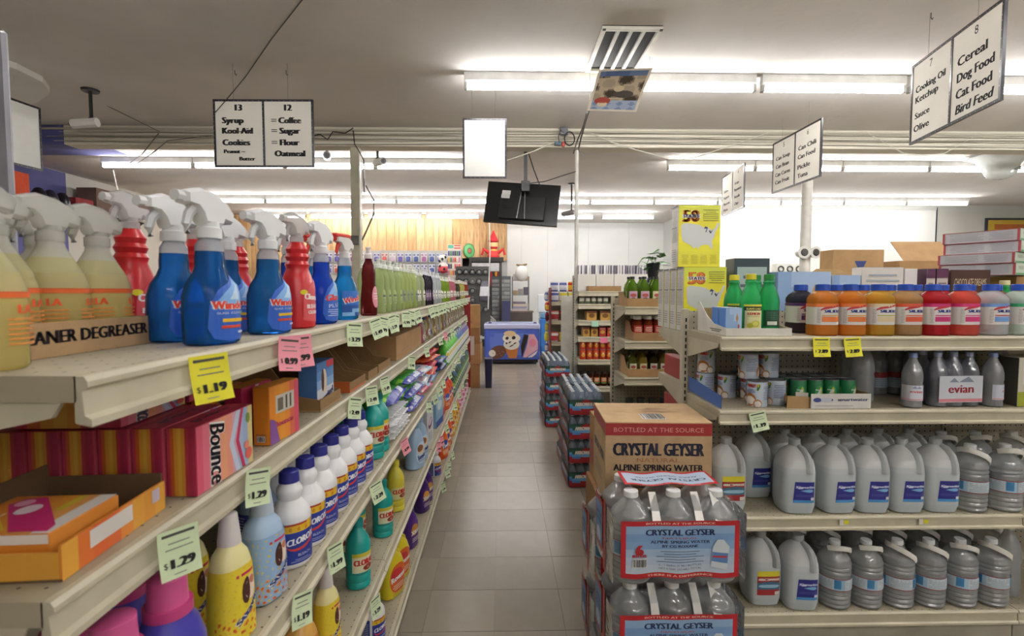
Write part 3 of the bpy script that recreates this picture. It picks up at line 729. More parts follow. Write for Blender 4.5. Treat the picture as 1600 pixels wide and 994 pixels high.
def a_bounce_pink(f, s, t, sx, sy, sz):
    f.rect(0, 0, sy, sz, '#b02a52').text('Bounce', sy*.5, sz*.6, sz*.13, '#e9cbd0', w=sy*.8, rot=-PI/2, fat=.1)
    s.rect(0, 0, sx, sz, '#a3264a').ell(sx*.5, sz*.5, sx*.3, sz*.25, '#c25a70'); t.rect(0, 0, sy, sx, '#d8902f')
ART['bounce_pink'] = a_bounce_pink
def a_sheets(f, s, t, sx, sy, sz):
    f.rect(0, 0, sy, sz, '#dd8f3a').rect(sy*.1, sz*.1, sy*.9, sz*.35, '#f0eee6'); s.rect(0, 0, sx, sz, '#df8a30').rect(0, sz*.75, sx, sz, '#efe6dc')
    t.grid(0, 0, sy, sx, 1, 6, lambda a, b: ['#efe9e2', '#e6a55a', '#e39a3c', '#e09036', '#dd8a34', '#da8430'][int((1-b)*5.99)])
    t.poly([(sy*.05, sx*.62), (sy*.75, sx*.10), (sy*.92, sx*.16), (sy*.95, sx*.34), (sy*.2, sx*.92), (sy*.05, sx*.95)], '#c92f73').poly([(sy*.05, sx*.3), (sy*.5, sx*.06), (sy*.62, sx*.1), (sy*.1, sx*.55)], '#e2c93a')
    t.ell(sy*.6, sx*.4, sy*.14, sx*.10, '#f0dfe4').ell(sy*.78, sx*.24, sy*.10, sx*.08, '#e8a7c0').rect(sy*.55, sx*.66, sy*.95, sx*.74, '#d8c23a').lines(sy*.1, sy*.5, sx*.12, sx*.3, 3, '#f3eecf')
ART['sheets'] = a_sheets
def a_suavitel(f, s, t, sx, sy, sz):
    f.grid(0, 0, sy, sz, 1, 5, lambda a, b: ['#e9e4da', '#dfe2ea', '#8fb4dc', '#5f92cc', '#4a7fc0'][int(b*4.99)])
    f.ell(sy*.42, sz*.55, sy*.14, sz*.28, '#e8d8c4', 14).ell(sy*.33, sz*.58, sy*.08, sz*.26, '#5a3a2a', 12).rect(sy*.55, sz*.84, sy, sz, '#cc3a4a').text('Suavitel', sy*.5, sz*.2, sz*.15, '#3a3f86', w=sy*.85, rot=.2, fat=.12)
    s.rect(0, 0, sx, sz, '#4a78b4')
ART['suavitel'] = a_suavitel
def a_geyser(f, s, t, sx, sy, sz):
    f.rect(0, sz*.84, sy, sz*.985, '#9e2b2c').text('BOTTLED AT THE SOURCE', sy*.5, sz*.91, sz*.055, '#d39a8a', w=sy*.84)
    f.text('CRYSTAL GEYSER', sy*.5, sz*.68, sz*.155, '#272a3c', w=sy*.84, fat=.07).text('NATURAL', sy*.5, sz*.55, sz*.05, '#a8634a', w=sy*.40)
    f.text('ALPINE SPRING WATER', sy*.5, sz*.46, sz*.08, '#2b2d3a', w=sy*.84, fat=.05).lines(sy*.2, sy*.8, sz*.2, sz*.34, 3, '#5b5044')
    s.rect(0, sz*.84, sx, sz*.985, '#9e2b2c').text('CRYSTAL GEYSER', sx*.5, sz*.55, sz*.11, '#272a3c', w=sx*.8, fat=.06).lines(sx*.2, sx*.8, sz*.2, sz*.35, 3, '#5b5044')
    t.bars(sy*.38, sy*.6, sx*.6, sx*.86, 14).lines(sy*.4, sy*.7, sx*.3, sx*.5, 3, '#b79a78'); t.rect(sy*.004, sx*.495, sy*.996, sx*.505, '#b58a5c')
ART['geyser'] = a_geyser
def a_geyser_small(f, s, t, sx, sy, sz):
    f.rect(sy*.55, sz*.1, sy, sz*.66, '#a8332e').ell(sy*.5, sz*.84, sy*.2, sz*.07, '#c79a70').text('2', sy*.5, sz*.84, sz*.07, '#a8443a'); t.rect(0, sx*.48, sy, sx*.52, '#b98f62'); s.rect(sx*.1, sz*.2, sx*.4, sz*.6, '#a8332e')
ART['geyser_small'] = a_geyser_small
def a_states(f, s, t, sx, sy, sz):
    f.grid(0, 0, sy, sz, 1, 8, lambda a, b: ['#dfd83e', '#e2dc3c', '#e6e034', '#ece32c', '#ebdd2a', '#e6dc34', '#e0de40', '#d6dc48'][int(b*7.99)])
    f.text('50', sy*.30, sz*.83, sz*.2, '#b8641f', w=sy*.37, fat=.10).text('50', sy*.29, sz*.838, sz*.18, '#e0762a', w=sy*.34, fat=.03).text('STATES', sy*.30, sz*.826, sz*.06, '#f6f4ee', w=sy*.40, fat=.3).text('STATES', sy*.30, sz*.826, sz*.052, '#3a4a78', w=sy*.37, fat=.1)
    us = [(.06,.66),(.07,.52),(.10,.42),(.20,.38),(.28,.36),(.36,.30),(.45,.33),(.47,.28),(.52,.34),(.62,.36),(.72,.36),(.80,.28),(.82,.34),(.80,.42),(.86,.50),(.88,.57),(.93,.63),(.97,.70),(.93,.72),(.88,.64),(.80,.60),(.74,.62),(.68,.66),(.60,.64),(.50,.68),(.30,.70),(.12,.71)]
    f.poly([(u*sy, v*sz) for u, v in us], '#cfd2cf')
    f.poly([(sy*.6, sz*.62), (sy*.64, sz*.66), (sy*.7, sz*.64), (sy*.66, sz*.56), (sy*.64, sz*.57), (sy*.67, sz*.62)], '#3d3f5c').poly([(sy*.72, sz*.58), (sy*.75, sz*.6), (sy*.77, sz*.57), (sy*.83, sz*.62), (sy*.78, sz*.55), (sy*.76, sz*.54)], '#3d3f5c')
    f.lines(sy*.58, sy*.95, sz*.74, sz*.94, 6, '#8a8430', frac=.3)
    for k in range(4): f.lines(sy*(.08+.22*k), sy*(.24+.22*k), sz*.04, sz*.2, 9, '#a89f3a', frac=.3)
    s.rect(0, 0, sx, sz, '#dcdcd6').lines(sx*.12, sx*.88, sz*.4, sz*.93, 22, '#9a9a96', frac=.3).rect(sx*.1, sz*.64, sx*.9, sz*.65, '#55555a').lines(sx*.12, sx*.8, sz*.08, sz*.3, 6, '#8f8f8c', frac=.3).rect(0, sz*.97, sx, sz, '#55566a')
    t.rect(0, 0, sy, sx, '#d8d240')
ART['states'] = a_states
def a_logo(f, s, t, sx, sy, sz):
    f.poly([(sy*.42, sz*.8), (sy*.66, sz*.8), (sy*.54, sz*.58)], '#3a4a8a').poly([(sy*.34, sz*.45), (sy*.54, sz*.66), (sy*.74, sz*.45), (sy*.54, sz*.2)], '#b4554a').poly([(sy*.44, sz*.45), (sy*.54, sz*.55), (sy*.64, sz*.45), (sy*.54, sz*.33)], '#c9ad88')
ART['logo'] = a_logo
def a_plain(f, s, t, sx, sy, sz):
    t.rect(0, sx*.49, sy, sx*.51, '#a98357'); f.rect(sy*.1, sz*.2, sy*.5, sz*.3, '#9a7850')
ART['plain'] = a_plain
def a_stripe(f, s, t, sx, sy, sz):
    s.rect(0, 0, sx, sz*.22, '#c2602c').text('2 L', sx*.4, sz*.7, sz*.1, '#5a4630', w=sx*.4); f.rect(0, 0, sy, sz*.22, '#c2602c')
ART['stripe'] = a_stripe
def a_frozen(f, s, t, sx, sy, sz):
    f.rect(0, 0, sy, sz, '#c9d6c4').rect(0, 0, sy, sz*.18, '#5f9a6a').text('FIBER CRUNCH', sy*.4, sz*.62, sz*.28, '#6b7a68', w=sy*.6).ell(sy*.88, sz*.6, sy*.05, sz*.28, '#b98a4a')
    s.rect(0, 0, sx, sz, '#c8c8cc').lines(sx*.1, sx*.55, sz*.15, sz*.85, 7, '#9a9aa4').lines(sx*.62, sx*.92, sz*.15, sz*.85, 7, '#a6a6ae').rect(0, 0, sx*.035, sz, '#b5525a').rect(sx*.965, 0, sx, sz, '#b5525a').rect(0, 0, sx, sz*.05, '#b5525a').rect(0, sz*.95, sx, sz, '#b5525a')
    t.rect(0, 0, sy, sx, '#d6d8d2')
ART['frozen'] = a_frozen
def a_purple(f, s, t, sx, sy, sz): f.rect(0, 0, sy, sz, '#c9bfb6').lines(sy*.15, sy*.85, sz*.1, sz*.8, 9, '#8a7c78'); s.rect(0, 0, sx, sz, '#4a2440'); f.rect(0, sz*.85, sy, sz, '#5a2c4c')
ART['purple'] = a_purple
def a_bluewhite(f, s, t, sx, sy, sz): f.grid(0, 0, sy, sz, 4, 4, lambda a, b: '#8fb0d8' if a+b < 1.1 else '#a9c4e4'); f.poly([(sy*.62, sz*.6), (sy*.7, sz*.8), (sy*.78, sz*.6), (sy*.7, sz*.45)], '#b98a4e').ell(sy*.8, sz*.3, sy*.05, sz*.1, '#b8433a'); t.rect(0, 0, sy, sx, '#e6e8e6')
ART['bluewhite'] = a_bluewhite
def a_snackbar(f, s, t, sx, sy, sz):
    f.rect(0, 0, sy, sz, '#dcd8d0').rect(0, sz*.15, sy, sz*.5, '#c8b8ae')
    for k, c in enumerate(('#c4503a', '#d9a03a', '#5a9a6a', '#7a4a8a', '#c24a6a', '#d27a3a')): f.ell(sy*(.1+.16*k), sz*.35, sy*.06, sz*.14, c, 10)
    f.lines(sy*.1, sy*.9, sz*.66, sz*.92, 3, '#a9b2b8'); t.rect(0, 0, sy, sx, '#e9e7e2')
ART['snackbar'] = a_snackbar
def a_darkframe(f, s, t, sx, sy, sz): f.rect(0, 0, sy, sz, '#2a3f44').rect(sy*.08, sz*.12, sy*.92, sz*.88, '#9fb4b0').lines(sy*.14, sy*.86, sz*.2, sz*.8, 5, '#4a6064')
ART['darkframe'] = a_darkframe
def a_choco(f, s, t, sx, sy, sz): f.rect(0, 0, sy, sz, '#4a2c22').text('CHOCOLATE DREAMS', sy*.5, sz*.8, sz*.12, '#d8c4a0', w=sy*.8).ell(sy*.3, sz*.4, sy*.2, sz*.2, '#3f6a8a').ell(sy*.66, sz*.36, sy*.2, sz*.18, '#8a5a34')
ART['choco'] = a_choco
def a_oxi(f, s, t, sx, sy, sz): f.rect(0, 0, sy, sz, '#d5d8dc').ell(sy*.5, sz*.58, sy*.34, sz*.14, '#6a3a6a', 14, .3).ell(sy*.5, sz*.62, sy*.26, sz*.08, '#d6cad8', 12, .3).lines(sy*.2, sy*.8, sz*.1, sz*.35, 4, '#8a92a4'); s.rect(0, 0, sx, sz, '#c6cad0')
ART['oxi'] = a_oxi
def a_blue(f, s, t, sx, sy, sz): f.grid(0, 0, sy, sz, 1, 5, lambda a, b: ['#2a4a9a', '#7ea9c8', '#8fb8d2', '#97c0d8', '#a2c8dc'][int(b*4.99)]); f.ell(sy*.5, sz*.6, sy*.3, sz*.14, '#dce8ee'); s.rect(0, 0, sx, sz, '#7fa8c4')
ART['blue'] = a_blue
def a_redpack(f, s, t, sx, sy, sz): f.rect(0, 0, sy, sz, '#b8342c').ell(sy*.5, sz*.5, sy*.35, sz*.2, '#e0b04a').lines(sy*.15, sy*.85, sz*.75, sz*.92, 2, '#f0dcc0'); s.rect(0, 0, sx, sz, '#9c2c28')
ART['redpack'] = a_redpack
def a_golden(f, s, t, sx, sy, sz): f.rect(0, 0, sy, sz, '#c99a45').ell(sy*.5, sz*.5, sy*.3, sz*.25, '#8a5a2a').rect(0, sz*.8, sy, sz, '#7a3a22'); s.rect(0, 0, sx, sz, '#a8803a')
ART['golden'] = a_golden
def a_cracker(f, s, t, sx, sy, sz): f.rect(0, 0, sy, sz, '#d6d2c2').rect(0, 0, sy, sz*.3, '#a8b23a').poly([(sy*.1, sz*.8), (sy*.9, sz*.86), (sy*.9, sz*.5), (sy*.1, sz*.46)], '#e6e2d6').text('YUMS', sy*.5, sz*.66, sz*.14, '#a8343a', w=sy*.7, fat=.12); s.rect(0, 0, sx, sz, '#5a584e')
ART['cracker'] = a_cracker
def open_box(name, cat, sx, sy, sz, low, col, inner, art=None):
    """display carton: high back and sides, low front lip (front +X)"""
    t = thing(name, None, cat); w = .004
    m = MB().box(-sx, 0, 0, sy, 0, w, inner); part(t, 'box_bottom', m, CARD)
    part(t, 'back_wall', MB().box(-sx, -sx+w, 0, sy, w, sz, col), CARD)
    for y in (0, sy-w): part(t, 'side_wall', MB().prism([(-sx+w, w), (0, w), (0, low), (-sx*.25, low+(sz-low)*.1), (-sx*.55, sz), (-sx+w, sz)], y, y+w, 1, col), CARD)
    fw = MB().box(-w, 0, w, sy-w, w, low, col); part(t, 'front_lip', fw, CARD)
    if art:
        f, s = Print(), Print(); ART[art](f, s, Print(), sx, sy, sz)
        if f.it: part(t, 'front_print', f.emit(MB(), lambda u, v, h: (h+.0002, u, v*low/sz)), PRINT)
        if s.it: part(t, 'side_print', s.emit(MB(), lambda u, v, h: (-sx+u, -h-.0002, v)), PRINT)
    return t
# cans, drinks ---------------------------------------------------------
def can(h, r_, art):
    t = thing('can', None, 'can')
    r = [(0, r_*.96), (.003, r_), (h-.003, r_), (h, r_*.96)]
    part(t, 'can_body', MB().loft(r, 20, {'coconut': '#c9d4e2', 'green': '#1f7a4a', 'redsnack': '#c23a26'}[art], cols=None), PRINT)
    lid = MB().loft([(h-.001, r_*1.015), (h+.0025, r_*1.015), (h+.003, r_*.93), (h+.0012, r_*.9)], 20, '#8a8d90'); part(t, 'lid', lid, METAL)
    p = Print(); c = 2*PI*r_
    if art == 'coconut':
        for u0 in (-c*.25, c*.25):
            p.ell(u0-r_*.3, h*.28, r_*.72, h*.265, '#b9783c', 16).ell(u0-r_*.24, h*.2, r_*.6, h*.22, '#f0e6dc', 16).ell(u0+r_*.55, h*.14, r_*.42, h*.17, '#c08a50', 14).ell(u0+r_*.58, h*.12, r_*.33, h*.13, '#f2eae2', 12)
            p.text('PARROT', u0-r_*.1, h*.84, h*.14, '#c4392f', w=r_*.9, fat=.14).ell(u0+r_*.62, h*.78, r_*.13, h*.14, '#3f8a3e', 10, -.3).ell(u0+r_*.58, h*.86, r_*.12, h*.06, '#d8c22e', 8)
            p.lines(u0-r_*.6, u0+r_*.3, h*.55, h*.72, 3, '#4a62a0')
        p.lines(-r_*.5, r_*.5, h*.3, h*.85, 8, '#7a86a8').lines(c/2-r_*.5, c/2+r_*.5, h*.3, h*.85, 8, '#7a86a8')
    elif art == 'green':
        for u0 in (0, c*.34, -c*.34): p.ell(u0, h*.5, r_*.6, h*.3, '#3fa05c', 14).ell(u0+r_*.15, h*.56, r_*.18, h*.18, '#d8d03a', 10).text('7', u0-r_*.1, h*.5, h*.3, '#e9efe6', fat=.12)
    else:
        for u0 in (0, c*.4, -c*.4): p.ell(u0, h*.45, r_*.7, h*.2, '#e2a03a', 14).rect(u0-r_*.6, h*.66, u0+r_*.6, h*.86, '#e06a2a', 3).ell(u0, h*.62, r_*.3, h*.1, '#f0dcb0', 10)
    part(t, 'label', p.emit(MB(), wrap(r, r_, off=.0004)), PRINT)
    return t
def suero(col, band, under):
    t = thing('electrolyte_drink_bottle', None, 'drink bottle')
    r = [(0, .048, .048, 3.2), (.006, .0535, .0535, 3.2), (.036, .054, .054, 3.2), (.04, .052, .052, 3.2), (.128, .052, .052, 3.2), (.132, .054, .054, 3.2), (.145, .0535, .0535, 3), (.158, .047, .047, 2.6), (.168, .035, .035, 2.2), (.174, .026), (.18, .0245)]
    part(t, 'bottle_body', MB().loft(r, 24, col), LIQ)
    part(t, 'bottle_cap', MB().loft([(.176, .029), (.199, .0282), (.201, .026)], 24, '#2a4fb0'), PLASTIC)
    p = Print(); p.rect(-.11, .043, .11, .125, '#ddd9d4', 28).rect(-.11, .112, .11, .125, band, 28)
    for u0 in (.010, .172):
        p.poly([(u0-.035, .104), (u0-.02, .112), (u0+.02, .121), (u0+.04, .123), (u0+.04, .117), (u0+.01, .112), (u0-.035, .098)], '#b8343c')
        p.text('SUERO', u0+.006, .096, .0115, '#23367e', w=.052, fat=.12).rect(u0-.03, .055, u0+.034, .074, band, 8).rect(u0-.03, .077, u0+.034, .081, under, 8)
        p.lines(u0-.052, u0-.034, .05, .105, 10, '#a09a98')
    part(t, 'label', p.emit(MB(), wrap(r, .052)), PRINT)
    return t
def lemon_bottle(cap, lab):
    t = thing('juice_bottle', None, 'juice bottle')
    r = [(0, .038), (.005, .042), (.012, .0425), (.125, .0425), (.15, .039), (.175, .030), (.19, .022), (.2, .0205), (.206, .0235), (.209, .0205), (.218, .0175)]
    part(t, 'bottle_body', MB().loft(r, 22, '#58e495'), LIQ)
    part(t, 'bottle_cap', MB().loft([(.216, .021), (.236, .0205), (.238, .018)], 20, cap), PLASTIC)
    p = Print()
    if lab == 'lemon':
        p.rect(-.042, .012, .042, .118, '#23372c', 8).rect(-.042, .110, .042, .118, '#d8d046', 8).rect(-.038, .022, .038, .094, '#e2e0a8', 8)
        p.text("SUN'S LAKE", 0, .101, .008, '#e6dc6a', w=.062, fat=.08).text('LEMON', 0, .082, .0105, '#b03a34', w=.05, fat=.12).text('FROM CONCENTRATE', 0, .071, .004, '#8a6a3a', w=.05)
        p.ell(.006, .042, .017, .013, '#c8c040').ell(-.016, .036, .012, .010, '#b8b23a').ell(.004, .043, .012, .009, '#dcd86a')
    else: p.rect(-.036, .03, .036, .095, '#1d4a38', 8).rect(-.02, .036, .02, .05, '#d9ddd2', 3).lines(-.026, .026, .056, .09, 5, '#4f7a66')
    part(t, 'label', p.emit(MB(), wrap(r, .0425)), PRINT)
    return t
def gallon_jug(lab, cap):
    """square shouldered milky gallon jug with the handle moulded into one corner of its shoulder"""
    t = thing('water_jug', None, 'water jug')
    r = [(0, .060, .060, 4), (.004, .066, .066, 4), (.035, .0735, .0735, 4), (.165, .0735, .0735, 4), (.186, .0728, .0728, 3.6), (.212, .068, .068, 3.2), (.233, .058, .058, 2.6), (.249, .043, .043, 2.2), (.259, .029), (.264, .0225), (.274, .0215)]
    b = [(z, a, (q+[None])[0] if q else a) for z, a, *q in r]
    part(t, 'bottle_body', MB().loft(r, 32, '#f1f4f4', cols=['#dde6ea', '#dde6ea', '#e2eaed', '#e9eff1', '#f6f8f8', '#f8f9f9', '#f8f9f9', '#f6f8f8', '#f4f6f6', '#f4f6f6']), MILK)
    part(t, 'bottle_cap', MB().loft([(.266, .0245), (.289, .0238), (.291, .0215)], 20, cap), MILKW)
    hd = MB().tube([(.020, .008, .262), (.044, .019, .254), (.064, .027, .232), (.073, .031, .204), (.0755, .032, .168)], [.010, .011, .0115, .0115, .012], 8, '#e4e8e8', flat=1.4); part(t, 'handle', hd, MILKW)
    p = Print()
    if lab == 'blue':
        p.poly([(-.024, .05), (.038, .05), (.038, .134), (-.018, .134)], '#2a2d84').rect(-.0235, .05, .038, .061, '#4a92cc', 3)
        p.text('Sparkletts', .009, .114, .009, '#d9def2', w=.05, rot=.0, slant=.2, fat=.1).ell(.009, .099, .018, .0065, '#7fb8e2', 16).rect(.014, .061, .034, .072, '#dcdce2', 2).lines(-.016, .03, .074, .084, 2, '#5a5ca8')
        part(t, 'label', p.emit(MB(), wrap(r, .0735, t0=.12)), PRINT)
    else:
        p.rect(-.036, .05, .036, .128, '#a3282c', 5).rect(-.036, .128, .036, .15, '#e2d33a', 5).poly([(-.036, .074), (-.036, .1), (0, .108), (.036, .1), (.036, .074)], '#3f6f8a')
        p.text('ARROWHEAD', 0, .116, .010, '#f2e6dc', w=.06, fat=.1).ell(0, .088, .03, .007, '#9cc4dc', 14).rect(.006, .052, .034, .066, '#e4ddd6', 2)
        part(t, 'label', p.emit(MB(), wrap(r, .0735, t0=.1)), PRINT)
    return t
RGAL = [(0, .058), (.004, .066), (.014, .0715), (.022, .067), (.030, .072), (.036, .072), (.044, .067), (.050, .072), (.056, .072), (.064, .067), (.070, .072), (.080, .0705), (.086, .071), (.146, .071), (.152, .0705), (.158, .072), (.163, .072), (.170, .067), (.176, .072), (.181, .072), (.188, .067), (.195, .0715), (.203, .071), (.212, .066), (.217, .066), (.226, .060), (.235, .052), (.25, .038), (.262, .026), (.27, .0225), (.278, .022)]
_RG = {}
def rgal_meshes():
    if _RG: return _RG
    _RG['body'] = MB().loft(RGAL, 28, '#f3f6f8').mesh('bottle_body', CLEAR)
    _RG['cap'] = MB().loft([(.272, .0245), (.290, .0238), (.292, .0215)], 18, '#eceeee').mesh('bottle_cap', PLASTIC)
    p = Print().rect(-.213, .088, .213, .144, '#a9c8dc', 44).rect(-.213, .088, .213, .092, '#8a3a3c', 44).rect(-.213, .14, .213, .144, '#8a3a3c', 44)
    for u0 in (-.12, .02, .15):
        p.rect(u0-.05, .093, u0+.045, .139, '#c9d5dc', 10).lines(u0-.045, u0+.04, .096, .136, 6, '#7d93a2', frac=.3).rect(u0+.047, .1, u0+.075, .139, '#3f7fae', 3)
    _RG['label'] = p.emit(MB(), wrap(RGAL, .071, off=.0012)).mesh('label', PRINT)
    _RG['strap'] = MB().tube([(-.028, -.036, .262), (.0, -.050, .272), (.034, -.046, .276), (.058, -.022, .268), (.066, .012, .252), (.060, .042, .232), (.045, .058, .214)], .0042, 6, '#f0eee8', flat=3.0).mesh('carry_strap', PLASTIC)
    _RG['ring'] = MB().loft([(.262, .03), (.27, .0295)], 16, '#eceae4').mesh('neck_ring', PLASTIC)
    return _RG
def round_gallon():
    t = thing('water_bottle', None, 'water bottle'); g = rgal_meshes()
    obj('bottle_body', g['body'], t); obj('bottle_cap', g['cap'], t); obj('label', g['label'], t)
    o = obj('carry_strap', g['strap'], t); o.rotation_euler.z = .5
    o.rotation_euler.x = .0
    return t
def geyser_art(w, h):
    p = Print().rect(-w/2, -h/2, w/2, h/2, '#c0222c', 14); a, b = w/2-.016, h/2-.016
    p.grid(-a, -b, a, b, 14, 6, lambda x, y: ['#c4d2e2', '#b9cbe0', '#a8c2de', '#86abd4', '#7ea4d0', '#94b6da'][int(y*5.99)])
    p.text('BOTTLED AT THE SOURCE', 0, h/2-.008, .0065, '#f0c8b8', w=w*.58, fat=.1).text('THERE IS A DIFFERENCE', 0, -h/2+.008, .0065, '#f0c8b8', w=w*.55, fat=.1)
    p.text('CRYSTAL GEYSER', .0, h*.30, .02, '#1f2f5c', w=w*.58, fat=.09).text('NATURAL', 0, h*.195, .006, '#b4606a', w=w*.3, fat=.1).text('ALPINE SPRING WATER', 0, h*.13, .010, '#33466e', w=w*.5, fat=.08).text('BY CG ROXANE', 0, h*.055, .009, '#33466e', w=w*.3, fat=.08)
    p.lines(-w*.2, w*.2, -h*.24, -h*.02, 5, '#6f83a0', frac=.3).text('6 - 1 Gallon (3.78L) BOTTLES', .0, -h*.275, .006, '#4a5c7a', w=w*.36).text('NET 6 Gals. (22.68L) TOTAL', 0, -h*.335, .006, '#4a5c7a', w=w*.36)
    p.text('6', -w*.345, h*.0, .034, '#b8222c', fat=.12).text('BOTTLES', -w*.345, -h*.105, .0085, '#b8222c', w=.045, fat=.12).bars(-w*.405, -w*.285, -h*.3, -h*.15, 12)
    p.poly([(w*.255, -h*.3), (w*.39, -h*.34), (w*.41, h*.06), (w*.38, h*.12), (w*.36, h*.18), (w*.31, h*.18), (w*.29, h*.12), (w*.27, h*.04)], '#d6dfe8').poly([(w*.262, -h*.2), (w*.394, -h*.23), (w*.40, -h*.06), (w*.268, -h*.04)], '#5a86be').rect(w*.268, -h*.135, w*.39, -h*.105, '#c23a44')
    return p
def geyser_pack():
    """six gallon bottles, three by two, in shrink film with a printed front card and a top handle card"""
    t = thing('water_bottle_pack', None, 'water pack'); g = rgal_meshes(); d = .1425
    for i in range(3):
        for j in range(2):
            b = obj('bottle', g['body'], t, (-.0715-j*d, -d+i*d, 0))
            obj('bottle_cap', g['cap'], b)
            obj('label', g['label'], b)
    wv = lambda y: .0035*(.5-.5*math.cos(2*PI*(y+d*1.5)/d))+.0005
    m = MB(); ny = 36; hs = (.01, .06, .1, .14, .19, .215, .235); vs = []
    for z in hs:
        for k in range(ny+1):
            y = -d*1.5+3*d*k/ny; vs.append((wv(y)-(.012 if z > .21 else 0)-(.03 if z > .23 else 0), y, z))
    m.add(vs, [(r_*(ny+1)+k, r_*(ny+1)+k+1, (r_+1)*(ny+1)+k+1, (r_+1)*(ny+1)+k) for r_ in range(len(hs)-1) for k in range(ny)], '#eef2f6', 0, True)
    for s_ in (-1, 1):                     # film on both ends
        sv = [(x, s_*(d*1.5+.003+.005*abs(math.sin(PI*x/d))), z) for z in hs for x in [-.285*k/16 for k in range(17)]]
        m.add(sv, [(r_*17+k, r_*17+k+1, (r_+1)*17+k+1, (r_+1)*17+k) for r_ in range(len(hs)-1) for k in range(16)], '#eef2f6', 0, True)
    # film drawn from the shoulders to the caps
    tv = [(.0-.03, -d*1.45+3*d*.97*k/ny, .236) for k in range(ny+1)]+[(-.055, -d*1.30+2.6*d*k/ny, .284-.02*abs(math.sin(PI*1.0*k/ny*3-PI/2+PI/2))) for k in range(ny+1)]
    m.add(tv, [(k, k+1, ny+1+k+1, ny+1+k) for k in range(ny)], '#eef2f6', 0, True)
    part(t, 'shrink_film', m, FILM, sharp=80)
    cardfn = lambda u, v, h: (wv(u)+.0025+h, u, .125+v-.005*(.5-.5*math.cos(2*PI*(u+d*1.5)/d))*(1 if v < 0 else 0)*min(1, -v/.09))
    cardfn.cell = .006
    part(t, 'front_card', geyser_art(.385, .185).emit(MB(), cardfn), PRINT)
    p = Print().rect(-.16, -.062, .16, .062, '#c0222c', 14).rect(-.15, -.048, .15, .048, '#b9cbe0', 14).text('CRYSTAL GEYSER', 0, -.016, .018, '#2a3a62', w=.26, rot=PI, fat=.08).text('ALPINE SPRING WATER', 0, .012, .010, '#4a5c7a', w=.22, rot=PI, fat=.05).text('BOTTLED AT THE SOURCE', 0, -.055, .006, '#f0c8b8', w=.2)
    topfn = lambda u, v, h: (-.14-v, u, .3075+h-.007*(.5-.5*math.cos(2*PI*u/d)))
    topfn.cell = .008
    part(t, 'top_card', p.emit(MB(), topfn), PRINT)
    for s_ in (-.0705, .0705, .135):       # the white paper carry straps seen through the film
        part(t, 'paper_strap', MB().add([(-.03, s_-.014, .235), (-.03, s_+.012, .235), (-.06, s_+.006, .288), (-.06, s_-.018, .288), (.002, s_-.018, .205), (.002, s_+.010, .205)], [(0, 1, 2, 3), (4, 5, 1, 0)], '#eeece6'), PAPER)
    p = Print().rect(.01, .04, .13, .22, '#a8232c', 4).rect(.02, .055, .12, .2, '#5f93c4', 4).text('CRYSTAL', .07, .16, .014, '#1f2f5c', w=.085, fat=.08).text('GEYSER', .07, .135, .014, '#1f2f5c', w=.085, fat=.08).ell(.07, .085, .035, .025, '#c4d2e2')
    p.rect(.15, .0, .185, .25, '#b3262c', 2)
    part(t, 'end_card', p.emit(MB(), lambda u, v, h: (-.27+u, -d*1.5-.010-h, v)), PRINT)
    return t
def clear_bottle(h, r_, lab, txt, capc):
    t = thing('water_bottle', None, 'water bottle')
    r = [(0, r_*.8), (.004, r_*.96), (.012, r_), (h*.10, r_*.96), (h*.14, r_), (h*.42, r_*.985), (h*.46, r_*.94), (h*.5, r_), (h*.62, r_*.98), (h*.74, r_*.82), (h*.84, r_*.5), (h*.9, r_*.36), (h*.93, r_*.36)]
    part(t, 'bottle_body', MB().loft(r, 18, '#eef2f8'), CLEAR)
    part(t, 'bottle_cap', MB().loft([(h*.92, r_*.42), (h*.985, r_*.41), (h, r_*.36)], 14, capc), PLASTIC)
    if lab:
        p = Print().rect(-r_*1.6, h*.14, r_*1.6, h*.42, lab, 10)
        if txt: p.text(txt, 0, h*.31, h*.05, '#c9424e', w=r_*1.25, fat=.08).poly([(-r_*.5, h*.36), (-r_*.2, h*.41), (0, h*.37), (r_*.25, h*.41), (r_*.5, h*.36)], '#8f9fbe').rect(-r_*1.6, h*.15, r_*1.6, h*.17, '#d89aa6', 10)
        else: p.rect(-r_*1.6, h*.32, r_*1.6, h*.42, '#a83a3c', 10).lines(-r_, r_, h*.16, h*.3, 4, '#8a98ac')
        part(t, 'label', p.emit(MB(), wrap(r, r_, off=.0008)), PRINT)
    return t
def evian_pack():
    t = thing('water_bottle_pack', None, 'water pack'); r_ = .034; h = .215
    r = [(0, r_*.8), (.004, r_*.96), (.012, r_), (h*.5, r_), (h*.62, r_*.98), (h*.74, r_*.82), (h*.84, r_*.5), (h*.93, r_*.36)]
    bm = MB().loft(r, 14, '#dfe4f4').mesh('bottle', CLEAR); cm = MB().loft([(h*.92, r_*.42), (h, r_*.4)], 12, '#aab6da').mesh('bottle_cap', PLASTIC)
    for i in range(3):
        for j in range(2): b = obj('bottle', bm, t, (-r_-j*2*r_, (i-1)*2*r_, 0)); obj('bottle_cap', cm, b)
    m = MB().loft([(.004, .066, .1, 4, -.068), (.05, .07, .104, 5, -.068), (.14, .069, .103, 4, -.068), (.185, .04, .08, 3, -.068)], 40, '#d6dcec', cap=False); part(t, 'shrink_film', m, FILM)
    p = Print().rect(-.092, .02, .092, .125, '#d5d9e4', 8).rect(-.092, .022, .092, .034, '#d88896', 8).poly([(-.05, .1), (-.03, .118), (-.01, .1), (.01, .112), (.03, .122), (.055, .1)], '#8a94ac').text('evian', 0, .075, .034, '#c4404e', w=.105, fat=.05)
    part(t, 'front_print', p.emit(MB(), lambda u, v, h_: (.0035+h_, u, v)), PRINT)
    return t
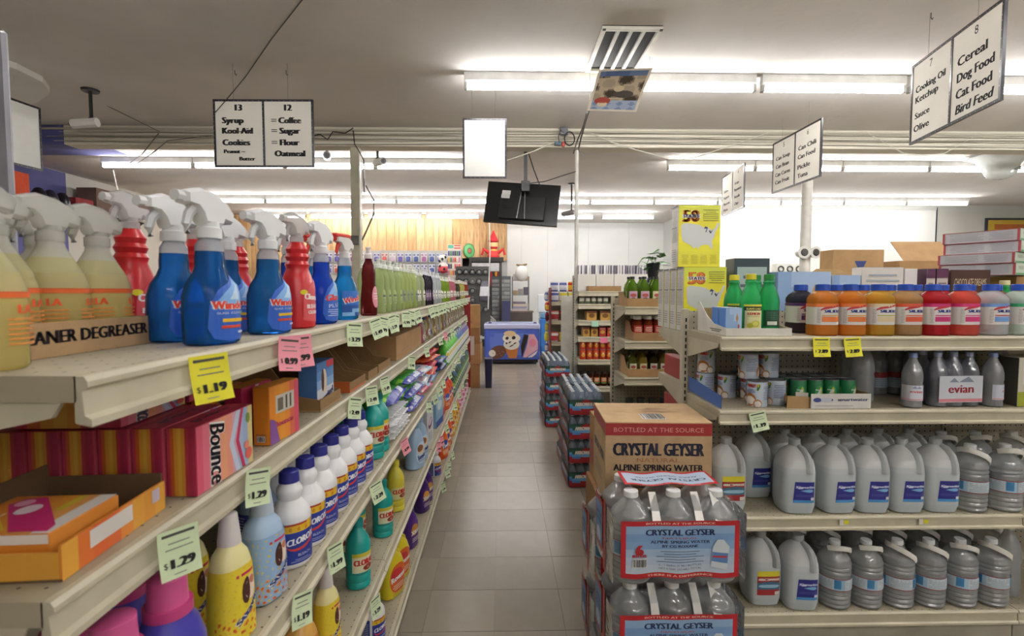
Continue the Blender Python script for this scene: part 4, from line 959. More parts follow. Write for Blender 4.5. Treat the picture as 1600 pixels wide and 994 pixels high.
def arrowhead_case():
    """24 small bottles (six by four) in printed shrink film"""
    t = thing('water_bottle_case', None, 'water case'); r_ = .0325; h = .178; NX, NY = 6, 4
    r = [(0, r_*.8), (.004, r_*.97), (h*.55, r_*.97), (h*.7, r_*.85), (h*.82, r_*.5), (h*.9, r_*.4)]
    bm = MB().loft(r, 10, '#b4c8e0').loft([(h*.945, r_*.45), (h, r_*.42)], 10, '#e6ecf2', mi=1).mesh('bottle', [FROST, PLASTIC])
    for i in range(NX):
        for j in range(NY): obj('bottle', bm, t, (-r_-i*2*r_, -r_*(NY-1)+2*r_*j, .002))
    D, Wd = NX*2*r_, NY*2*r_
    f = MB().loft([(.001, D/2+.001, Wd/2+.001, 9, -D/2), (.02, D/2+.003, Wd/2+.003, 9, -D/2), (.12, D/2+.003, Wd/2+.003, 8, -D/2), (.15, D/2-.006, Wd/2-.006, 7, -D/2), (.176, D/2-.022, Wd/2-.022, 6, -D/2)], 64, '#e4eaf2', cap=False); part(t, 'shrink_film', f, FILM, sharp=70)
    def art(w):
        p = Print().grid(-w/2, .006, w/2, .118, 12, 7, lambda a, b: ['#8f2329', '#9a272c', '#a02a30', '#4a80bc', '#5a9acc', '#2f5a4c', '#2a4a3e'][int(max(0, min(.999, b+.10*math.sin(a*7)*(.3 < b < .75)))*6.99)])
        p.poly([(-w*.3, .082), (0, .122), (w*.3, .082)], '#9c2a28').text('ARROWHEAD', 0, .084, .027, '#ece2d6', w=w*.66, fat=.1).ell(0, .06, w*.25, .010, '#6aa4cc', 14); return p
    part(t, 'front_print', art(Wd*.96).emit(MB(), lambda u, v, h_: (.0045+h_, u, v)), PRINT)
    part(t, 'side_print', art(D*.96).emit(MB(), lambda u, v, h_: (-D/2+u, -Wd/2-.0045-h_, v)), PRINT)
    return t
def oil_bottle(col, capc, lab, h, r_):
    t = thing('oil_bottle', None, 'oil bottle')
    r = [(0, r_*.9, r_*.9, 2.6), (.004, r_, r_, 2.6), (h*.62, r_, r_, 2.6), (h*.74, r_*.86, r_*.86, 2.2), (h*.84, r_*.5), (h*.9, r_*.36), (h*.93, r_*.36)]
    part(t, 'bottle_body', MB().loft(r, 16, col), LIQ)
    part(t, 'bottle_cap', MB().loft([(h*.92, r_*.46), (h, r_*.44)], 14, capc), PLASTIC)
    p = Print().rect(-r_*.8, h*.1, r_*.8, h*.5, lab, 5).ell(0, h*.36, r_*.5, h*.06, '#b0524a').ell(0, h*.22, r_*.35, h*.07, '#5a5a34')
    part(t, 'label', p.emit(MB(), wrap(r, r_)), PRINT)
    return t
def jar(col, capc, lab, h, r_):
    t = thing('sauce_jar', None, 'jar')
    r = [(0, r_*.9), (.004, r_), (h*.7, r_), (h*.8, r_*.8), (h*.86, r_*.72)]
    part(t, 'jar_body', MB().loft(r, 14, col), LIQ)
    part(t, 'lid', MB().loft([(h*.85, r_*.8), (h, r_*.8)], 14, capc), PLASTIC)
    p = Print().rect(-r_, h*.16, r_, h*.6, lab, 6).rect(-r_, h*.16, r_, h*.26, '#4f7a3a', 6).lines(-r_*.7, r_*.7, h*.34, h*.55, 3, '#f0e6d0')
    part(t, 'label', p.emit(MB(), wrap(r, r_)), PRINT)
    return t
def price_tag(col, price, two):
    """paper tag hung in the price channel, bottom edge curling forward"""
    t = thing('price_tag', None, 'price tag'); w = .052; h = .066; vs = []; n = 6
    cur = lambda v: .002+.010*((h-v)/h)**2
    m = MB()
    for i in range(n+1):
        v = h*i/n
        for q in (0, .0006): vs += [(cur(v)-q, -w/2, v-h), (cur(v)-q, w/2, v-h)]
    m.add(vs, [(i*4, i*4+1, i*4+5, i*4+4) for i in range(n)]+[(i*4+3, i*4+2, i*4+6, i*4+7) for i in range(n)], col)
    part(t, 'card', m, PAPER)
    p = Print().rect(-w*.4, h*.86, w*.4, h*.92, '#4a4c44').rect(-w*.26, h*.70, w*.26, h*.725, '#80827a').rect(-w*.34, h*.58, w*.34, h*.605, '#80827a').text('$', -w*.36, h*.30, .008, '#3a3a38').text(price, w*.06, h*.30, .0125, '#1f1f1e', w=w*.55, fat=.14).rect(-w*.2, h*.08, w*.1, h*.10, '#8a8c84')
    part(t, 'print', p.emit(MB(), lambda u, v, q: (cur(v)+q+.0002, u, v-h)), PAPER)
    return t
LIQ_Y = see_through('yellow_cleaner', .22, .1, .08)
MILKW = see_through('white_translucent_plastic', .22, .12, .12, tint=.5)
# ------------------------------------------------------------------ the cleaning aisle
def put(builder, args, x, y, z, rz, label, group=None): return spawn(builder, args, (x, y, z), rz, label, group)
J = random.Random(21)
T, S2, S3, S4, S5 = LZ
# degreasers in their printed carton
for r_, x in enumerate((-.642, -.735)):
    for i, y in enumerate((.664, .7485, .833)):
        put(degreaser_bottle, (), x, y, T+.0045, R(-14+J.uniform(-5, 5)), f'{ORD[i]} yellow degreaser spray bottle in the printed carton, {"front" if r_ == 0 else "rear"} row from the shelf end', 'degreasers in the carton').scale = (1, 1, .87)
put(degreaser_bottle, (), -.576, .574, T, R(-20), 'yellow degreaser spray bottle standing outside its carton at the shelf end', 'degreasers in the carton').scale = (1, 1, .87)
t = thing('display_carton', 'low brown carton printed CLEANER DEGREASER holding yellow spray bottles', 'carton', (-.594, .616, T+.0008))
part(t, 'box_bottom', MB().box(-.20, -.004, .004, .262, 0, .004, '#a98a64'), CARD)
part(t, 'front_wall', MB().box(-.004, 0, 0, .266, 0, .046, '#b09068'), CARD)
part(t, 'back_wall', MB().box(-.204, -.2, 0, .266, 0, .046, '#a98a64'), CARD)
for y in (0, .262): part(t, 'side_wall', MB().box(-.2, -.004, y, y+.004, .0, .046, '#a98a64'), CARD)
part(t, 'lettering', Print().text('CLEANER DEGREASER', .128, .027, .018, '#2a211a', w=.25, fat=.09).emit(MB(), lambda u, v, h: (h+.0003, u, v)), PRINT)
# blue window sprays and neighbours
W_ = [(-.482, .862, 'tall', 'first'), (-.572, .912, 'tall', 'second'), (-.482, 1.075, 'tall', 'third'), (-.58, 1.10, 'tall', 'fourth')]
for x, y, k, o_ in W_:
    put(window_spray, (k,), x, y, T, R(-16+J.uniform(-4, 4)), f'{o_} tall blue window spray bottle with clear trigger, {"front" if x > -.5 else "second"} row counted from the degreaser carton', 'tall blue window sprays').scale = (1.03, 1.03, .925)
for i, (x, y) in enumerate(((-.69, .975), (-.685, 1.17), (-.69, 1.36))):
    put(red_spray, (), x, y, T, R(-10), f'{ORD[i]} red bleach spray bottle in the rear row behind the blue sprays', 'red bleach sprays in the rear row')
put(red_spray, (), -.484, 1.232, T, R(-14), 'red bleach spray bottle at the shelf edge between two blue sprays', None)
put(window_spray, ('glass',), -.484, 1.395, T, R(-14), 'blue glass cleaner spray with a red and yellow label beside the red bottle')
put(window_spray, ('red_trigger',), -.484, 1.60, T, R(-20), 'blue window spray with red trigger at the shelf edge')
put(window_spray, ('red_trigger',), -.58, 1.62, T, R(-20), 'blue window spray with red trigger behind the one at the edge')
put(window_spray, ('glass',), -.58, 1.42, T, R(-14), 'blue glass cleaner spray in the second row behind the labelled one')
put(soap_bottle, ('#8a1626', '#e6dcdc', 'solid', .245), -.477, 1.86, T, R(-10), 'dark red dish soap bottle with clear pull cap next to the blue sprays')
ylast = 1.95
blocks = [('pale green', '#d3e4a8', '#e9efe6', 2.02, 2.42, .215), ('yellow-green labelled', '#dcea9e', '#e4e8dc', 2.46, 2.80, .22), ('pale lime', '#dde8b8', '#e6eae0', 2.84, 3.06, .215), ('dark purple', '#2a1a3a', '#e2e0e6', 3.10, 3.42, .225), ('clear white', '#e4eaee', '#e6eaee', 3.46, 3.90, .22), ('bright green', '#a9cc30', '#e4e8d8', 3.94, 4.56, .205), ('pink', '#f08fa2', '#ecdcde', 4.60, 5.20, .215), ('olive', '#5a5a2a', '#dcd8c8', 5.24, 5.66, .20), ('pale yellow', '#ece478', '#eceadc', 5.70, 6.36, .21), ('orange-red', '#c8442a', '#e8dcd4', 6.42, 7.05, .21)]
for nm, col, cap, y0, y1, h in blocks:
    y = max(y0, ylast+.083); i = 0
    lab = 'dark' if nm == 'dark purple' else {'pale green': '#9fb06a', 'yellow-green labelled': '#7f8a7a'}.get(nm, '#e9e6da')
    while y < y1+.001:
        put(soap_bottle, (col, cap, lab, h), -.474+J.uniform(-.010, .002), y, T, R(-8+J.uniform(-6, 6)), f'{ORD[i]} {nm} dish soap bottle in the front row of the top shelf', nm+' dish soaps')
        if y < 3.4: put(soap_bottle, (col, cap, lab, h), -.545, y+.02, T, R(-8), f'{ORD[i]} {nm} dish soap bottle in the second row of the top shelf', nm+' dish soaps')
        ylast = y; y += .092+J.uniform(0, .012); i += 1
# second shelf: dryer sheet boxes and display cartons
bx = dict(sx=.047, sy=.175, sz=.112)
for i in range(6):
    put(carton, ('dryer_sheet_box', 'carton', .047, .175, .112, '#b8344e', 'bounce'), -.487-i*.0505, .815-.004*i, S2, R(J.uniform(-1.5, 1.5)), f'{ORD[i]} upright pink and orange dryer sheet box counted from the shelf edge', 'upright dryer sheet boxes')
for i, (x, y) in enumerate(((-.60, .81), (-.605, .995))):
    put(carton, ('dryer_sheet_box', 'carton', .16, .175, .048, '#a82a48', 'bounce'), x, y, S2+.1135, R(2), f'dryer sheet box lying flat on the upright ones, {"over the near end" if i == 0 else "further along"}', 'flat dryer sheet boxes')
put(carton, ('dryer_sheet_box', 'carton', .036, .125, .125, '#dd8a2c', 'bounce_small'), -.492, 1.085, S2, R(-6), 'small orange dryer sheet box with a window, standing at the shelf edge')
put(carton, ('dryer_sheet_box', 'carton', .036, .125, .125, '#a3264a', 'bounce_pink'), -.545, 1.075, S2, R(-3), 'dark pink dryer sheet box behind the small orange one')
for i, x in enumerate((-.60, -.655)): put(carton, ('dryer_sheet_box', 'carton', .04, .13, .12, '#c9822c', 'bounce_small'), x, 1.06, S2, 0, f'{ORD[i]} orange dryer sheet box in the shadow behind the pink one')
# orange open tray with a sheet carton in it
t = thing('open_tray', 'open orange printed tray holding a dryer sheet carton at the shelf end', 'tray', (-.498, .575, S2+.0008), R(4))
w = .003; sx, sy, sz = .165, .20, .042
part(t, 'tray_bottom', MB().box(-sx, 0, 0, sy, 0, w, '#6a5238'), CARD)
part(t, 'front_wall', MB().box(-w, 0, 0, sy, w, sz, '#d98a36'), PRINT)
part(t, 'back_wall', MB().box(-sx, -sx+w, 0, sy, w, sz+.03, '#6a5238'), CARD)
part(t, 'near_wall', MB().box(-sx+w, -w, 0, w, w, sz*.8, '#dca03c'), PRINT); part(t, 'far_wall', MB().box(-sx+w, -w, sy-w, sy, w, sz+.012, '#6a5238'), CARD)
part(t, 'front_print', Print().grid(0, 0, sy, sz, 8, 1, lambda a, b: ['#dfa23c', '#d9702e', '#d8642e', '#d86a32', '#dd8a3a', '#dda03e', '#d9963a', '#dda23e'][int(a*7.99)]).rect(sy*.22, sz*.38, sy*.62, sz*.9, '#dad6d0').rect(sy*.84, sz*.45, sy*.93, sz*.9, '#c4b8c8').emit(MB(), front(.0004)), PRINT)
put(carton, ('dryer_sheet_box', 'carton', .13, .115, .048, '#dd8f3a', 'sheets'), -.519, .585, S2+.0035, R(3), 'orange and magenta dryer sheet carton lying in the open tray')
for j, (x, y0, sy_, h_, art, lab) in enumerate(((-.492, 1.39, .175, .165, None, 'first brown display carton on the second shelf, holding a blue softener box'), (-.490, 1.655, .19, .165, 'stripe', 'brown display carton with an orange band at its base'), (-.489, 1.885, .14, .165, None, 'narrow empty brown display carton past the orange banded one'), (-.494, 2.06, .22, .165, None, 'wider empty brown display carton beside the long closed carton'))):
    t = spawn(open_box, ('display_carton', 'carton', .30, sy_, h_, .032, '#8f7048', '#a58760', art), (x, y0, S2), 0, lab, 'brown display cartons')
put(carton, ('softener_sheet_box', 'carton', .05, .14, .125, '#4a78b4', 'suavitel'), -.506, 1.405, S2+.005, 0, 'blue and cream softener sheet box with a picture, standing in a brown carton')
put(carton, ('shipping_carton', 'carton', .32, .75, .115, '#a98458', 'plain', 'card'), -.495, 2.42, S2, 0, 'long closed brown carton lying on the second shelf')
put(bag, (.16, .4, .05, '#2c3a62', '#3a4c7c', '#22304f', 'plain'), -.62, 2.75, S2+.118, 0, 'dark blue bag lying on the long brown carton')
put(soap_bottle, ('#e0889c', '#d8667e', '#f0d4d8', .13), -.515, 3.25, S2, 0, 'small pink bottle beside the long brown carton')
cols2 = ['#e8e4da', '#3a2a22', '#c9a66a', '#dfe3e8', '#a8703a', '#e6ddb0', '#6a4a2c', '#cfd6de']
y = 3.36; i = 0
while y < 7.0:
    c = cols2[(i*5+i//3) % 8]
    put(soap_bottle, (c, ('#e4e0d8', '#3a4a8a', '#c8442a')[i % 3], ('#d9c9a0', '#8a3a34', '#e6e2da', '#3f5a8a', '#b9a03a')[i % 5], .165 if i % 3 else .145), -.515+J.uniform(-.008, 0), y, S2, R(J.uniform(-15, 5)), f'{ORD[i]} small cleaner bottle after the brown cartons on the second shelf', 'small cleaner bottles'); i += 1; y += .092
# third shelf
for i, (x, y) in enumerate(((-.500, .755), (-.505, .655), (-.60, .70), (-.60, .80))):
    put(pinkcap_bottle, (), x, y, S3, R(-10), f'{ORD[i]} blue detergent bottle with a large pink cap below the shelf end', 'pink capped detergents')
Y_ = ('#e6cf38', '#ebe3a4', '#dcd8d6')
for i, (x, y) in enumerate(((-.487, .905), (-.578, .925), (-.578, .835+.2))):
    if i < 2: put(softener_bottle, Y_, x, y, S3, R(-20), f'yellow fabric softener bottle on the third shelf, {"at the edge" if i == 0 else "just behind the one at the edge"}', 'yellow fabric softeners').scale = (.87, .87, 1.0)
put(softener_bottle, ('#8fb0d6', '#a9c4e0', '#b8c8d8'), -.487, 1.03, S3, R(-20), 'light blue fabric softener bottle between the yellow one and the bleach')
for i in range(7): put(bleach_bottle, ('#e9e9ea', '#2c2f86', 'c'), -.487, 1.165+i*.096, S3, R(-28+J.uniform(-4, 4)), f'{ORD[i]} white bleach bottle with blue cap in the front row', 'white bleach bottles')
for i in range(5): put(bleach_bottle, ('#8fa4b8' if i == 0 else '#e9e9ea', '#2c2f86', 'c'), -.585, 1.22+i*.098, S3, R(-20), ('white bleach bottle behind the first, its shade painted grey-blue' if i == 0 else f'{ORD[i]} white bleach bottle in the second row'), 'white bleach bottles')  # the first one's grey-blue body is shade put into its colour
TEAL = ('#1f9a92', '#d9d6b4', 'CLORALEX', '#1d8a86')
for i, (x, y) in enumerate(((-.482, 1.908), (-.482, 1.994), (-.575, 1.908), (-.575, 1.994))):
    put(ribbed_bottle, TEAL, x, y, S3, R(-25), f'{ORD[i % 2]} teal cleaner bottle on the third shelf, {"front" if i < 2 else "second"} row', 'teal cleaners on the third shelf')
put(bag, (.31, .38, .082, '#4caa46', '#434aac', '#c9cfe8', 'flower'), -.606, 2.245, S3+.122, R(3), 'green detergent bag lying on the stack of white powder bags')
for i in range(4): put(bag, (.30, .36, .030, '#dfdfe0', '#3c4270', '#c4c8ce', 'white'), -.600+J.uniform(-.008, .008), 2.24+J.uniform(-.015, .015), S3+i*.0297, R(J.uniform(-4, 4)), f'{ORD[i]} white powder detergent bag counted up its stack', 'stacked white detergent bags')
for i in range(3): put(bag, (.31, .40, .066, '#4caa46', '#434aac', '#c9cfe8', 'flower'), -.598+J.uniform(-.008, .008), 2.68+J.uniform(-.01, .01), S3+i*.069, R(J.uniform(-4, 4)), f'{ORD[i]} green detergent bag with a blue flowered end counted up its stack', 'stacked green detergent bags')
for i in range(3): put(bag, (.26, .40, .052, ('#b83a5c', '#cfd4da', '#d2d6dc', '#b23a52')[i], '#7fa8c8', '#d9a0b4', 'plain'), -.59, 3.135, S3+i*.054, R(J.uniform(-4, 4)), f'{ORD[i]} bag of the pink and white detergent stack beyond the green bags', 'pink and white bags')
for i in range(5): put(bag, (.28, .42, .047, ('#5a88b4', '#d8532c', '#c8384e', '#dc6a34', '#c23a44')[i], '#e05a30', '#d04a6a', 'plain'), -.612, 3.58, S3+i*.0445, R(J.uniform(-4, 4)), f'{ORD[i]} bag of the red and orange detergent stack', 'red and orange bags')
for i in range(2): put(bag, (.30, .42, .06, '#2c3f7a', '#3a58a0', '#20305c', 'plain'), -.602, 4.04, S3+i*.056, 0, f'{ORD[i]} dark blue bag beyond the red and orange stack', 'dark blue bags')
y = 4.32; i = 0
seq = ['#5cb83a', '#5cb83a', '#63be44', '#63be44', '#3f6fb0', '#3f6fb0', '#3f6fb0', '#4a5ab0', '#5a4a9c', '#5a4a9c', '#5a4a9c', '#6a6aa0']
while y < 7.0:
    c = seq[min(11, int((y-4.3)/.23))]
    put(jug, (c, '#e6e2d8' if i % 2 else c, '#dfe6ea', .09, .21, 'Gain', '#d8c23a'), -.482, y, S3, R(-20), f'{ORD[i]} coloured cleaner jug on the third shelf toward its far end', 'coloured jugs on the third shelf'); y += .112; i += 1
# fourth shelf
put(softener_bottle, Y_, -.490, 1.40, S4, R(-20), 'yellow fabric softener bottle alone on the fourth shelf')
for i, (x, y) in enumerate(((-.50, 1.245), (-.58, 1.32), (-.585, 1.20))): put(softener_bottle, ('#d98a2a', '#e4b05a', '#dcd8d6'), x, y, S4, R(-20), f'{ORD[i]} orange fabric softener bottle on the fourth shelf', 'orange fabric softeners')
for i, (x, y) in enumerate(((-.485, 1.70), (-.485, 2.06), (-.575, 1.84), (-.575, 1.98))): put(ribbed_bottle, TEAL, x, y, S4, R(-25), f'{ORD[i]} teal cleaner bottle on the fourth shelf', 'teal cleaners on the fourth shelf')
put(ribbed_bottle, ('#c8bc3a', '#c9c48a', 'CLORALEX', '#d0c440'), -.483, 2.30, S4, R(-25), 'yellow cleaner bottle with a red lettered label on the fourth shelf')
for i, y in enumerate((2.86, 3.0)): put(soft_jug, ('#9db8d2', '#88a8c8', 'Suavitel'), -.488, y, S4, R(-22), f'{ORD[i]} pale blue fabric softener jug on the fourth shelf', 'pale blue softener jugs')
put(carton, ('detergent_box', 'carton', .10, .16, .24, '#c6cad0', 'oxi'), -.47, 3.22, S4, R(-6), 'white powder detergent box with a purple swirl')
put(carton, ('detergent_box', 'carton', .12, .24, .25, '#7fa8c4', 'blue'), -.47, 3.66, S4, R(-6), 'light blue powder detergent box with dark blue base')
put(carton, ('detergent_box', 'carton', .12, .18, .2, '#b8342c', 'redpack'), -.47, 3.97, S4, R(-4), 'red powder detergent box between the blue box and orange jugs')
for i in range(3): put(jug, ('#dd4a24', '#3a2f8c', '#e2702c', .13, .27, 'Tide', '#2f4fae'), -.484, 4.28+i*.15, S4, R(-20), f'{ORD[i]} orange laundry jug with purple cap on the fourth shelf', 'orange jugs on the fourth shelf')
y = 4.8; i = 0
while y < 7.0:
    put(jug, (['#1f4a34', '#20523a', '#3a6a9c', '#18402e'][i % 4], '#cfd6da', '#3f7a58', .12, .26, 'Gain', '#9ab83a'), -.484, y, S4, R(-20), f'{ORD[i]} dark green cleaner jug at the far end of the fourth shelf', 'dark green jugs'); y += .14; i += 1
# bottom deck
put(bleach_bottle, ('#e9e9ea', '#e6e6e6', 'c'), -.497, 1.93, S5, R(-20), 'white bottle with white cap on the bottom deck')
for i, y in enumerate((2.235, 2.37)): put(jug, ('#dccb2a', '#3f7ab0', '#d8662c', .13, .25, 'Roma', '#c8303a'), -.492, y, S5, R(-25), f'{ORD[i]} yellow detergent bottle with a red and blue label on the bottom deck', 'yellow detergents on the deck')
put(jug, ('#4f2a80', '#5a3a8c', '#5c3488', .10, .25, 'Xtra', '#c88a3a'), -.49, 2.66, S5, R(-20), 'plain purple detergent bottle on the bottom deck')
put(jug, ('#45227a', '#c9c43a', '#5c3488', .10, .255, 'Xtra', '#dca03a'), -.49, 3.10, S5, R(-25), 'purple detergent bottle with yellow-green cap and X label')
put(jug, ('#45227a', '#b9c43a', '#5c3488', .10, .255, 'Xtra', '#dca03a'), -.49, 3.24, S5, R(-25), 'second purple detergent bottle, behind the one with yellow-green cap')
put(bleach_bottle, ('#dfe0e4', '#e6a0b4', 'c'), -.487, 3.70, S5, R(-25), 'white and violet stain remover bottle on the bottom deck')
for i in range(3): put(jug, ('#e0561f', '#d8428a' if i == 0 else '#e4e4e0', '#e27a2c', .14, .30, 'Tide', '#2f4fae'), -.484, 4.10+i*.17, S5, R(-22), f'{ORD[i]} orange laundry jug on the bottom deck', 'orange jugs on the deck')
for i in range(4): put(jug, ('#e0a428', '#2f3f8c' if i else '#e8e8e4', '#e6c04a', .15, .29, 'A+H', '#c8442a'), -.484, 4.72+i*.18, S5, R(-22), f'{ORD[i]} golden laundry jug on the bottom deck', 'golden jugs on the deck')
for i in range(5): put(jug, ('#d98aa8' if i < 3 else '#3f5a44', '#e8a0b8', '#ecc8d6', .14, .28, 'Zote', '#c85a8a'), -.484, 5.5+i*.28, S5, R(-22), f'{ORD[i]} pink or green laundry jug at the far end of the deck', 'far jugs on the deck')
# price tags in the channels
GREEN, PINK, YEL = '#cfe0b8', '#f09aa8', '#e8e03a'
def tags(z, spec, shelf, x=LX+.016):
    for i, (px, col, pr) in enumerate(spec):
        y = abs(x-.018)*800/(783-px)
        nm = {GREEN: 'pale green', PINK: 'pink', YEL: 'yellow'}[col]
        spawn(price_tag, (col, pr, 0), (x, y, z-.002), R(-30+J.uniform(-8, 8)), f'{nm} paper price tag, {ORD[i]} along the {shelf} from its near end', 'price tags on the '+shelf, tilt=(R(J.uniform(-16, 16)), 0))
tags(T, [(308, YEL, '1.19'), (440, PINK, '0.99'), (455, PINK, '1.99'), (545, GREEN, '3.29'), (577, GREEN, '1.49'), (592, GREEN, '1.99'), (604, GREEN, '2.29'), (611, GREEN, '2.29')]+[(q, GREEN, '1.99') for q in (628, 637, 645, 668, 675, 682, 688, 696, 702, 707, 713, 718, 723, 728)], 'top shelf channel')
tags(S2, [(252, GREEN, '1.29'), (386, GREEN, '1.29')]+[(q, GREEN, '2.49') for q in (546, 571, 592, 638, 661, 683)]+[(692, PINK, '1.99')]+[(q, GREEN, '1.99') for q in (702, 716, 726)], 'second shelf channel', LX-.045+.020)
tags(S3, [(452, GREEN, '1.19'), (506, GREEN, '1.99'), (574, GREEN, '2.29'), (622, PINK, '0.99')]+[(q, GREEN, '2.99') for q in (664, 672, 680, 688, 697, 705, 712, 720, 726)], 'third shelf channel')
tags(S4, [(571, GREEN, '3.29'), (680, PINK, '4.99'), (684, PINK, '4.99')]+[(q, GREEN, '3.99') for q in (692, 700, 707, 714, 720, 727)], 'fourth shelf channel')
tags(S5, [(686, GREEN, '5.99'), (693, GREEN, '5.99'), (697, GREEN, '4.99'), (702, GREEN, '4.99')], 'bottom deck channel')
# ------------------------------------------------------------------ the water shelves
RT, R2, R3, R4 = RZ
def rput(builder, args, px, y, z, label, group=None, rz=0, scale=None):
    """stand a product on shelf height z at depth y, in the photograph's column px; front looks down the room (-Y)"""
    p = AY(px, 500, y); return spawn(builder, args, (p.x, y, z), -PI/2+R(rz), label, group, None, scale or SCALES.get(builder.__name__))
SCALES = {'round_gallon': (.85, .85, .90), 'gallon_jug': (.905, .905, .985), 'suero': (.94, .94, 1), 'lemon_bottle': (.95, .95, 1)}
SU = {'grape': ('#4a3f4a', '#5a3a70', '#4a3a6a'), 'orange': ('#ffb04a', '#e07a3a', '#d8a03a'), 'yellow': ('#f4c850', '#d9c8a0', '#b0a832'), 'tan': ('#e6c088', '#d85a3a', '#d8603a'), 'red': ('#e03440', '#c22f70', '#b82c6a'), 'pink': ('#ff7c6a', '#d23a78', '#d0508a'), 'clear': ('#eef4f6', '#6f98d2', '#b83a4a'), 'green': ('#e6f6ea', '#3aa06a', '#3aa06a')}
row_ = [(1250, 'grape'), (1284, 'orange'), (1327, 'orange'), (1371, 'yellow'), (1413, 'tan'), (1456, 'red'), (1501, 'pink'), (1546, 'clear'), (1591, 'green')]
for i, (px, k) in enumerate(row_):
    yy = 2.13 if k == 'grape' else 1.995
    rput(suero, SU[k], px, yy, RT, f'{k} coloured electrolyte drink bottle, {ORD[i]} from the lemon juice in the front row', 'electrolyte drinks', rz=J.uniform(-9, 9)-3)
for i, (px, k) in enumerate([(1305+41*q, c) for q, c in enumerate(('orange', 'orange', 'yellow', 'tan', 'red', 'pink', 'pink', 'clear', 'green'))]):
    rput(suero, SU[k], px, 2.165, RT, f'{k} coloured electrolyte drink bottle, {ORD[i]} in the second row', 'electrolyte drinks', rz=J.uniform(-9, 9)-3)
# tray with lemon juice and blue drink boxes
x0, x1, y0, y1 = .866, 1.122, 1.95, 2.235
t = thing('display_tray', 'white cut-away cardboard tray holding green lemon juice bottles', 'tray', (0, 0, RT+.001))
part(t, 'tray_bottom', MB().box(x0, x1, y0, y1, 0, .003, '#c9c2b4'), CARD)
part(t, 'front_wall', MB().box(x0, x1, y0-.003, y0, 0, .03, '#dcd9d0'), CARD)
part(t, 'side_wall', MB().prism([(y0, .003), (y1, .003), (y1, .125), (y1-.02, .128), (y1-.10, .07), (y1-.17, .042), (y0, .03)], x0, x0+.003, 0, '#dedbd3'), CARD)
part(t, 'side_wall', MB().prism([(y0, .003), (y1, .003), (y1, .1), (y1-.06, .05), (y0, .03)], x1-.003, x1, 0, '#c9b896'), CARD)
part(t, 'rear_wall', MB().box(x0, x1, y1, y1+.003, 0, .1, '#a98c64'), CARD)
part(t, 'lettering', Print().lines(y0+.04, y0+.15, .010, .024, 2, '#55534e', frac=.6).emit(MB(), lambda u, v, h: (x0-h, y0*2+.19-u, v)), PRINT)
for i, (px, yy, a) in enumerate(((1172, 2.015, ('#d9cf3a', 'lemon')), (1200, 2.04, ('#2c8a3f', 'dark')), (1146, 2.14, ('#d9cf3a', 'lemon')), (1180, 2.14, ('#2c8a3f', 'dark')))):
    rput(lemon_bottle, a, px, yy, RT+.0035, ('green lemon juice bottle with yellow cap at the front of its tray', 'green juice bottle with green cap at the front of its tray', 'green lemon juice bottle with yellow cap at the rear of its tray', 'green juice bottle with green cap at the rear of its tray')[i], 'lemon juice bottles', rz=-4)
for i, (px, yy) in enumerate(((1140, 2.005), (1128, 2.075))):
    p = AY(px, 500, yy); spawn(carton, ('drink_box', 'drink box', .06, .065, .105, '#3f7fd0', 'bluewhite'), (p.x-.03, yy-.03, RT+.0035), -PI/2, f'{ORD[i]} small blue drink box at the aisle end of the lemon juice tray', 'blue drink boxes')
for i, px in enumerate((1105, 1118)): pass
# the far half of the top shelf: yellow boxes
for i in range(4): spawn(carton, ('snack_box', 'carton', .088, .20, .30, '#dcd642', 'states'), (.852, 2.375+.098*i, 1.262), -PI/2, f'yellow snack box with a map, {ORD[i]} in the row behind the lemon juice', 'yellow map boxes')
spawn(carton, ('snack_box', 'carton', .088, .20, .29, '#dcd642', 'states'), (.838, 2.42, 1.5645), -PI/2, 'yellow snack box with a map standing on top of the other map boxes')
ZB = 1.2625
def back_box(px0, px1, top, y, dep, col, art, label, name='carton', mat='print', z=ZB):
    a, b = AY(px0, top, y), AY(px1, top, y)
    return spawn(carton, (name, 'carton', dep, round(b.x-a.x, 3), round(a.z-z, 3), col, art, mat), (a.x, y, z), -PI/2, label)
back_box(1216, 1299, 425, 2.36, .10, '#8fb0d8', 'bluewhite', 'pale blue cracker carton behind the grape drink', 'snack_carton')
back_box(1148, 1203, 404, 2.42, .10, '#2a3f44', 'darkframe', 'dark green carton behind the lemon juice bottles', 'snack_carton')
back_box(1301, 1345, 430, 2.36, .10, '#dfe2e2', 'bluewhite', 'white and blue cracker carton behind the orange drinks', 'snack_carton')
back_box(1347, 1412, 418, 2.36, .07, '#dcd8d0', 'snackbar', 'white snack carton with coloured fruit dots behind the yellow drink', 'snack_carton')
back_box(1414, 1434, 420, 2.36, .12, '#e0dcd8', None, 'plain white narrow carton beside the dotted snack carton', 'snack_carton')
back_box(1448, 1462, 420, 2.365, .10, '#4a2440', 'purple', 'first purple sided carton with printed face', 'snack_carton')
back_box(1464, 1482, 420, 2.365, .10, '#4a2440', 'purple', 'second purple sided carton with printed face', 'snack_carton')
back_box(1486, 1548, 422, 2.39, .10, '#4a2c22', 'choco', 'dark brown chocolate carton under the white stacked boxes', 'snack_carton')
for i, (px, yy) in enumerate(((1567, 2.386), (1606, 2.386))): rput(lemon_bottle, ('#d6d0a0', 'dark'), px, yy, ZB, f'{ORD[i]} green bottle with pale cap on the rear half of the top shelf', 'green bottles at the rear', rz=0)
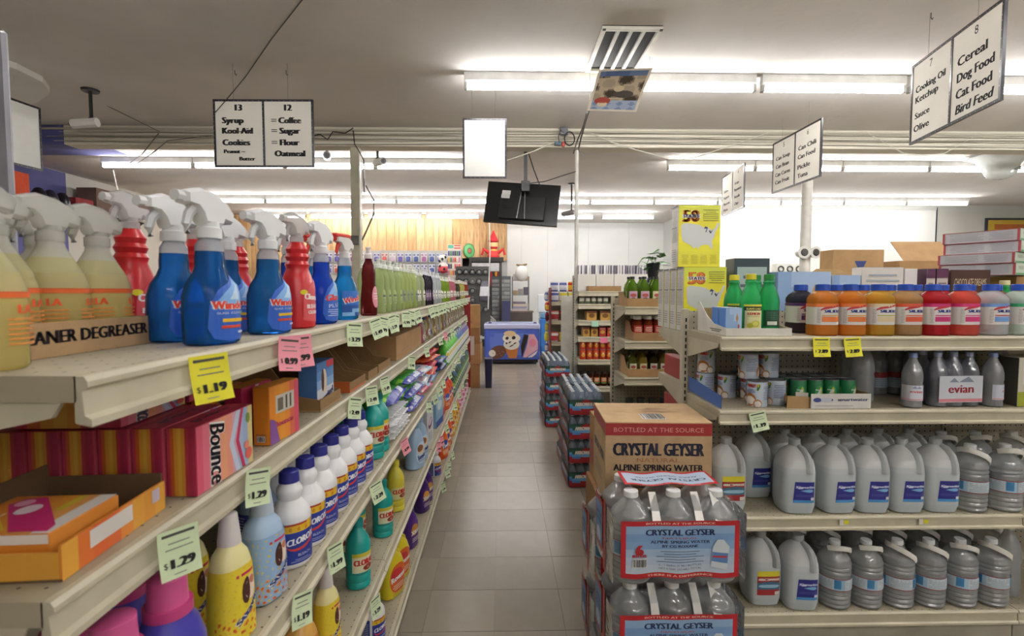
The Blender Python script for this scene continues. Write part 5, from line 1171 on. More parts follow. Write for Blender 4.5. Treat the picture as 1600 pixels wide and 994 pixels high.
# cartons on the second unit behind
Z3 = 1.3465
for px0, px1, top, y, dep, sz_, col, art, lab in ((1267, 1341, 381, 3.72, .10, .12, '#b89468', 'logo', 'brown carton with a blue and red diamond logo by the white column'),):
    a, b = AY(px0, top, y), AY(px1, top, y); spawn(carton, ('shipping_carton', 'carton', .15, round(b.x-a.x, 3), round(a.z-1.41, 3), col, art, 'card'), (a.x, 3.46, Z3), -PI/2, lab)
t = thing('shipping_carton', 'open brown carton with raised flaps behind the red drinks', 'carton', (0, 0, 0))
a, b = AY(1400, 408, 3.5), AY(1500, 408, 3.5)
part(t, 'box_body', MB().box(a.x, b.x, 3.47, 3.75, Z3, a.z, '#b08a5e'), CARD)
part(t, 'flap', MB().prism([(3.47, a.z), (3.475, a.z+.003), (3.60, a.z+.14), (3.595, a.z+.142)], a.x+.03, b.x-.06, 0, '#bb966a'), CARD)
part(t, 'flap', MB().prism([(b.x-.005, a.z), (b.x, a.z), (b.x+.12, a.z+.16), (b.x+.114, a.z+.163)], 3.48, 3.74, 1, '#9c784e'), CARD)
t = thing('shipping_carton', 'flattened open carton with flaps up beside the logo carton', 'carton', (0, 0, 0))
a = AY(1268, 428, 3.40); b = AY(1330, 428, 3.40)
part(t, 'flap', MB().prism([(a.x, a.z), (b.x, a.z), (b.x-.06, a.z+.03), (a.x+.05, a.z+.035)], 3.425, 3.43, 1, '#c0a074'), CARD)
part(t, 'box_body', MB().box(a.x, b.x, 3.425, 3.455, Z3, a.z, '#b89468'), CARD)
# stacked white cartons with red edges
zz = AY(1490, 430, 2.5).z; zs = [430, 411, 394, 376, 357]
for i in range(4):
    za, zb = AY(1500, zs[i], 2.40).z, AY(1500, zs[i+1], 2.40).z; xx = AY((1494, 1492, 1500, 1498)[i], 400, 2.62).x
    spawn(carton, ('cereal_carton', 'carton', .30, .30, round(zb-za-.001, 3), '#c9cccb', 'frozen'), (xx+.07, 2.375, za), R(-62), f'white and pale green cereal carton with red edges, {ORD[i]} up the stack', 'stacked cereal cartons')
spawn(carton, ('shipping_carton', 'carton', .24, .34, round(AY(1500, 431, 2.4).z-ZB-.001, 3), '#a98458', 'plain', 'card'), (AY(1556, 400, 2.6).x-.05, 2.44, ZB), -PI/2, 'brown carton carrying the stacked white cereal cartons')
# second shelf: coconut milk cans
cz = .1005
CAN = (.1, .0375, 'coconut')
lower = [(1104, 2.24), (1138, 2.19), (1157, 2.24), (1175, 2.13), (1186, 2.02), (1215, 2.05)]
for i, (px, yy) in enumerate(lower): rput(can, CAN, px, yy, R2, f'coconut milk can in the lower layer, {ORD[i]} counted from the aisle end', 'coconut milk cans', rz=J.uniform(-35, 35))
for i, (px, yy) in enumerate(((1105, 2.235), (1171, 2.075), (1203, 2.10))): rput(can, CAN, px, yy, R2+.1035, f'coconut milk can stacked on the lower layer, {ORD[i]} from the aisle', 'coconut milk cans', rz=(60, -8, 14)[i])
t = thing('tray_strip', 'blue printed cardboard strip at the end of the can shelf', 'strip', (0, 0, .002))
part(t, 'strip', MB().add([(.848, 2.28, R2+.075), (.848, 2.28, R2+.012), (.856, 1.955, R2+.0005), (.856, 1.955, R2+.05)], [(0, 1, 2, 3)], '#3f66b0').add([(.850, 2.28, R2+.075), (.850, 2.28, R2+.012), (.858, 1.955, R2+.0005), (.858, 1.955, R2+.05)], [(3, 2, 1, 0)], '#3f66b0'), PRINT)
part(t, 'print', Print().lines(.06, .22, .03, .05, 2, '#8fa8d8').rect(.24, .018, .30, .045, '#6f8fc8').emit(MB(), lambda u, v, h: (.849+.008*u/.32-h, 2.28-u, R2+v-.02*u/.32)), PRINT)
# green soda cans in a white tray
gx = AY(1227, 600, 2.05).x
for i in range(4):
    for j in range(3):
        spawn(can, (.098, .0305, 'green'), (gx+.032+i*.067+(.012 if j == 0 else 0), 2.035+j*.066, R2+.004), -PI/2+R(J.uniform(-40, 40)), f'green soda can, {ORD[i]} from the coconut cans in the {ORD[j]} row of its tray', 'green soda cans')
t = thing('display_tray', 'white low tray with grey lettering in front of the green cans', 'tray', (0, 0, R2+.001))
a, b = AY(1266, 600, 1.965).x, AY(1359, 600, 1.965).x
part(t, 'front_wall', MB().box(a, b, 1.955, 1.959, 0, .058, '#d8d6d2'), CARD)
part(t, 'side_wall', MB().prism([(1.959, 0), (2.20, 0), (2.20, .06), (1.959, .058)], b-.004, b, 0, '#b49468'), CARD)
part(t, 'side_wall', MB().prism([(a-.05, 0), (a, 0), (a, .058), (a-.05, .062)], 1.975, 1.979, 1, '#cfcac2'), CARD)
part(t, 'print', Print().text('smartwater', (b-a)*.70, .036, .013, '#5a6a8a', w=.12, fat=.1).rect((b-a)*.14, .026, (b-a)*.34, .042, '#c4c8d4').ell((b-a)*.10, .034, .016, .009, '#3a4a8a').poly([((b-a)*.34, .028), ((b-a)*.37, .034), ((b-a)*.34, .040)], '#3a4a8a').lines((b-a)*.06, (b-a)*.7, .008, .013, 1, '#8a8a8a').emit(MB(), lambda u, v, h: (a+u, 1.955-h, v)), PRINT)
t = thing('cardboard_flap', 'torn brown cardboard piece between coconut cans and white tray', 'cardboard', (0, 0, R2))
part(t, 'flap', MB().prism([(0, 0), (.095, 0), (.09, .045), (0, .05)], 0, .003, 1, '#b09064'), CARD); t.location = (AY(1230, 600, 1.97).x, 1.966, R2)
# water bottles
CB = lambda h, r_, lab, txt, cap: (h, r_, lab, txt, cap)
rput(clear_bottle, CB(.25, .042, None, None, '#8a9cc4'), 1351, 2.105, R2, 'tall plain clear water bottle behind the white tray')
rput(clear_bottle, CB(.246, .040, None, None, '#8a9cc4'), 1331, 2.22, R2, 'second plain clear bottle behind the tall one', None)
for i in range(3): rput(clear_bottle, CB(.243, .042, '#a9b4c0', '', '#d8dade'), 1372+i*31, 2.245, R2, f'clear bottle with a dark red banded label, {ORD[i]} along the pegboard', 'banded water bottles')
rput(clear_bottle, CB(.215, .0355, '#d3d6e0', 'evian', '#8fa4d8'), 1429, 1.985, R2, 'single clear water bottle with white and red label at the shelf edge', None, rz=-10)
rput(clear_bottle, CB(.252, .044, None, None, '#56648a'), 1433, 2.162, R2, 'tall clear bottle behind the single labelled one')
for i in range(3): rput(clear_bottle, CB(.235, .036, '#3a4a86', '', '#4a5a9a'), (1463, 1490, 1567)[i], 2.24, R2, f'{ORD[i]} dark blue labelled bottle at the back of the shelf', 'dark blue labelled bottles')
p = AY(1496, 600, 1.985); spawn(evian_pack, (), (p.x, 1.972, R2), -PI/2+R(3), 'six-bottle water pack with a white card and red lettering')
rput(clear_bottle, CB(.215, .0355, '#c9cede', 'evian', '#8fa4d8'), 1555, 1.995, R2, 'clear bottle standing loose beside the six-bottle pack', None, rz=50)
a = AY(1581, 600, 2.0); spawn(carton, ('cracker_box', 'carton', .12, .20, .195, '#d6d2c2', 'cracker'), (a.x, 1.975, R2), -PI/2+R(4), 'white and lime carton with red lettering at the end of the shelf')
# gallon jugs
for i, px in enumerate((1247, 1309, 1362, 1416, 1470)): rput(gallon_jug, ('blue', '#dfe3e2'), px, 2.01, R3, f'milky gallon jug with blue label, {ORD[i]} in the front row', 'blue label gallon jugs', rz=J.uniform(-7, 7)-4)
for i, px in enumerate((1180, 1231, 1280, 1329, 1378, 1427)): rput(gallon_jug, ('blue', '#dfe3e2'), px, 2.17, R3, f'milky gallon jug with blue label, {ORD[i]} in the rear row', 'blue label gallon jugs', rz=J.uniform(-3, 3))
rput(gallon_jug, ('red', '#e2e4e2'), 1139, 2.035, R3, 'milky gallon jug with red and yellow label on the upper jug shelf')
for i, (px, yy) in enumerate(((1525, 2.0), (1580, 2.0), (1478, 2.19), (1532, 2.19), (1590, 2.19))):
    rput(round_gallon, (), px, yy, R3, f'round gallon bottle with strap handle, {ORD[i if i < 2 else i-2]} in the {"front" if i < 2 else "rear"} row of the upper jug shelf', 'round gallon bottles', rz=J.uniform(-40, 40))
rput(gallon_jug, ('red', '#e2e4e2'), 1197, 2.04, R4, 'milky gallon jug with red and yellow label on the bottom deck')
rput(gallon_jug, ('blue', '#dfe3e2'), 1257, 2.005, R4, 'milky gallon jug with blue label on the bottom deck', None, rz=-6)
for i, px in enumerate((1316, 1366, 1416, 1466, 1516, 1566)): rput(round_gallon, (), px, 2.0, R4, f'round gallon bottle with strap handle, {ORD[i]} in the front row of the bottom deck', 'round gallon bottles', rz=J.uniform(-40, 40))
for i, px in enumerate((1245, 1297, 1349, 1401, 1453, 1505, 1557)): rput(round_gallon, (), px, 2.165, R4, f'round gallon bottle with strap handle, {ORD[i]} in the rear row of the bottom deck', 'round gallon bottles', rz=J.uniform(-40, 40))
rput(clear_bottle, CB(.30, .042, None, None, '#d8dcd0'), 1594, 2.05, R4, 'tall clear bottle at the end of the bottom deck')
for i, (px, z, col, pr, a_) in enumerate(((1284, RT, YEL, '2.89', 0), (1332, RT, YEL, '2.89', 4), (1186, R2, GREEN, '1.39', 12))):
    p = AY(px, 500, RY-.0055); t = spawn(price_tag, (col, pr, 0), (p.x, RY-.0055, z-.004), -PI/2, ('yellow price tag reading 2.89 near the lemon juice', 'yellow price tag reading 2.89 further from the lemon juice', 'pale green price tag reading 1.39 under the coconut cans')[i], tilt=None)
    t.rotation_euler = (R(a_*1.0), 0, -PI/2); t.scale = (1, 1.25, 1.1)
for i, px in enumerate((1328, 1455)):
    p = AY(px, 500, RY-.005); t = thing('clip_tag', f'small yellow shelf clip, {ORD[i]} along the jug shelf', 'shelf clip', (p.x, RY-.0045, R3-.012), -PI/2)
    part(t, 'clip', MB().box(-.002, .0, -.012, .004, -.02, .0, '#d9d6cc'), PLASTIC); part(t, 'sticker', MB().box(-.002, .0005, .005, .024, -.016, -.002, '#d8cf2e'), PAPER)
# ------------------------------------------------------------------ stacks on the aisle floor
PX = .5775; 
def pack(x, y, z, rz, label): return spawn(geyser_pack, (), (x, y, z), rz, label, 'six-bottle gallon packs')
t = thing('pallet', 'low grey plastic pallet under the gallon packs', 'pallet', (0, 0, 0))
part(t, 'deck', MB().box(.35, .80, 1.585, 1.905, .14, .18, '#4a4a48', b=.004), PLASTIC)
for x in (.36, .55, .74): part(t, 'runner', MB().box(x, x+.05, 1.595, 1.895, 0, .14, '#3f3f3e'), PLASTIC)
PZ = .1805
pack(PX, 1.605, PZ+.312, -PI/2, 'six-bottle gallon water pack with red and blue front card, top of its stack')
pack(PX, 1.605, PZ, -PI/2, 'six-bottle gallon water pack under the top one, card partly in view')
pack(PX, 1.925, 0, -PI/2, 'six-bottle gallon water pack at the base of the rear stack')
pack(PX, 1.925, .3125, -PI/2, 'six-bottle gallon water pack carrying the big brown carton')
spawn(carton, ('shipping_carton', 'carton', .335, .405, .325, '#bb9d76', 'geyser', 'card'), (.398, 1.925, .6255), -PI/2+R(-3), 'large brown carton with a red band and big dark lettering')
spawn(carton, ('shipping_carton', 'carton', .30, .22, .36, '#b08658', 'geyser_small', 'card'), (.52, 2.66, .39), -PI/2, 'narrow brown carton with a red panel beyond the large one')
spawn(carton, ('shipping_carton', 'carton', .34, .26, .388, '#a67c50', 'plain', 'card'), (.50, 2.62, .0), -PI/2, 'brown carton under the narrow one with the red panel')
# cases of small bottles along the aisle
CH = .1795
for k in range(4): spawn(arrowhead_case, (), (.625, 3.70, k*CH), -PI/2+R(J.uniform(-2, 2)), f'case of small water bottles, {ORD[k]} up from the floor, stack beside the narrow carton', 'nearer stack of water cases')
for k in range(4): spawn(arrowhead_case, (), (.635, 4.12, k*CH), -PI/2+R(J.uniform(-2, 2)), f'case of small water bottles, {ORD[k]} up from the floor, stack behind the first', 'second stack of water cases')
for k in range(4): spawn(arrowhead_case, (), (.60, 5.38, k*CH), -PI/2+R(J.uniform(-2, 2)), f'case of small water bottles, {ORD[k]} up from the floor, stack by the snack cans', 'far stack of water cases')
for k in range(4): spawn(arrowhead_case, (), (.61, 5.80, k*CH), -PI/2+R(J.uniform(-2, 2)), f'case of small water bottles, {ORD[k]} up from the floor, last stack before the candy', 'last stack of water cases')
# the oil and sauce shelves
def mput(builder, args, px, y, z, label, group=None, rz=0): return rput(builder, args, px, y, z, label, group, rz)
GZ = [1.345, 1.11, .86, .5, .15]
t0 = open_box
spawn(open_box, ('display_carton', 'carton', .26, .265, .10, .055, '#a8845a', '#a8845a'), (.858, 3.47, GZ[0]), -PI/2, 'brown display carton of green cooking oil on the upper oil shelf')
spawn(open_box, ('display_carton', 'carton', .20, .14, .09, .055, '#a07c54', '#a8845a'), (1.126, 3.475, GZ[0]), -PI/2, 'smaller brown display carton beside the oil carton')
for i, (px, yy, lab) in enumerate(((983, 3.57, '#c9a8bc'), (997, 3.62, '#c9a8bc'), (1002, 3.52, '#c8a0b6'), (1013, 3.62, '#d6d2b4'), (1021, 3.53, '#d9d6ae'), (985, 3.67, '#c9a8bc'))):
    pass
for i in range(3):
    for j in range(2):
        x = .905+i*.082; spawn(oil_bottle, ('#7fa82e', '#23251f', ('#cfa8be', '#cfa8be', '#dcd9b2')[i], .20, .037), (x, 3.52+j*.085, GZ[0]+.0045), -PI/2, f'green cooking oil bottle with black cap, {ORD[i]} from the aisle in the {ORD[j]} row', 'green cooking oil bottles')
spawn(open_box, ('display_carton', 'carton', .24, .235, .13, .055, '#a07c54', '#a8845a'), (.905, 3.475, GZ[1]), -PI/2, 'brown display carton of red sauce jars')
for i in range(3):
    for j in range(2): spawn(jar, ('#b8502a', '#e4e2dc', '#b83a34', .165, .034), (.945+i*.072, 3.525+j*.08, GZ[1]+.0045), -PI/2, f'red sauce jar with white lid, {ORD[i]} from the aisle in the {ORD[j]} row', 'red sauce jars')
spawn(open_box, ('display_carton', 'carton', .26, .33, .13, .055, '#b08a5e', '#a8845a'), (.875, 3.475, GZ[2]), -PI/2, 'brown display carton of small dark oil bottles')
for i in range(4):
    for j in range(2): spawn(oil_bottle, (('#8a8a3a', '#c9b04a', '#5a4a2a', '#a89a4a')[i], '#2a2a22', ('#d6d8b0', '#d9d29a', '#c9c6b8', '#d6d2c0')[i], .17, .030), (.915+i*.072, 3.53+j*.08, GZ[2]+.0045), -PI/2, f'small dark oil bottle, {ORD[i]} from the aisle in the {ORD[j]} row', 'small dark oil bottles')
for i in range(6): spawn(jar, (('#3a3420', '#4a4a2a', '#8a2a22')[i//2], '#2a2a26' if i < 4 else '#b02a28', ('#8a8a4a', '#6a6a3a', '#c9b08a')[i//2], .2, .036), (.90+i*.082, 3.55, GZ[3]), -PI/2, f'dark bottle low on the oil shelves, {ORD[i]} from the aisle', 'dark bottles low on the oil shelves')
for i in range(5): spawn(carton, ('snack_carton', 'carton', .12, .07, .19, '#b8342c', 'redpack'), (1.4+i*.078, 3.52, GZ[0-2+1] if False else GZ[1]), -PI/2, f'red boxed mix, {ORD[i]} past the sauce jars', 'red boxed mixes')
# goods on the far side of the water shelves, seen past its end
spawn(carton, ('snack_carton', 'carton', .30, .055, .10, '#b52e44', 'redpack'), (.86, 2.36, 1.0225), -PI/2, 'pinkish red packet at the end of the rear water shelf')
spawn(carton, ('snack_carton', 'carton', .30, .05, .20, '#b8342c', 'redpack'), (.86, 2.36, .7225), -PI/2, 'tall red packet low at the end of the rear water shelf')
spawn(carton, ('shipping_carton', 'carton', .30, .06, .10, '#a8845a', None, 'card'), (.93, 2.36, 1.0225), -PI/2, 'brown tray behind the pinkish red packet')
# plant and black appliance behind the oil
t = thing('potted_plant', 'trailing green plant in a black pot above the oil shelves', 'plant', (1.175, 3.95, 1.553))
part(t, 'pot', MB().loft([(0, .05), (.14, .07), (.15, .075), (.15, .066)], 14, '#26262c'), PLASTIC)
rl = random.Random(4); m = MB()
for k in range(46):
    a = rl.uniform(0, 2*PI); rr = rl.uniform(.02, .15); z = .19+rl.uniform(-.10, .10)-rr*.3; c = Vector((rr*math.cos(a), rr*math.sin(a), z)); q = rl.uniform(.045, .075); b = rl.uniform(0, 2*PI)
    u = Vector((math.cos(b), math.sin(b), rl.uniform(-.4, .3)))*q; v = Vector((-math.sin(b), math.cos(b), rl.uniform(-.3, .5)))*q*.5
    m.add([c-u, c+v, c+u, c-v], [(0, 1, 2, 3)], rl.choice(('#2f7a34', '#3f8f3c', '#276a2e', '#57a04a')))
o = part(t, 'foliage', m, PLASTIC); o['kind'] = 'stuff'
for k in range(3): part(t, 'stem', MB().tube([(0, 0, .13), (.03*(k-1), .02, .22), (.07*(k-1)-.05, -.03, .20), (.09*(k-1)-.08, -.03, .12)], .004, 5, '#3a6a30'), PLASTIC)
t.scale = (.75, .75, .75)
t = thing('black_canister', 'tall black plastic canister carrying the plant beside the oil', 'canister', (1.175, 3.95, 1.0))
part(t, 'body', MB().loft([(0, .06, .06, 5), (.53, .06, .06, 5), (.552, .05, .05, 4)], 20, '#1c1c20'), PLASTIC); part(t, 'band', MB().loft([(.3, .061, .061, 5), (.32, .061, .061, 5)], 20, '#3a3a40'), PLASTIC)
t.location.z = 1.0; t2 = single('wall_ledge', MB().box(1.05, 1.35, 3.86, 4.05, .95, .9995, '#b9b3a2').box(1.18, 1.22, 3.92, 3.98, 0, .95, '#8a8678'), PAINT, 'narrow stand carrying the black canister behind the oil shelves', 'stand')
# red snack shelves
HZ = [1.31, 1.13, .95, .70, .40]
def hx(i, n=5): return .88+i*.075
for i in range(5): spawn(jar, ('#e4dfd8', '#c2343a', '#e6e0da', .105, .030), (.89+i*.066, 5.64, HZ[0]), -PI/2, f'white jar with red lid, {ORD[i]} from the aisle on the red snack shelves', 'white jars with red lids')
for i in range(2): spawn(carton, ('snack_carton', 'carton', .14, .11, .10, '#c99a45', 'golden'), (.94+i*.15, 5.60, HZ[1]), -PI/2, f'{ORD[i]} golden box on the second of the red snack shelves', 'golden boxes')
for i in range(4): spawn(carton, ('snack_carton', 'carton', .12, .075, .1, ('#b08a4a', '#c9903a', '#3a3a44', '#b8433a')[i], 'golden' if i < 2 else 'redpack'), (.90+i*.09, 5.6, HZ[2]), -PI/2, f'small snack box, {ORD[i]} from the aisle on the third of the red snack shelves', 'small snack boxes')
for i in range(5):
    for j in range(2): spawn(can, (.105, .034, 'redsnack'), (.90+i*.073, 5.61, HZ[3]+j*.1085), -PI/2+R(J.uniform(-20, 20)), f'orange-red snack can, {ORD[i]} from the aisle in the {("lower", "upper")[j]} layer', 'orange-red snack cans')
for i in range(6): spawn(jar, ('#7a3a2a', '#3a2a26', '#b86a3a', .16, .036), (.90+i*.08, 5.64, HZ[4]), -PI/2, f'brown jar low on the red snack shelves, {ORD[i]} from the aisle', 'brown jars low down')
# the white magazines row above, and the flat brown carton under it
for i in range(4): spawn(carton, ('rack_carton', 'carton', .10, .20, .19, '#dfddd6', None), (.86+i*.204, 5.72, 1.45), -PI/2, f'white file carton, {ORD[i]} from the aisle on top of the snack shelves', 'white file cartons')
rm = random.Random(9)
for i in range(26):
    spawn(carton, ('booklet', 'booklet', .09, .006+.002*(i % 3), .10, ('#b9b4c4', '#8a8698', '#cfcbd4', '#d8d6de')[i % 4], None), (.868+i*.031, 5.725, 1.6415), -PI/2+R(rm.uniform(-8, 8)), f'thin grey booklet standing in the white file cartons, {ORD[i]} from the aisle', 'thin grey booklets')
spawn(carton, ('shipping_carton', 'carton', .13, .36, .055, '#a8845a', 'plain', 'card'), (.95, 5.57, 1.45), -PI/2, 'flat brown carton before the white file cartons, over the red lidded jars')
single('price_card', MB().box(.985, 1.06, 5.538, 5.540, 1.065, 1.125, '#b4e0c8'), PAPER, 'mint green price card on the second snack shelf', 'price tag')
single('price_card', MB().box(1.08, 1.16, 5.538, 5.540, .885, .945, '#ee7f9c'), PAPER, 'pink price card on the third snack shelf', 'price tag')
single('end_board', MB().box(.735, .895, 6.24, 6.26, 0, 1.39, '#dedcd6', b=.004), PAINT, 'tall white board at the end of the snack shelves', 'board')
# candy rack
rc = random.Random(12)
def candy(c1, c2):
    t = thing('candy_bag', None, 'candy bag')
    m = MB().loft([(0, .01, .05, 3), (.02, .026, .056, 3), (.09, .028, .058, 3), (.125, .012, .056, 3), (.14, .003, .055, 3)], 12, c1, cols=[c1, c2, c1, c2]); part(t, 'bag_body', m, BAG); return t
cc = [('#c8342c', '#e8b83a'), ('#e0d23a', '#e8e4d8'), ('#d8d4cc', '#c0444a'), ('#a82a30', '#5a2a2a'), ('#e2a03a', '#e0d23a'), ('#5a6ab0', '#d8dae6'), ('#c23a4a', '#e6c8c8'), ('#b8b83a', '#d8c84a')]
n = 0
for sz_, k in ((1.3, 7), (1.03, 7), (.72, 7), (.4, 7), (.12, 7)):
    for i in range(k):
        c = cc[{1.3: (1, 2, 1, 5), 1.03: (0, 3, 2, 6), .72: (4, 7, 1, 2), .4: (5, 0, 2, 3), .12: (0, 1, 6, 4)}[sz_][rc.randrange(4)]]
        spawn(candy, c, (.77+i*.125, 7.36, sz_), -PI/2+R(rc.uniform(-15, 15)), f'bagged candy, {ORD[i]} from the aisle on the {("fourth" if sz_ == .4 else "bottom" if sz_ == .12 else "first" if sz_ == 1.3 else "second" if sz_ == 1.03 else "third")} candy shelf', 'bagged candy')
for i in range(9):
    c = cc[rc.randrange(8)]
    spawn(candy, c, (.655+rc.uniform(-.005, .005), 7.32+.022*(i % 3), .15+i*.145), PI+R(rc.uniform(-12, 12)), f'hanging candy bag on the aisle end of the candy rack, {ORD[i]} up', 'hanging candy bags')
for i in range(7):
    c = cc[(5, 0, 2, 6)[rc.randrange(4)]]
    spawn(candy, c, (.78+i*.128, 7.50, 1.302+.145), -PI/2+R(rc.uniform(-14, 14)), f'shiny party favour bag on top of the candy rack, {ORD[i]} from the aisle', 'party favour bags')
single('clip_strip', MB().box(.702, .709, 7.2, 7.55, .0, 1.5, '#8a2a2a'), PAINT, 'dark red hanging strip at the aisle end of the candy rack', 'display strip')
# ------------------------------------------------------------------ hung from the ceiling
def aisle_sign(panels, w, h, drop, edge='#26242c'):
    """hanging board: one sheet per aisle, dark speckled edging, two suspension wires; front looks along local -Y"""
    t = thing('aisle_sign', None, 'sign'); n = len(panels); W_ = w*n
    for k, p in enumerate(panels):
        part(t, 'sheet', MB().box(k*w, (k+1)*w, -.004, .004, 0, h, '#e9e5da' if p else '#f2f2ee'), PAPER)
    bars = [(-.004, W_+.004, -.004, .012), (-.004, W_+.004, h-.012, h+.004), (-.004, .012, .012, h-.012), (W_-.012, W_+.004, .012, h-.012)]+[(k*w-.008, k*w+.008, .012, h-.012) for k in range(1, n)]
    rs = random.Random(3)
    for x0, x1, z0, z1 in bars:
        m = MB().box(x0, x1, -.008, .008, z0, z1, edge)
        lng = max(x1-x0, z1-z0); q = 0
        while q < lng-.02:                       # worn specks of the foil edging
            q += rs.uniform(.02, .06)
            if q > lng-.01: break
            if x1-x0 > z1-z0: m.box(x0+q, x0+q+.006, -.0085, -.008, z0+.003, z0+.007, '#9a98a2')
            else: m.box(x0+.003, x0+.007, -.0085, -.008, z0+q, z0+q+.006, '#9a98a2')
        part(t, 'edging', m, PLASTIC)
    for k, p in enumerate(panels):
        if not p: continue
        num, lines, fat = p[0], p[1], p[2]
        part(t, 'number', Print().text(num, w/2, h*.89, h*.095, '#201e22', fat=fat*.7).emit(MB(), facing_y(-.0045, k*w)), PAPER)
        for (s_, x, y, hh, ww) in lines:
            q = Print(); q.text(s_, w*x, h*y, h*hh*1.4, '#201e22', w=(w*ww if ww else None), fat=.13 if fat > .1 else .08, al='l', slant=(.2 if s_.startswith('Bird') else 0))
            part(t, 'lettering', q.emit(MB(), facing_y(-.0045, k*w)), PAPER)
    for x in (W_*.2, W_*.75): part(t, 'hanging_wire', MB().tube([(x, 0, h), (x, 0, h+drop)], .0012, 4, '#8a8880'), METAL)
    return t
def hang(panels, loc, rz, label, w=.385, h=.52):
    t = aisle_sign(panels, w, h, CZ-loc[2]-h-.001); t.location = loc; t.rotation_euler.z = rz; t['label'] = label
    return t
P13 = ('13', [('Syrup', .17, .70, .066, .42), ('Kool-Aid', .17, .545, .066, .60), ('Cookies', .17, .37, .066, .54), ('Peanut ~', .19, .235, .042, .42), ('Butter', .5, .125, .042, .31)], .18)
P12 = ('12', [('= Coffee', .17, .70, .066, .58), ('= Sugar', .17, .545, .066, .56), ('= Flour', .17, .37, .066, .54), ('Oatmeal', .22, .205, .066, .60)], .18)
P7 = ('7', [('Cooking Oil', .12, .66, .06, .74), ('Ketchup', .12, .53, .06, .58), ('Sauce', .12, .33, .055, .38), ('Olive', .10, .17, .06, .40)], .0)
P8 = ('8', [('Cereal', .14, .66, .075, .58), ('Dog Food', .14, .48, .075, .72), ('Cat Food', .13, .30, .075, .70), ('Bird Feed', .13, .13, .075, .72)], .0)
P5 = ('5', [('Can Soup', .16, .66, .055, .62), ('Can Bean', .16, .50, .055, .58), ('Can Corns', .14, .34, .055, .66), ('Can Fruit', .14, .19, .055, .64)], .0)
P6 = ('6', [('Can Chili', .14, .66, .06, .68), ('Can Food', .13, .50, .06, .66), ('Pickle', .13, .31, .06, .48), ('Tuna', .13, .15, .06, .40)], .0)
P3 = ('3', [('Salsa', .2, .6, .05, .4), ('Peppers', .2, .44, .05, .5), ('Macaroni', .2, .28, .05, .56), ('Pasta', .2, .13, .05, .4)], .0)
P4 = ('4', [('Soap', .2, .66, .05, .36), ('Mayonnaise', .18, .5, .05, .6), ('Noodle', .2, .33, .05, .46), ('Chips', .2, .17, .05, .36)], .0)
p = AY(337, 261, 4.17); hang([P13, P12], (p.x, 4.17, p.z), R(-1), 'hanging aisle sign numbered 13 and 12 listing syrup and coffee', w=.39)
p = AY(724, 278, 4.66); hang([None], (p.x, 4.66, p.z), R(0), 'blank white hanging sign board above the aisle', w=.385, h=.52)
a, b = AY(1423, 219, 3.5), AY(1564, 165, 2.68); hang([P7, P8], (a.x, a.y, (a.z+b.z)/2), math.atan2(b.y-a.y, b.x-a.x), 'hanging aisle sign numbered 7 and 8 listing cereal and dog food', w=.42)
a, b = AY(1207, 301, 5.5), AY(1282, 277, 4.67); hang([P5, P6], (a.x, a.y, (a.z+b.z)/2), math.atan2(b.y-a.y, b.x-a.x), 'hanging aisle sign numbered 5 and 6 listing canned food', w=.415)
a, b = AY(1128, 337, 6.95), AY(1163, 325, 6.12); hang([P3, P4], (a.x, a.y, (a.z+b.z)/2), math.atan2(b.y-a.y, b.x-a.x), 'smaller looking far aisle sign numbered 3 and 4', w=.41)
hang([None, None], (-3.99, 3.72, 2.475), R(84), 'blank white sign board hanging edgewise by the blue wall', w=.395)
# vent with its deflector board
VX0, VX1, VY0, VY1 = .685, 1.095, 3.53, 4.22
t = thing('ceiling_vent', 'white framed ceiling air vent with openings painted dark', 'vent', (0, 0, 0))
part(t, 'duct_shade', MB().box(VX0, VX1, VY0, VY1, CZ-.006, CZ-.001, '#15130f'), PAPER)  # dark sheet paints the duct's shade onto the solid ceiling
for x0, x1, y0, y1 in ((VX0, VX1, VY0, VY0+.03), (VX0, VX1, VY1-.03, VY1), (VX0, VX0+.028, VY0+.03, VY1-.03), (VX1-.028, VX1, VY0+.03, VY1-.03)): part(t, 'frame', MB().box(x0, x1, y0, y1, CZ-.028, CZ-.006, '#dedbcf'), PAINT)
for k in range(3): x = VX0+.028+(VX1-VX0-.056)*(k+1)/4; part(t, 'bar', MB().box(x-.012, x+.012, VY0+.03, VY1-.03, CZ-.024, CZ-.006, '#d2cfc4'), PAINT)
for x in (VX0+.012, VX1-.012): part(t, 'screw', MB().box(x-.01, x+.01, VY0-.008, VY0+.012, CZ-.034, CZ-.028, '#2a2824'), METAL)
a, b, c, d_ = AY(936, 109, 3.92), AY(1020, 106, 3.92), AY(917, 173, 4.16), AY(994, 175, 4.16)
t = thing('deflector_board', 'bent printed plastic board hung under the ceiling vent', 'board', tuple(a))
def dfl(u, v, h):      # u 0..1 across, v 0..1 downwards, slightly bowed
    p = a.lerp(b, u).lerp(c.lerp(d_, u), v); p = p-a
    return (p.x, p.y-h+.03*math.sin(PI*v), p.z-h*.3)
m = MB(); n = 10
for hh in (0, .004): m.v += [dfl(i/n, j/n, hh) for j in range(n+1) for i in range(n+1)]
q = (n+1)**2
for j in range(n):
    for i in range(n):
        k = j*(n+1)+i; f = [k, k+1, k+n+2, k+n+1]
        for g in (f[::-1], [z+q for z in f]): m.f.append(g); m.c.append(lin('#e6dccb')); m.mi.append(0); m.sm.append(True)
part(t, 'board', m, PLASTIC)
pr = Print()
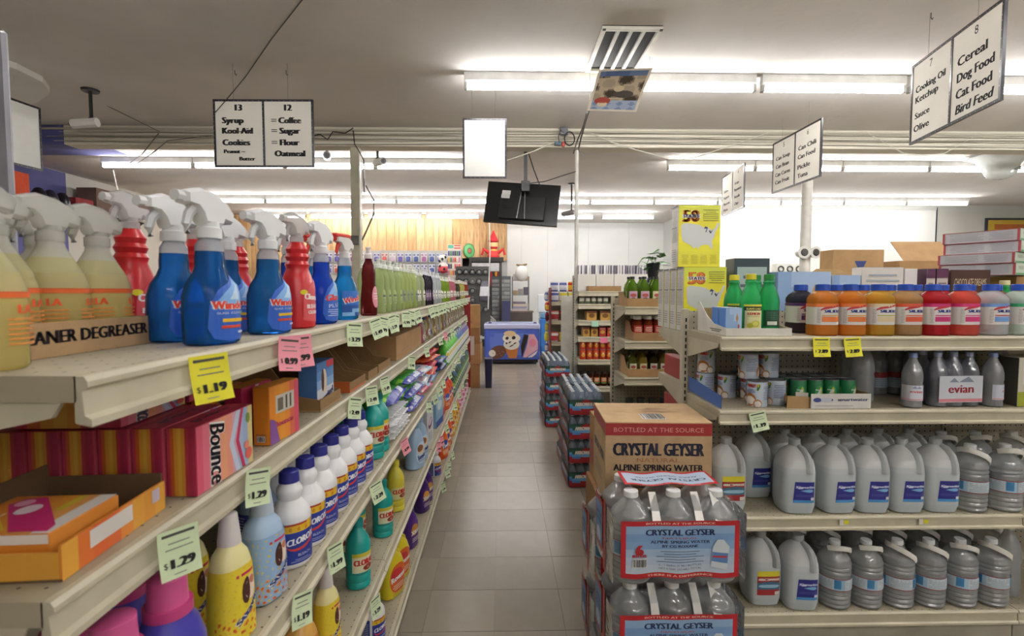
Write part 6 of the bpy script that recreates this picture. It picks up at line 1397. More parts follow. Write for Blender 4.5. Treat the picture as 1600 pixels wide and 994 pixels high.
def defl_art(u, v):
    if v < .13: return '#5a6f9c' if .1 < u < .6 else '#6d80a8'
    if v > .72: return '#a8b6cc' if math.sin(u*23)+math.sin(v*40) < .6 else '#7f94b8'
    w = math.sin(u*11+v*7)+math.cos(u*5-v*15)
    return '#4a4038' if w > .9 else ('#8a7a6a' if w > .3 else ('#c4b49c' if w > -.7 else '#b0a08c'))
pr.grid(.05, .04, .95, .95, 26, 26, defl_art).ell(.25, .72, .16, .10, '#b45048').ell(.26, .8, .10, .08, '#e0cfae').ell(.62, .55, .2, .09, '#55504c').ell(.5, .42, .1, .07, '#d8c8a8')
dfl.cell = .1
part(t, 'print', pr.emit(MB(), lambda u, v, h: dfl(u, v, .0045+h)), PRINT)
for u in (.06, .94): p_ = Vector(dfl(u, 0, 0)); part(t, 'hanging_wire', MB().tube([p_, (p_.x, p_.y, CZ-.03-a.z)], .0015, 4, '#55534e'), METAL)
for u in (.05, .9): p_ = Vector(dfl(u, .98, 0)); part(t, 'hanging_wire', MB().tube([p_, (p_.x, p_.y, CZ-.001-a.z)], .0015, 4, '#8a8880'), METAL)
# television seen from behind on a ceiling pole
tv = thing('television', 'black flat television seen from behind, hung over the aisle', 'television', tuple(AY(816, 319, 6.06)))
tv.rotation_euler = (R(-14), R(5.0), R(-9))
part(tv, 'back_shell', MB().prism([(-.42, -.24), (.42, -.24), (.42, .24), (-.42, .24)], -.02, .012, 1, '#141416'), PLASTIC)
part(tv, 'rear_housing', MB().box(-.26, .28, -.05, -.02, -.21, .08, '#18181a', b=.012), PLASTIC)
for x0, x1, z0, z1 in ((-.425, .425, .24, .25), (-.425, .425, -.25, -.24), (-.43, -.42, -.25, .25), (.42, .43, -.25, .25)): part(tv, 'bezel', MB().box(x0, x1, -.022, .022, z0, z1, '#0f0f10'), PLASTIC)
part(tv, 'screen', MB().box(-.418, .418, .012, .016, -.238, .238, '#08090a'), PLASTIC)
part(tv, 'sticker', MB().box(-.25, -.15, -.0512, -.0502, .10-.06, .05+.04, '#c9c9c6').box(-.25, -.15, -.0215, -.0205, .10, .15, '#d6d6d2'), PAPER, 'white sticker')
for k in range(2): part(tv, 'vent_slots', MB().box(-.2+k*.32, -.08+k*.32, -.0515, -.0502, -.06, -.045, '#060606').box(-.2+k*.32, -.08+k*.32, -.0515, -.0502, -.09, -.075, '#060606'), PLASTIC)
for x in (-.04, .05): part(tv, 'bracket_arm', MB().tube([(x*.4, -.058, .16), (x, -.058, -.2)], .007, 6, '#8a8a8c'), METAL)
p = AY(821, 300, 5.99)
t = thing('television_mount', 'black ceiling pole carrying the television', 'mount', (p.x, 5.985, 0))
part(t, 'pole', MB().box(-.02, .02, -.02, .02, 2.72, CZ-.02, '#161617'), PAINT); part(t, 'ceiling_plate', MB().box(-.07, .07, -.05, .07, CZ-.02, CZ-.001, '#161617'), PAINT)
part(t, 'head', MB().box(-.05, .05, -.03, .03, 2.60, 2.72, '#1b1b1d', b=.005), PAINT)
# columns
struct('support_column', MB().box(-1.655, -1.555, 5.73, 5.83, 0, 3.034, '#c2bda6', b=.01), PAINT)
x9 = AY(901, 300, 5.83).x
struct('support_pipe', MB().loft([(0, .021), (3.034, .021)], 12, '#d6d4cc', cap=False), PAINT, None, (x9, 5.83, 0))
x12 = AY(1258, 395, 5.8).x
struct('round_column', MB().loft([(0, .056), (3.034, .056)], 20, '#dcd9d2', cap=False), PAINT, None, (x12, 5.8, 0))
t = thing('emergency_light', 'white emergency light with two round lamps on the round column', 'light', (x12, 5.8, 1.885))
for s_ in (-1, 1):
    part(t, 'lamp_head', MB().tube([(s_*.055, .02, 0), (s_*.062, -.06, 0), (s_*.066, -.10, 0)], [.05, .058, .07], 16, '#dcdad4'), PLASTIC); part(t, 'lens', MB().tube([(s_*.066, -.101, 0), (s_*.067, -.112, 0)], [.042, .03], 14, '#4a4844'), PLASTIC)
part(t, 'clamp', MB().loft([(-.03, .0575), (.03, .0575)], 20, '#c9c7c0', cap=False), PLASTIC)
# cables
def cable(name, pts, r_, col, label, group=None, n=5): return single(name, MB().tube(pts, r_, n, col), PLASTIC, label, 'cable', group)
rw = random.Random(17)
for k in range(8):
    z0 = 3.06+.018*k; pts = []; x = -4.95+rw.uniform(0, .5); xe = 7.5
    while x < xe: pts.append((x, 5.70-.0105*(k % 3), z0+rw.uniform(-.004, .004)+.012*math.sin(x*.7+(k % 3)*2))); x += .45
    cable('cable', pts, .0032, ('#8a867a', '#c9c4b4', '#7a766a', '#d0ccbe')[k % 4], 'thin cable strung along the face of the ceiling beam', 'cables along the beam')
A5 = lambda px, py, y: tuple(AY(px, py, y))
cable('cable', [A5(745, 268, 5.655), A5(770, 258, 5.655), A5(800, 248, 5.655), A5(835, 236, 5.655), A5(866, 222, 5.655)], .006, '#cfccc0', 'pale drooping cable running from the junction box toward the blank sign')
cable('cable', [A5(919, 206, 5.655), A5(950, 220, 5.655), A5(990, 233, 5.655), A5(1030, 244, 5.655), A5(1062, 250, 5.655), A5(1090, 245, 5.655), A5(1200, 208, 5.655)], .006, '#cfccc0', 'pale drooping cable below the beam beyond the junction box')
cable('cable', [A5(1352, 205, 5.655), A5(1380, 222, 5.655), A5(1412, 240, 5.655), A5(1440, 243, 5.655), A5(1475, 240, 5.655), A5(1520, 215, 5.655)], .005, '#cfccc0', 'pale cable looped under the beam near the acrylic dome')
cable('cable', [A5(487, 213, 5.655), A5(500, 210, 5.655), A5(512, 218, 5.655), A5(520, 206, 5.655), A5(540, 208, 5.655), A5(552, 200, 5.655)], .007, '#2a2828', 'black curled cable on the beam beside the square column')
cable('cable', [A5(552, 204, 5.655), A5(554, 225, 5.655), A5(563, 240, 5.7), A5(568, 250, 5.72), A5(569, 300, 5.72)], .007, '#3a3836', 'black cable running down the square column')
cable('conduit', [A5(572, 290, 5.71), A5(584, 312, 5.655), A5(584, 335, 5.655), A5(575, 355, 5.7), A5(566, 375, 5.715)], .010, '#77746e', 'grey bowed conduit beside the square column')
single('switch_box', MB().box(-1.65, -1.56, 5.69, 5.728, 1.96, 2.06, '#6a6862', b=.005), PAINT, 'grey electrical box low on the square column', 'electrical box')
cable('power_cord', [A5(921, 172, 4.7), A5(915, 190, 5.2), A5(908, 215, 5.6), A5(904, 232, 5.66), A5(911, 245, 5.66)], .008, '#2b2a2a', 'black power cord dangling from the vent board past the beam')
cable('power_cord', [A5(917, 176, 4.75), A5(911, 198, 5.3), A5(902, 220, 5.6), A5(896, 240, 5.6)], .007, '#3a3938', 'second dark cord dangling beside the first below the vent board')
cable('power_cord', [A5(826, 240, 5.97), A5(834, 265, 5.97), A5(844, 291, 5.95)], .006, '#2b2a2a', 'short black cord from the beam down to the television')
cable('power_cord', [A5(822, 287, 5.9), A5(850, 284, 5.88), A5(875, 276, 5.85), A5(900, 268, 5.81)], .006, '#4a4846', 'grey cord sagging from the television to the thin pipe')
cable('ceiling_wire', [(AZ(472, 0, CZ-.006)), AZ(425, 60, CZ-.006), AZ(385, 118, CZ-.006), Vector(A5(352, 158, 4.12)), Vector(A5(336, 176, 4.12))], .004, '#2c2927', 'long thin black cord crossing the ceiling to the sign 13')
cable('cable', [A5(160, 162, 5.1), A5(250, 206, 5.69)], .004, '#5a564e', 'thin wire slanting from the wall camera to the beam')
cable('cable', [A5(192, 262, 7.0), A5(222, 241, 5.655), A5(248, 208, 5.655)], .006, '#6a665c', 'first slanting cable from the beam down to the rear lights')
cable('cable', [A5(204, 262, 7.0), A5(236, 241, 5.64), A5(262, 220, 5.64), A5(330, 212, 5.64)], .006, '#7a766c', 'second slanting cable from the beam down to the rear lights')
cable('pull_cord', [A5(177, 266, 7.03), A5(181, 285, 7.03), A5(188, 315, 7.03)], .006, '#e6e4de', 'white pull cord hanging from the end of the rear lights')
cable('cable', [AZ(734, 122, CZ-.0075), AZ(760, 121, CZ-.0075), AZ(800, 122, CZ-.0075), AZ(860, 121, CZ-.0075), AZ(900, 121, CZ-.0075)], .006, '#c9c4b4', 'pale cable lying along the front light beside the vent')
t = thing('junction_box', 'small grey junction box with coiled cords on the beam', 'electrical box', (AY(881, 213, 5.66).x, 5.66, AY(881, 213, 5.66).z))
part(t, 'box', MB().box(-.04, .045, .0, .055, .02, .10, '#7f8288', b=.005), METAL); part(t, 'outlet', MB().box(-.10, -.03, .0, .05, -.09, -.05, '#5a7280', b=.004), PLASTIC); part(t, 'plug', MB().box(-.02, .015, -.01, .04, -.11, -.06, '#b8433a', b=.004), PLASTIC, 'red plug')
part(t, 'coil', MB().tube([(.06+.055*math.cos(k*PI/8), -.006-.0006*k, -.03+.075*math.sin(k*PI/8)) for k in range(34)], .006, 5, '#2b2a2a'), PLASTIC)
part(t, 'loop', MB().tube([(-.05, 0, -.07), (-.06, -.01, .0), (-.03, -.01, .06), (0, 0, .04)], .005, 5, '#2b2a2a'), PLASTIC)
# small surveillance cameras
def camera_thing(px, py, y, ztop, pole, label, yaw, white):
    p = AY(px, py, y); t = thing('security_camera', label, 'camera', tuple(p))
    part(t, 'mount_pole', MB().tube([(0, 0, pole), (0, 0, .03)], .014, 8, '#1d1c1e'), PAINT); part(t, 'mount_plate', MB().loft([(pole-.02, .065), (pole-.001, .07)], 16, '#1d1c1e'), PAINT)
    part(t, 'ball_joint', MB().loft([(-.03, .02), (-.015, .032), (.01, .032), (.035, .018)], 12, '#1d1c1e'), PLASTIC)
    d = Vector((math.cos(yaw), math.sin(yaw), -.1)); s_ = Vector((-d.y, d.x, 0)); b = MB().tube([d*-.05+Vector((0, 0, -.01)), d*.16+Vector((0, 0, -.01))], .042, 8, '#d9d8d4' if white else '#8a8886'); part(t, 'camera_body', b, PLASTIC); part(t, 'lens', MB().tube([d*.16+Vector((0, 0, -.01)), d*.175+Vector((0, 0, -.01))], .028, 10, '#17171a'), PLASTIC)
    return t
camera_thing(143, 190, 4.73, 0, CZ-AY(143, 190, 4.73).z, 'white box camera on a black ceiling stem near the blue wall', PI*1.02, True)
camera_thing(511, 244, 5.97, 0, CZ-AY(511, 244, 5.97).z, 'small camera under the beam beside sign 12', -PI*.4, False)
camera_thing(590, 252, 5.97, 0, CZ-AY(590, 252, 5.97).z, 'small camera under the beam past the square column', -PI*.3, True)
camera_thing(893, 331, 8.6, 0, CZ-AY(893, 331, 8.6).z, 'small dark camera hanging behind the television', PI*.8, False)
# acrylic dome
p = AY(1564, 243, 6.62)
t = thing('acrylic_dome', 'clear acrylic dome with square plate hanging at the ceiling behind the beam', 'dome', (p.x, 6.62, p.z))
q = p.z; hC = CZ-q
part(t, 'plate', MB().loft([(-.01, .29, .29, 8), (.0, .29, .29, 8)], 24, '#e9eeea'), MILK)
part(t, 'dome_shell', MB().loft([(-.31, .02), (-.30, .08), (-.27, .13), (-.22, .165), (-.14, .20), (-.06, .25), (-.01, .285, .285, 4)], 28, '#f2f6f4', cap=False), MILK)
part(t, 'inner_mirror', MB().loft([(-.26, .03), (-.235, .09), (-.19, .13), (-.13, .15)], 24, '#d9dedc'), METAL); part(t, 'sticker', MB().box(.02, .10, -.17, -.165, -.22, -.17, '#8f9894'), PAPER)
part(t, 'hanger', MB().loft([(0, .012), (hC-.001, .012)], 8, '#c9c9c4'), PAINT)
for i, (px, py) in enumerate(((367, 112), (447, 112), (1455, 23))):
    p = AZ(px, py, CZ-.012); single('ceiling_hook', MB().tube([(0, 0, .0115), (0, 0, -.02), (.008, 0, -.03), (.014, 0, -.018)], .0025, 5, '#3a322c'), METAL, ('small hook in the ceiling above the syrup sheet', 'small hook in the ceiling above the coffee sheet', 'small hook in the ceiling above the cereal sheet')[i], 'hook', None, tuple(p))
# ------------------------------------------------------------------ the far end of the store and the blue corner
t = thing('ice_cream_freezer', 'blue chest freezer with ice cream pictures at the end of the aisle', 'freezer', (AY(757, 540, 10.1).x, 10.1, 0))
FW = AY(843, 540, 10.1).x-AY(757, 540, 10.1).x
part(t, 'cabinet', MB().box(0, FW, 0, .62, .09, .70, '#3f55b8', b=.012), PLASTIC); part(t, 'base', MB().box(.03, FW-.03, .04, .58, .03, .09, '#1b1b20'), PLASTIC)
part(t, 'rim', MB().box(-.01, FW+.01, -.01, .63, .70, .80, '#c4c6ea', b=.015), PLASTIC); part(t, 'lid', MB().box(.04, FW-.04, .03, .58, .80, .815, '#b4bcdc'), PLASTIC)
for x in (.08, FW-.12): part(t, 'lid_handle', MB().box(x, x+.06, .02, .05, .815, .84, '#5a5f9c', b=.004), PLASTIC)
for x in (.05, FW-.09): part(t, 'castor', MB().tube([(x, .06, .03), (x+.03, .06, .03)], .0295, 10, '#222226'), PLASTIC)
q = Print().grid(.02, .11, FW-.02, .69, 12, 8, lambda a, b: '#4a64c4' if (a-.5)**2+(b-.5)**2 > .2 else '#5f7ad2')
fx = lambda u: u*FW
q.ell(fx(.24), .24, .18, .13, '#6a4234', 16, .4).ell(fx(.14), .22, .07, .07, '#e8e2d8', 12)
for k in range(9): q.ell(fx(.16)+.026*k, .22+.05*math.sin(k*1.9), .012, .010, '#a8785a', 7)
q.poly([(fx(.36), .36), (fx(.62), .36), (fx(.58), .12), (fx(.44), .12)], '#c4783a').ell(fx(.49), .40, .16, .11, '#e6e2da', 16).ell(fx(.49), .52, .18, .10, '#efeae2', 16).ell(fx(.46), .61, .12, .06, '#e2c89a', 14)
for x, y, a, b in ((.41, .52, .035, .03), (.53, .53, .04, .035), (.46, .44, .03, .014), (.55, .42, .035, .014), (.49, .37, .05, .012), (.40, .42, .02, .02)): q.ell(fx(x), y, a, b, '#2c211e', 10, .5)
q.poly([(fx(.68), .14), (fx(.80), .58), (fx(.72), .60), (fx(.66), .36)], '#241a1a').poly([(fx(.70), .14), (fx(.76), .14), (fx(.97), .30), (fx(.97), .46), (fx(.90), .60), (fx(.80), .60), (fx(.78), .42)], '#d9a8b8').poly([(fx(.78), .14), (fx(.97), .28), (fx(.93), .2), (fx(.86), .14)], '#e6d8d8').ell(fx(.87), .43, .07, .08, '#e088a4', 12)
part(t, 'picture', q.emit(MB(), facing_y(-.001), eps=.0006), PRINT)
t = thing('drink_cooler', 'blue drink cooler with a white top behind the freezer', 'cooler', (AY(843, 540, 10.9).x+.02, 10.95, 0))
part(t, 'cabinet', MB().box(0, .34, 0, .5, .05, .86, '#3f7fcc', b=.02), PLASTIC); part(t, 'feet', MB().box(.03, .31, .05, .45, 0, .05, '#222226'), PLASTIC); part(t, 'glass_lid', MB().box(.0, .34, .0, .5, .86, .98, '#8fc4ea', b=.02), TINTED); part(t, 'header', MB().box(-.02, .2, .45, .5, .98, 1.38, '#dfe3e4', b=.01), PLASTIC)
bz = 0
for k, (h_, c) in enumerate(((.36, '#a07a4e'), (.30, '#b08a5c'), (.24, '#9c7448'), (.34, '#b8925f'))):
    spawn(carton, ('shipping_carton', 'carton', .34, .24, h_, c, 'plain', 'card'), (-.56+.01*(k % 2), 7.62, bz), -PI/2+R((2, -3, 1, 4)[k]), f'brown carton in the stack past the red end panel, {ORD[k]} from the floor', 'brown cartons past the red panel'); bz += h_+.0012
single('notice_board', MB().box(-.53, -.40, 7.60, 7.605, .5, .78, '#c9c4bc'), PAPER, 'pale notice sheet on the brown carton stack', 'notice')
t = thing('dark_bin', 'dark blue narrow bin beside the carton stack', 'bin', (-.19, 7.7, 0)); part(t, 'bin_body', MB().loft([(0, .05, .09, 5), (.42, .06, .11, 5)], 20, '#232c4a'), PLASTIC); part(t, 'rim', MB().loft([(.42, .063, .113, 5), (.44, .063, .113, 5)], 20, '#2c3860'), PLASTIC)
# blister packs on the wall rack in front of the wood panelling
x0, x1 = AY(470, 410, 11.5).x, AY(722, 410, 11.5).x
t = thing('wall_rack', 'white wire wall rack of blister packs before the wood panelling', 'rack', (0, 11.56, 0))
part(t, 'back_board', MB().box(x0, x1, 0, .02, .4, 2.36, '#c9c7c0'), PEG)
for x in (x0, (x0+x1)/2, x1-.03): part(t, 'upright', MB().box(x, x+.03, -.02, .0, 0, 2.40, '#b9b6ac'), PAINT)
def blister(c1, c2):
    t = thing('blister_pack', None, 'blister pack')
    part(t, 'card', MB().box(-.07, .07, 0, .003, 0, .21, c1), PRINT); part(t, 'blister', MB().loft([(.02, .045, .02, 4, 0, -.012), (.10, .05, .024, 4, 0, -.014), (.125, .035, .012, 4, 0, -.008)], 12, c2), PLASTIC)
    part(t, 'print', Print().rect(-.06, .15, .06, .18, c2).ell(0, .165, .025, .012, '#f2f0ea').emit(MB(), facing_y(-.0003), eps=.0004), PRINT)
    part(t, 'hook', MB().tube([(0, .05, .2), (0, -.03, .2)], .003, 4, '#b9b9b9'), METAL)
    return t
bc = [('#e6e0e4', '#a86a9c'), ('#dcdce6', '#5a4a9c'), ('#e9e4e0', '#c86a8a'), ('#d8dce6', '#44559c'), ('#e6e6e2', '#c9b0c0'), ('#cfd6e2', '#3f4f8c'), ('#e2d8d2', '#c8534a')]
rb = random.Random(8); n = int((x1-x0-.1)/.175)
for j, z in enumerate((2.09, 1.84)):
    for i in range(n): spawn(blister, bc[rb.randrange(7)], (x0+.1+i*.175, 11.50, z), 0, f'small blister pack, {ORD[i]} along the {("upper", "lower")[j]} row of the wall rack', 'blister packs on the wall rack')
# framed board with small goods at the end of the rack
xb = AY(711, 400, 11.2).x
t = thing('display_board', 'white display board of small bright goods beside the blister packs', 'board', (xb, 11.2, 0)); part(t, 'board', MB().box(-.16, .13, 0, .02, 1.75, 2.46, '#e6dcd2'), PAINT); part(t, 'leg', MB().box(.0, .06, .005, .02, 0, 1.75, '#8a8678'), PAINT)
q = Print().rect(-.15, 2.38, -.03, 2.45, '#5fc0a0').rect(-.02, 2.37, .12, 2.45, '#d9644a').rect(-.02, 2.40, .12, 2.42, '#efe9e2')
for k in range(24): q.rect(-.15+(k % 6)*.046, 1.80+(k//6)*.14, -.115+(k % 6)*.046, 1.90+(k//6)*.14, rb.choice(('#d8533a', '#4a8a5a', '#e2b23a', '#f0ece6', '#4a4a8a', '#d88aa0', '#3a3a3c')))
part(t, 'small_goods', q.emit(MB(), facing_y(-.001), eps=.0006), PRINT)
t = thing('plush_toy', 'white and black spotted plush toy hanging by the display board', 'toy', (AY(692, 405, 11.1).x, 11.1, AY(692, 420, 11.1).z))
part(t, 'body', MB().loft([(-.10, .03), (-.05, .10), (.05, .11), (.13, .07), (.17, .09), (.24, .10), (.30, .05)], 16, '#e9e4e0', cols=['#c8444a', '#d0525a', '#e9e4e0', '#e9e4e0', '#efece8', '#efece8']), PAPER)
for x, y, z in ((-.05, -.09, .05), (.04, -.1, -.01), (.0, -.095, .2), (.06, -.07, .24), (-.06, -.06, .16)): part(t, 'patch', MB().loft([(z-.03, .012, .012, 2, x, y), (z, .03, .022, 2, x, y), (z+.03, .012, .012, 2, x, y)], 8, '#26221f'), PAPER)
part(t, 'hanging_cord', MB().tube([(0, 0, .29), (0, .0, CZ-AY(692, 420, 11.1).z-.001)], .003, 4, '#dcd8d0'), PAPER)
sd = Vector((dv.x, dv.y, 0)).normalized(); sn = Vector((sd.y, -sd.x, 0))
def on_slant(px, py, off): # a point on the slanted bulkhead
    d = ray(px, py); n_ = sn; t_ = (Vector((-1.13, 12.12, 0))+n_*off-EYE).dot(n_)/d.dot(n_); return EYE+d*t_
p = on_slant(733, 392, .035)
t = thing('green_disc', 'round green disc hung on the wood bulkhead', 'disc', tuple(p), an)
m = MB(); 
for r0, r1, c in ((.0, .05, '#c46a5a'), (.05, .075, '#3a6a4a'), (.075, .15, '#66b070'), (.15, .175, '#3f8a52')):
    vs = [(r_*math.cos(2*PI*k/24), -.02+.02*(r_/.175)**2, r_*math.sin(2*PI*k/24)) for r_ in (r0, r1) for k in range(24)]; m.add(vs, [(k, (k+1) % 24, 24+(k+1) % 24, 24+k) for k in range(24)], c)
part(t, 'face', m, PLASTIC); part(t, 'rim', MB().tube([(.175*math.cos(2*PI*k/24), -.003, .175*math.sin(2*PI*k/24)) for k in range(25)], .006, 5, '#3f8a52'), PLASTIC)
p = AY(771, 400, 12.62)
t = thing('pinata', 'red festive paper figure with tassels hanging by the wood bulkhead', 'decoration', tuple(p))
part(t, 'body', MB().loft([(-.28, .06), (-.18, .13), (.0, .15), (.12, .10), (.16, .08), (.22, .11), (.32, .10), (.36, .06)], 14, '#b8282e', cols=['#a8242a', '#b8282e', '#c23a34', '#c9a24a', '#b8282e', '#d8b07a', '#b8282e']), PAPER)
part(t, 'pointed_hat', MB().loft([(.35, .13), (.37, .12), (.62, .008)], 14, '#b8262c'), PAPER)
for s_ in (-1, 1): part(t, 'arm', MB().tube([(s_*.12, 0, .08), (s_*.24, -.03, .16), (s_*.28, -.03, .02)], [.05, .045, .03], 8, '#c0302e'), PAPER); part(t, 'leg', MB().tube([(s_*.06, 0, -.26), (s_*.09, 0, -.5)], [.05, .035], 8, '#9c2226'), PAPER)
for k in range(4): part(t, 'tassel', MB().tube([(-.15+.1*k, -.08, -.15), (-.16+.11*k, -.1, -.42-.1*(k % 2)), (-.17+.115*k, -.1, -.62-.12*(k % 2))], [.02, .03, .012], 6, ('#d8642e', '#c22c30', '#d8a03a', '#b8302c')[k]), PAPER)
part(t, 'hanging_cord', MB().tube([(0, 0, .6), (0, 0, CZ-p.z-.001)], .004, 4, '#d8d4cc'), PAPER)
p = AY(764, 400, 9.9); single('hanging_cable', MB().tube([(p.x, 9.9, CZ-.001), (p.x+.02, 9.9, 2.2), (p.x-.02, 9.9, 1.1)], .011, 6, '#e6e4e0'), PLASTIC, 'white cord hanging from the ceiling before the service counter', 'cable')
# goods under the bulkhead
t = thing('wall_shelf_unit', 'dark wire display with black round goods under the wood bulkhead', 'display', (AY(712, 440, 11.0).x, 11.0, 0))
part(t, 'mesh_board', MB().box(0, .74, 0, .02, .5, 1.98, '#4a4a48'), PEG); part(t, 'legs', MB().box(.0, .03, 0, .03, 0, .5, '#2a2a2a'), PAINT); part(t, 'legs', MB().box(.71, .74, 0, .03, 0, .5, '#2a2a2a'), PAINT)
rg2 = random.Random(15)
def ring_good(r_, c):
    t = thing('round_good', None, 'hanging goods'); part(t, 'ring', MB().tube([(r_*math.cos(2*PI*k/14), -.02, r_*math.sin(2*PI*k/14)-r_) for k in range(15)], r_*.3, 6, c), PLASTIC); part(t, 'centre', MB().tube([(0, -.025, -r_), (0, -.005, -r_)], r_*.55, 10, '#8a8a86'), PLASTIC); part(t, 'peg', MB().tube([(0, -.04, 0), (0, .0, 0)], .004, 4, '#c9c9c9'), METAL); return t
for i in range(5):
    for j in range(5):
        if (i == 3 and j in (2, 3)) or (i == 4 and j in (1, 2, 3)): continue
        spawn(ring_good, (.055, ('#1c1c1e', '#2e2e30', '#5a5650')[rg2.randrange(3)]), (.08+AY(712, 440, 11.0).x+i*.14, 10.993, 1.92-j*.2), 0, f'black round article, {ORD[i]} across in the {ORD[j]} row of the wire display', 'black round goods')
single('striped_bag', MB().loft([(0, .10, .04, 3), (.1, .11, .05, 3), (.3, .09, .04, 3), (.42, .06, .02, 3)], 14, '#d6d4dc', cols=['#55525e', '#dddbe2', '#6a6874']), BAG, 'white and grey striped bag hanging before the wire display', 'bag', None, (AY(757, 470, 10.9).x, 10.935, AY(757, 470, 10.9).z))
t = thing('drawer_cabinet', 'tall grey cabinet of many shallow drawers by the white wall', 'cabinet', (AY(768, 480, 11.98).x, 11.98, 0)); cw = AY(798, 480, 11.98).x-AY(768, 480, 11.98).x
part(t, 'carcass', MB().box(0, cw, .01, .35, 0, 1.80, '#5a6064'), PAINT)
for j in range(16):
    for i in range(3): part(t, 'drawer', MB().box(.015+i*(cw-.03)/3, .01+(i+1)*(cw-.03)/3, -.012, .012, .25+j*.093, .325+j*.093, ('#9a9c9c', '#8a8c8e', '#a6a8a6')[(i+j*2) % 3]), PAINT)
t = thing('wire_rack', 'grey wire rack with folded goods beside the white wall', 'rack', (AY(800, 480, 12.2).x, 12.2, 0)); cw2 = AY(827, 480, 12.2).x-AY(800, 480, 12.2).x
for x in (0, cw2-.02): part(t, 'post', MB().box(x, x+.02, 0, .02, 0, 1.8, '#77797a'), METAL); part(t, 'post', MB().box(x, x+.02, .3, .32, 0, 1.8, '#77797a'), METAL)
for j in range(5): part(t, 'wire_shelf', MB().box(0, cw2, 0, .32, .3+j*.35, .315+j*.35, '#8a8c8a'), METAL)
for j in range(5):
    for i in range(3): spawn(carton, ('folded_good', 'folded goods', .2, .11, .10+.04*((i+j) % 3), ('#8f8a86', '#c9c4be', '#5a5560', '#a88a6a', '#b8b4b0')[(i*2+j) % 5], None), (AY(800, 480, 12.2).x+.03+i*.125, 12.22, .316+j*.35), -PI/2, f'folded article, {ORD[i]} on the {ORD[j]} shelf up of the wire rack', 'folded goods on the wire rack')
p = AY(815, 427, 11.9)
t = thing('paper_lantern', 'round white paper lantern hanging against the white wall', 'lantern', tuple(p)); part(t, 'globe', MB().loft([(.17*math.sin(a_*PI/16-PI/2)*1.1, max(.01, .15*math.cos(a_*PI/16-PI/2))) for a_ in range(17)], 20, '#e6e4de'), PAPER); part(t, 'bow', MB().tube([(-.12, 0, .20), (0, -.03, .17), (.12, 0, .21)], [.02, .035, .02], 8, '#8a7a5a'), PAPER)
part(t, 'hanging_cord', MB().tube([(0, 0, .17), (0, 0, CZ-p.z-.001)], .003, 4, '#b9b6ae'), PAPER)
t = thing('white_chair', 'white plastic chair behind the freezer', 'chair', (AY(763, 500, 10.95).x, 10.95, 0))
part(t, 'seat', MB().box(-.2, .2, 0, .4, .42, .45, '#dcdad6', b=.01), PLASTIC); part(t, 'backrest', MB().tube([(-.17+.02*0, .38, .45), (-.14, .40, .8), (0, .41, .92), (.14, .40, .8), (.17, .38, .45)], .022, 8, '#dcdad6'), PLASTIC); part(t, 'back_panel', MB().box(-.12, .12, .385, .40, .5, .84, '#d6d4d0'), PLASTIC)
for x in (-.18, .16):
    for y in (.01, .36): part(t, 'leg', MB().box(x, x+.03, y, y+.03, 0, .42, '#d0cec9'), PLASTIC)
t = thing('hand_truck', 'dark blue folded hand cart leaning behind the freezer', 'cart', (AY(791, 490, 10.85).x, 10.85, 0)); part(t, 'panel', MB().prism([(0, .05), (.06, .05), (.30, 1.22), (.24, 1.24)], -.09, .09, 0, '#2c2f52'), PLASTIC); part(t, 'toe_plate', MB().box(-.12, .12, -.12, .06, .02, .05, '#2a2a30'), METAL)
for x in (-.12, .09): part(t, 'wheel', MB().tube([(x, .05, .06), (x+.03, .05, .06)], .06, 12, '#1c1c1e'), PLASTIC)
t = thing('counter', 'low dark counter with piled papers behind the freezer', 'counter', (AY(797, 500, 11.3).x, 11.3, 0)); part(t, 'cabinet', MB().box(0, .5, .02, .4, 0, .98, '#5a5048'), PAINT); part(t, 'top', MB().box(-.02, .52, 0, .42, .98, 1.01, '#7a6a58'), PAINT)
for i in range(4): spawn(carton, ('paper_bundle', 'papers', .28, .34-.03*i, .05, ('#b9aeb0', '#8a8a9c', '#c9b8a0', '#6f6470')[i], None), (AY(797, 500, 11.3).x+.04+.02*i, 11.36, 1.0105+i*.0512), -PI/2+R(3*i-4), f'bundle of papers on the dark counter, {ORD[i]} up the pile', 'bundles of papers')
t = thing('valance', 'white roller shutter head with a dark frame under the bulkhead', 'shutter', (0, 0, 0)); a_, b_ = AY(737, 420, 11.75), AY(780, 420, 11.75)
part(t, 'housing', MB().box(a_.x, b_.x, 11.75, 11.9, AY(740, 424, 11.75).z, AY(740, 411, 11.75).z, '#d6d4d6', b=.01), PAINT); part(t, 'dark_rail', MB().box(a_.x, b_.x+.1, 11.74, 11.95, AY(740, 409, 11.75).z, AY(740, 402, 11.75).z, '#2a2622'), PAINT); part(t, 'rail_post', MB().box(b_.x, b_.x+.06, 11.8, 11.86, 0, AY(740, 402, 11.75).z, '#3a3632'), PAINT); part(t, 'rail_post', MB().box(a_.x-.06, a_.x, 11.8, 11.86, 0, AY(740, 402, 11.75).z, '#3a3632'), PAINT)
part(t, 'bracket', MB().box(a_.x, b_.x, 11.8, 11.86, AY(740, 411, 11.75).z, AY(740, 409, 11.75).z, '#3a3632'), PAINT)
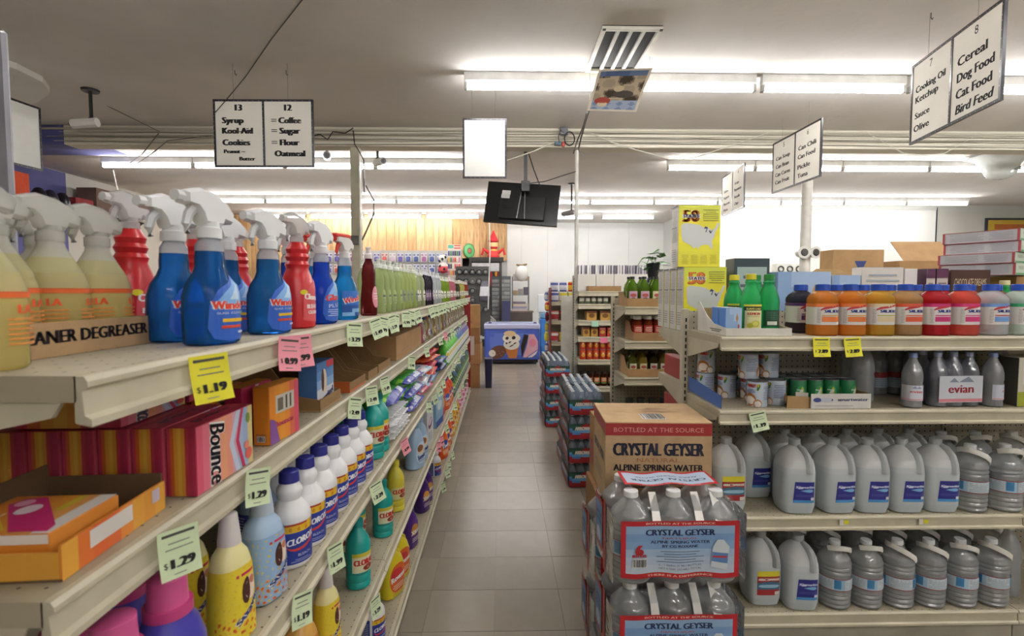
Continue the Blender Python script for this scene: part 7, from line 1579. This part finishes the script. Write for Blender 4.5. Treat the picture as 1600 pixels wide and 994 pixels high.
# picture on the far white wall
a_, b_ = AY(1545, 340, 10.5), AY(1625, 372, 10.5)
t = thing('framed_picture', 'dark framed yellow picture on the far white wall', 'picture', (a_.x, 10.57, b_.z)); w_, h_ = b_.x-a_.x, a_.z-b_.z
for x0_, x1_, z0_, z1_ in ((0, w_, 0, .04), (0, w_, h_-.04, h_), (0, .04, .04, h_-.04), (w_-.04, w_, .04, h_-.04)): part(t, 'frame', MB().box(x0_, x1_, -.02, .015, z0_, z1_, '#3a3c48'), PAINT)
part(t, 'print', MB().box(.04, w_-.04, 0, .014, .04, h_-.04, '#c9a83a').box(.2, w_-.2, -.001, 0, h_*.45, h_*.7, '#b4642e'), PRINT)
t = thing('wall_grille', 'white pierced grille strip on the far white wall', 'grille', (AY(1214, 420, 10.4).x, 10.42, AY(1214, 425, 10.4).z)); gw = AY(1256, 420, 10.4).x-AY(1214, 420, 10.4).x
part(t, 'plate', MB().box(0, gw, 0, .165, -.05, .17, '#e2e2dd'), PAINT)
for k in range(3): part(t, 'rosette', MB().tube([(gw*(k+.5)/3+.055*math.cos(2*PI*q_/12), -.004, .06+.055*math.sin(2*PI*q_/12)) for q_ in range(13)], .016, 5, '#3f3f3c'), PAINT)
# the blue corner: high shelf with cartons
t = thing('wall_shelf', 'high wall shelf along the blue wall', 'shelf', (XL+.008, 0, 0)); part(t, 'board', MB().box(0, .5, 5.6, 9.2, 2.62, 2.65, '#8a8278'), PAINT)
for y in (5.8, 7.4, 9.0): part(t, 'bracket', MB().prism([(0, 2.62), (.45, 2.62), (0, 2.3)], y, y+.03, 1, '#55504a'), PAINT)
def lbox(px0, px1, py0, py1, x, c, label, art=None, dx=.3, name='shipping_carton'):
    a_, b_ = AX(px0, py0, x), AX(px1, py1, x); return spawn(carton, (name, 'carton', dx, round(abs(b_.y-a_.y), 3), round(max(.05, a_.z-2.6515), 3), c, art, 'card'), (x, min(a_.y, b_.y), 2.651), 0, label)
lbox(150, 206, 293, 312, -6.2, '#6a5248', 'brown carton on the high shelf of the blue wall, nearer the rear lights')
lbox(118, 146, 308, 318, -6.2, '#8a2a30', 'dark red carton on the high shelf beside the brown one')
lbox(20, 46, 266, 290, -6.2, '#d8522c', 'orange carton on the high shelf near the blank edgewise sign')
for i, (px, c) in enumerate(((60, '#22202a'), (78, '#2c2838'), (96, '#1f1d26'))):
    p = AX(px, 296, -6.3); t = thing('dark_helmet', f'dark helmet on the high shelf by the blue wall, {ORD[i]} from the orange carton', 'helmet', (p.x, p.y, 2.651)); part(t, 'shell', MB().loft([(0, .10, .075), (.06, .11, .08), (.14, .09, .07), (.2, .05, .04), (.215, .01, .01)], 14, c), PLASTIC); part(t, 'brim', MB().loft([(.0, .13, .085, 2, .02), (.012, .13, .085, 2, .02)], 14, c), PLASTIC)
# grey steel post at the near edge
t = thing('grey_post', 'grey steel cabinet edge rising beside the yellow spray bottles', 'cabinet', (-1.66, 1.55, 0)); part(t, 'side', MB().box(-.1, AY(13, 200, 1.55).x+1.66, 0, .02, .05, 2.205, '#a2a2ac', b=.008), PAINT); part(t, 'plinth', MB().box(-.09, .147, -.05, .09, 0, .05, '#3a3a3c'), PAINT)
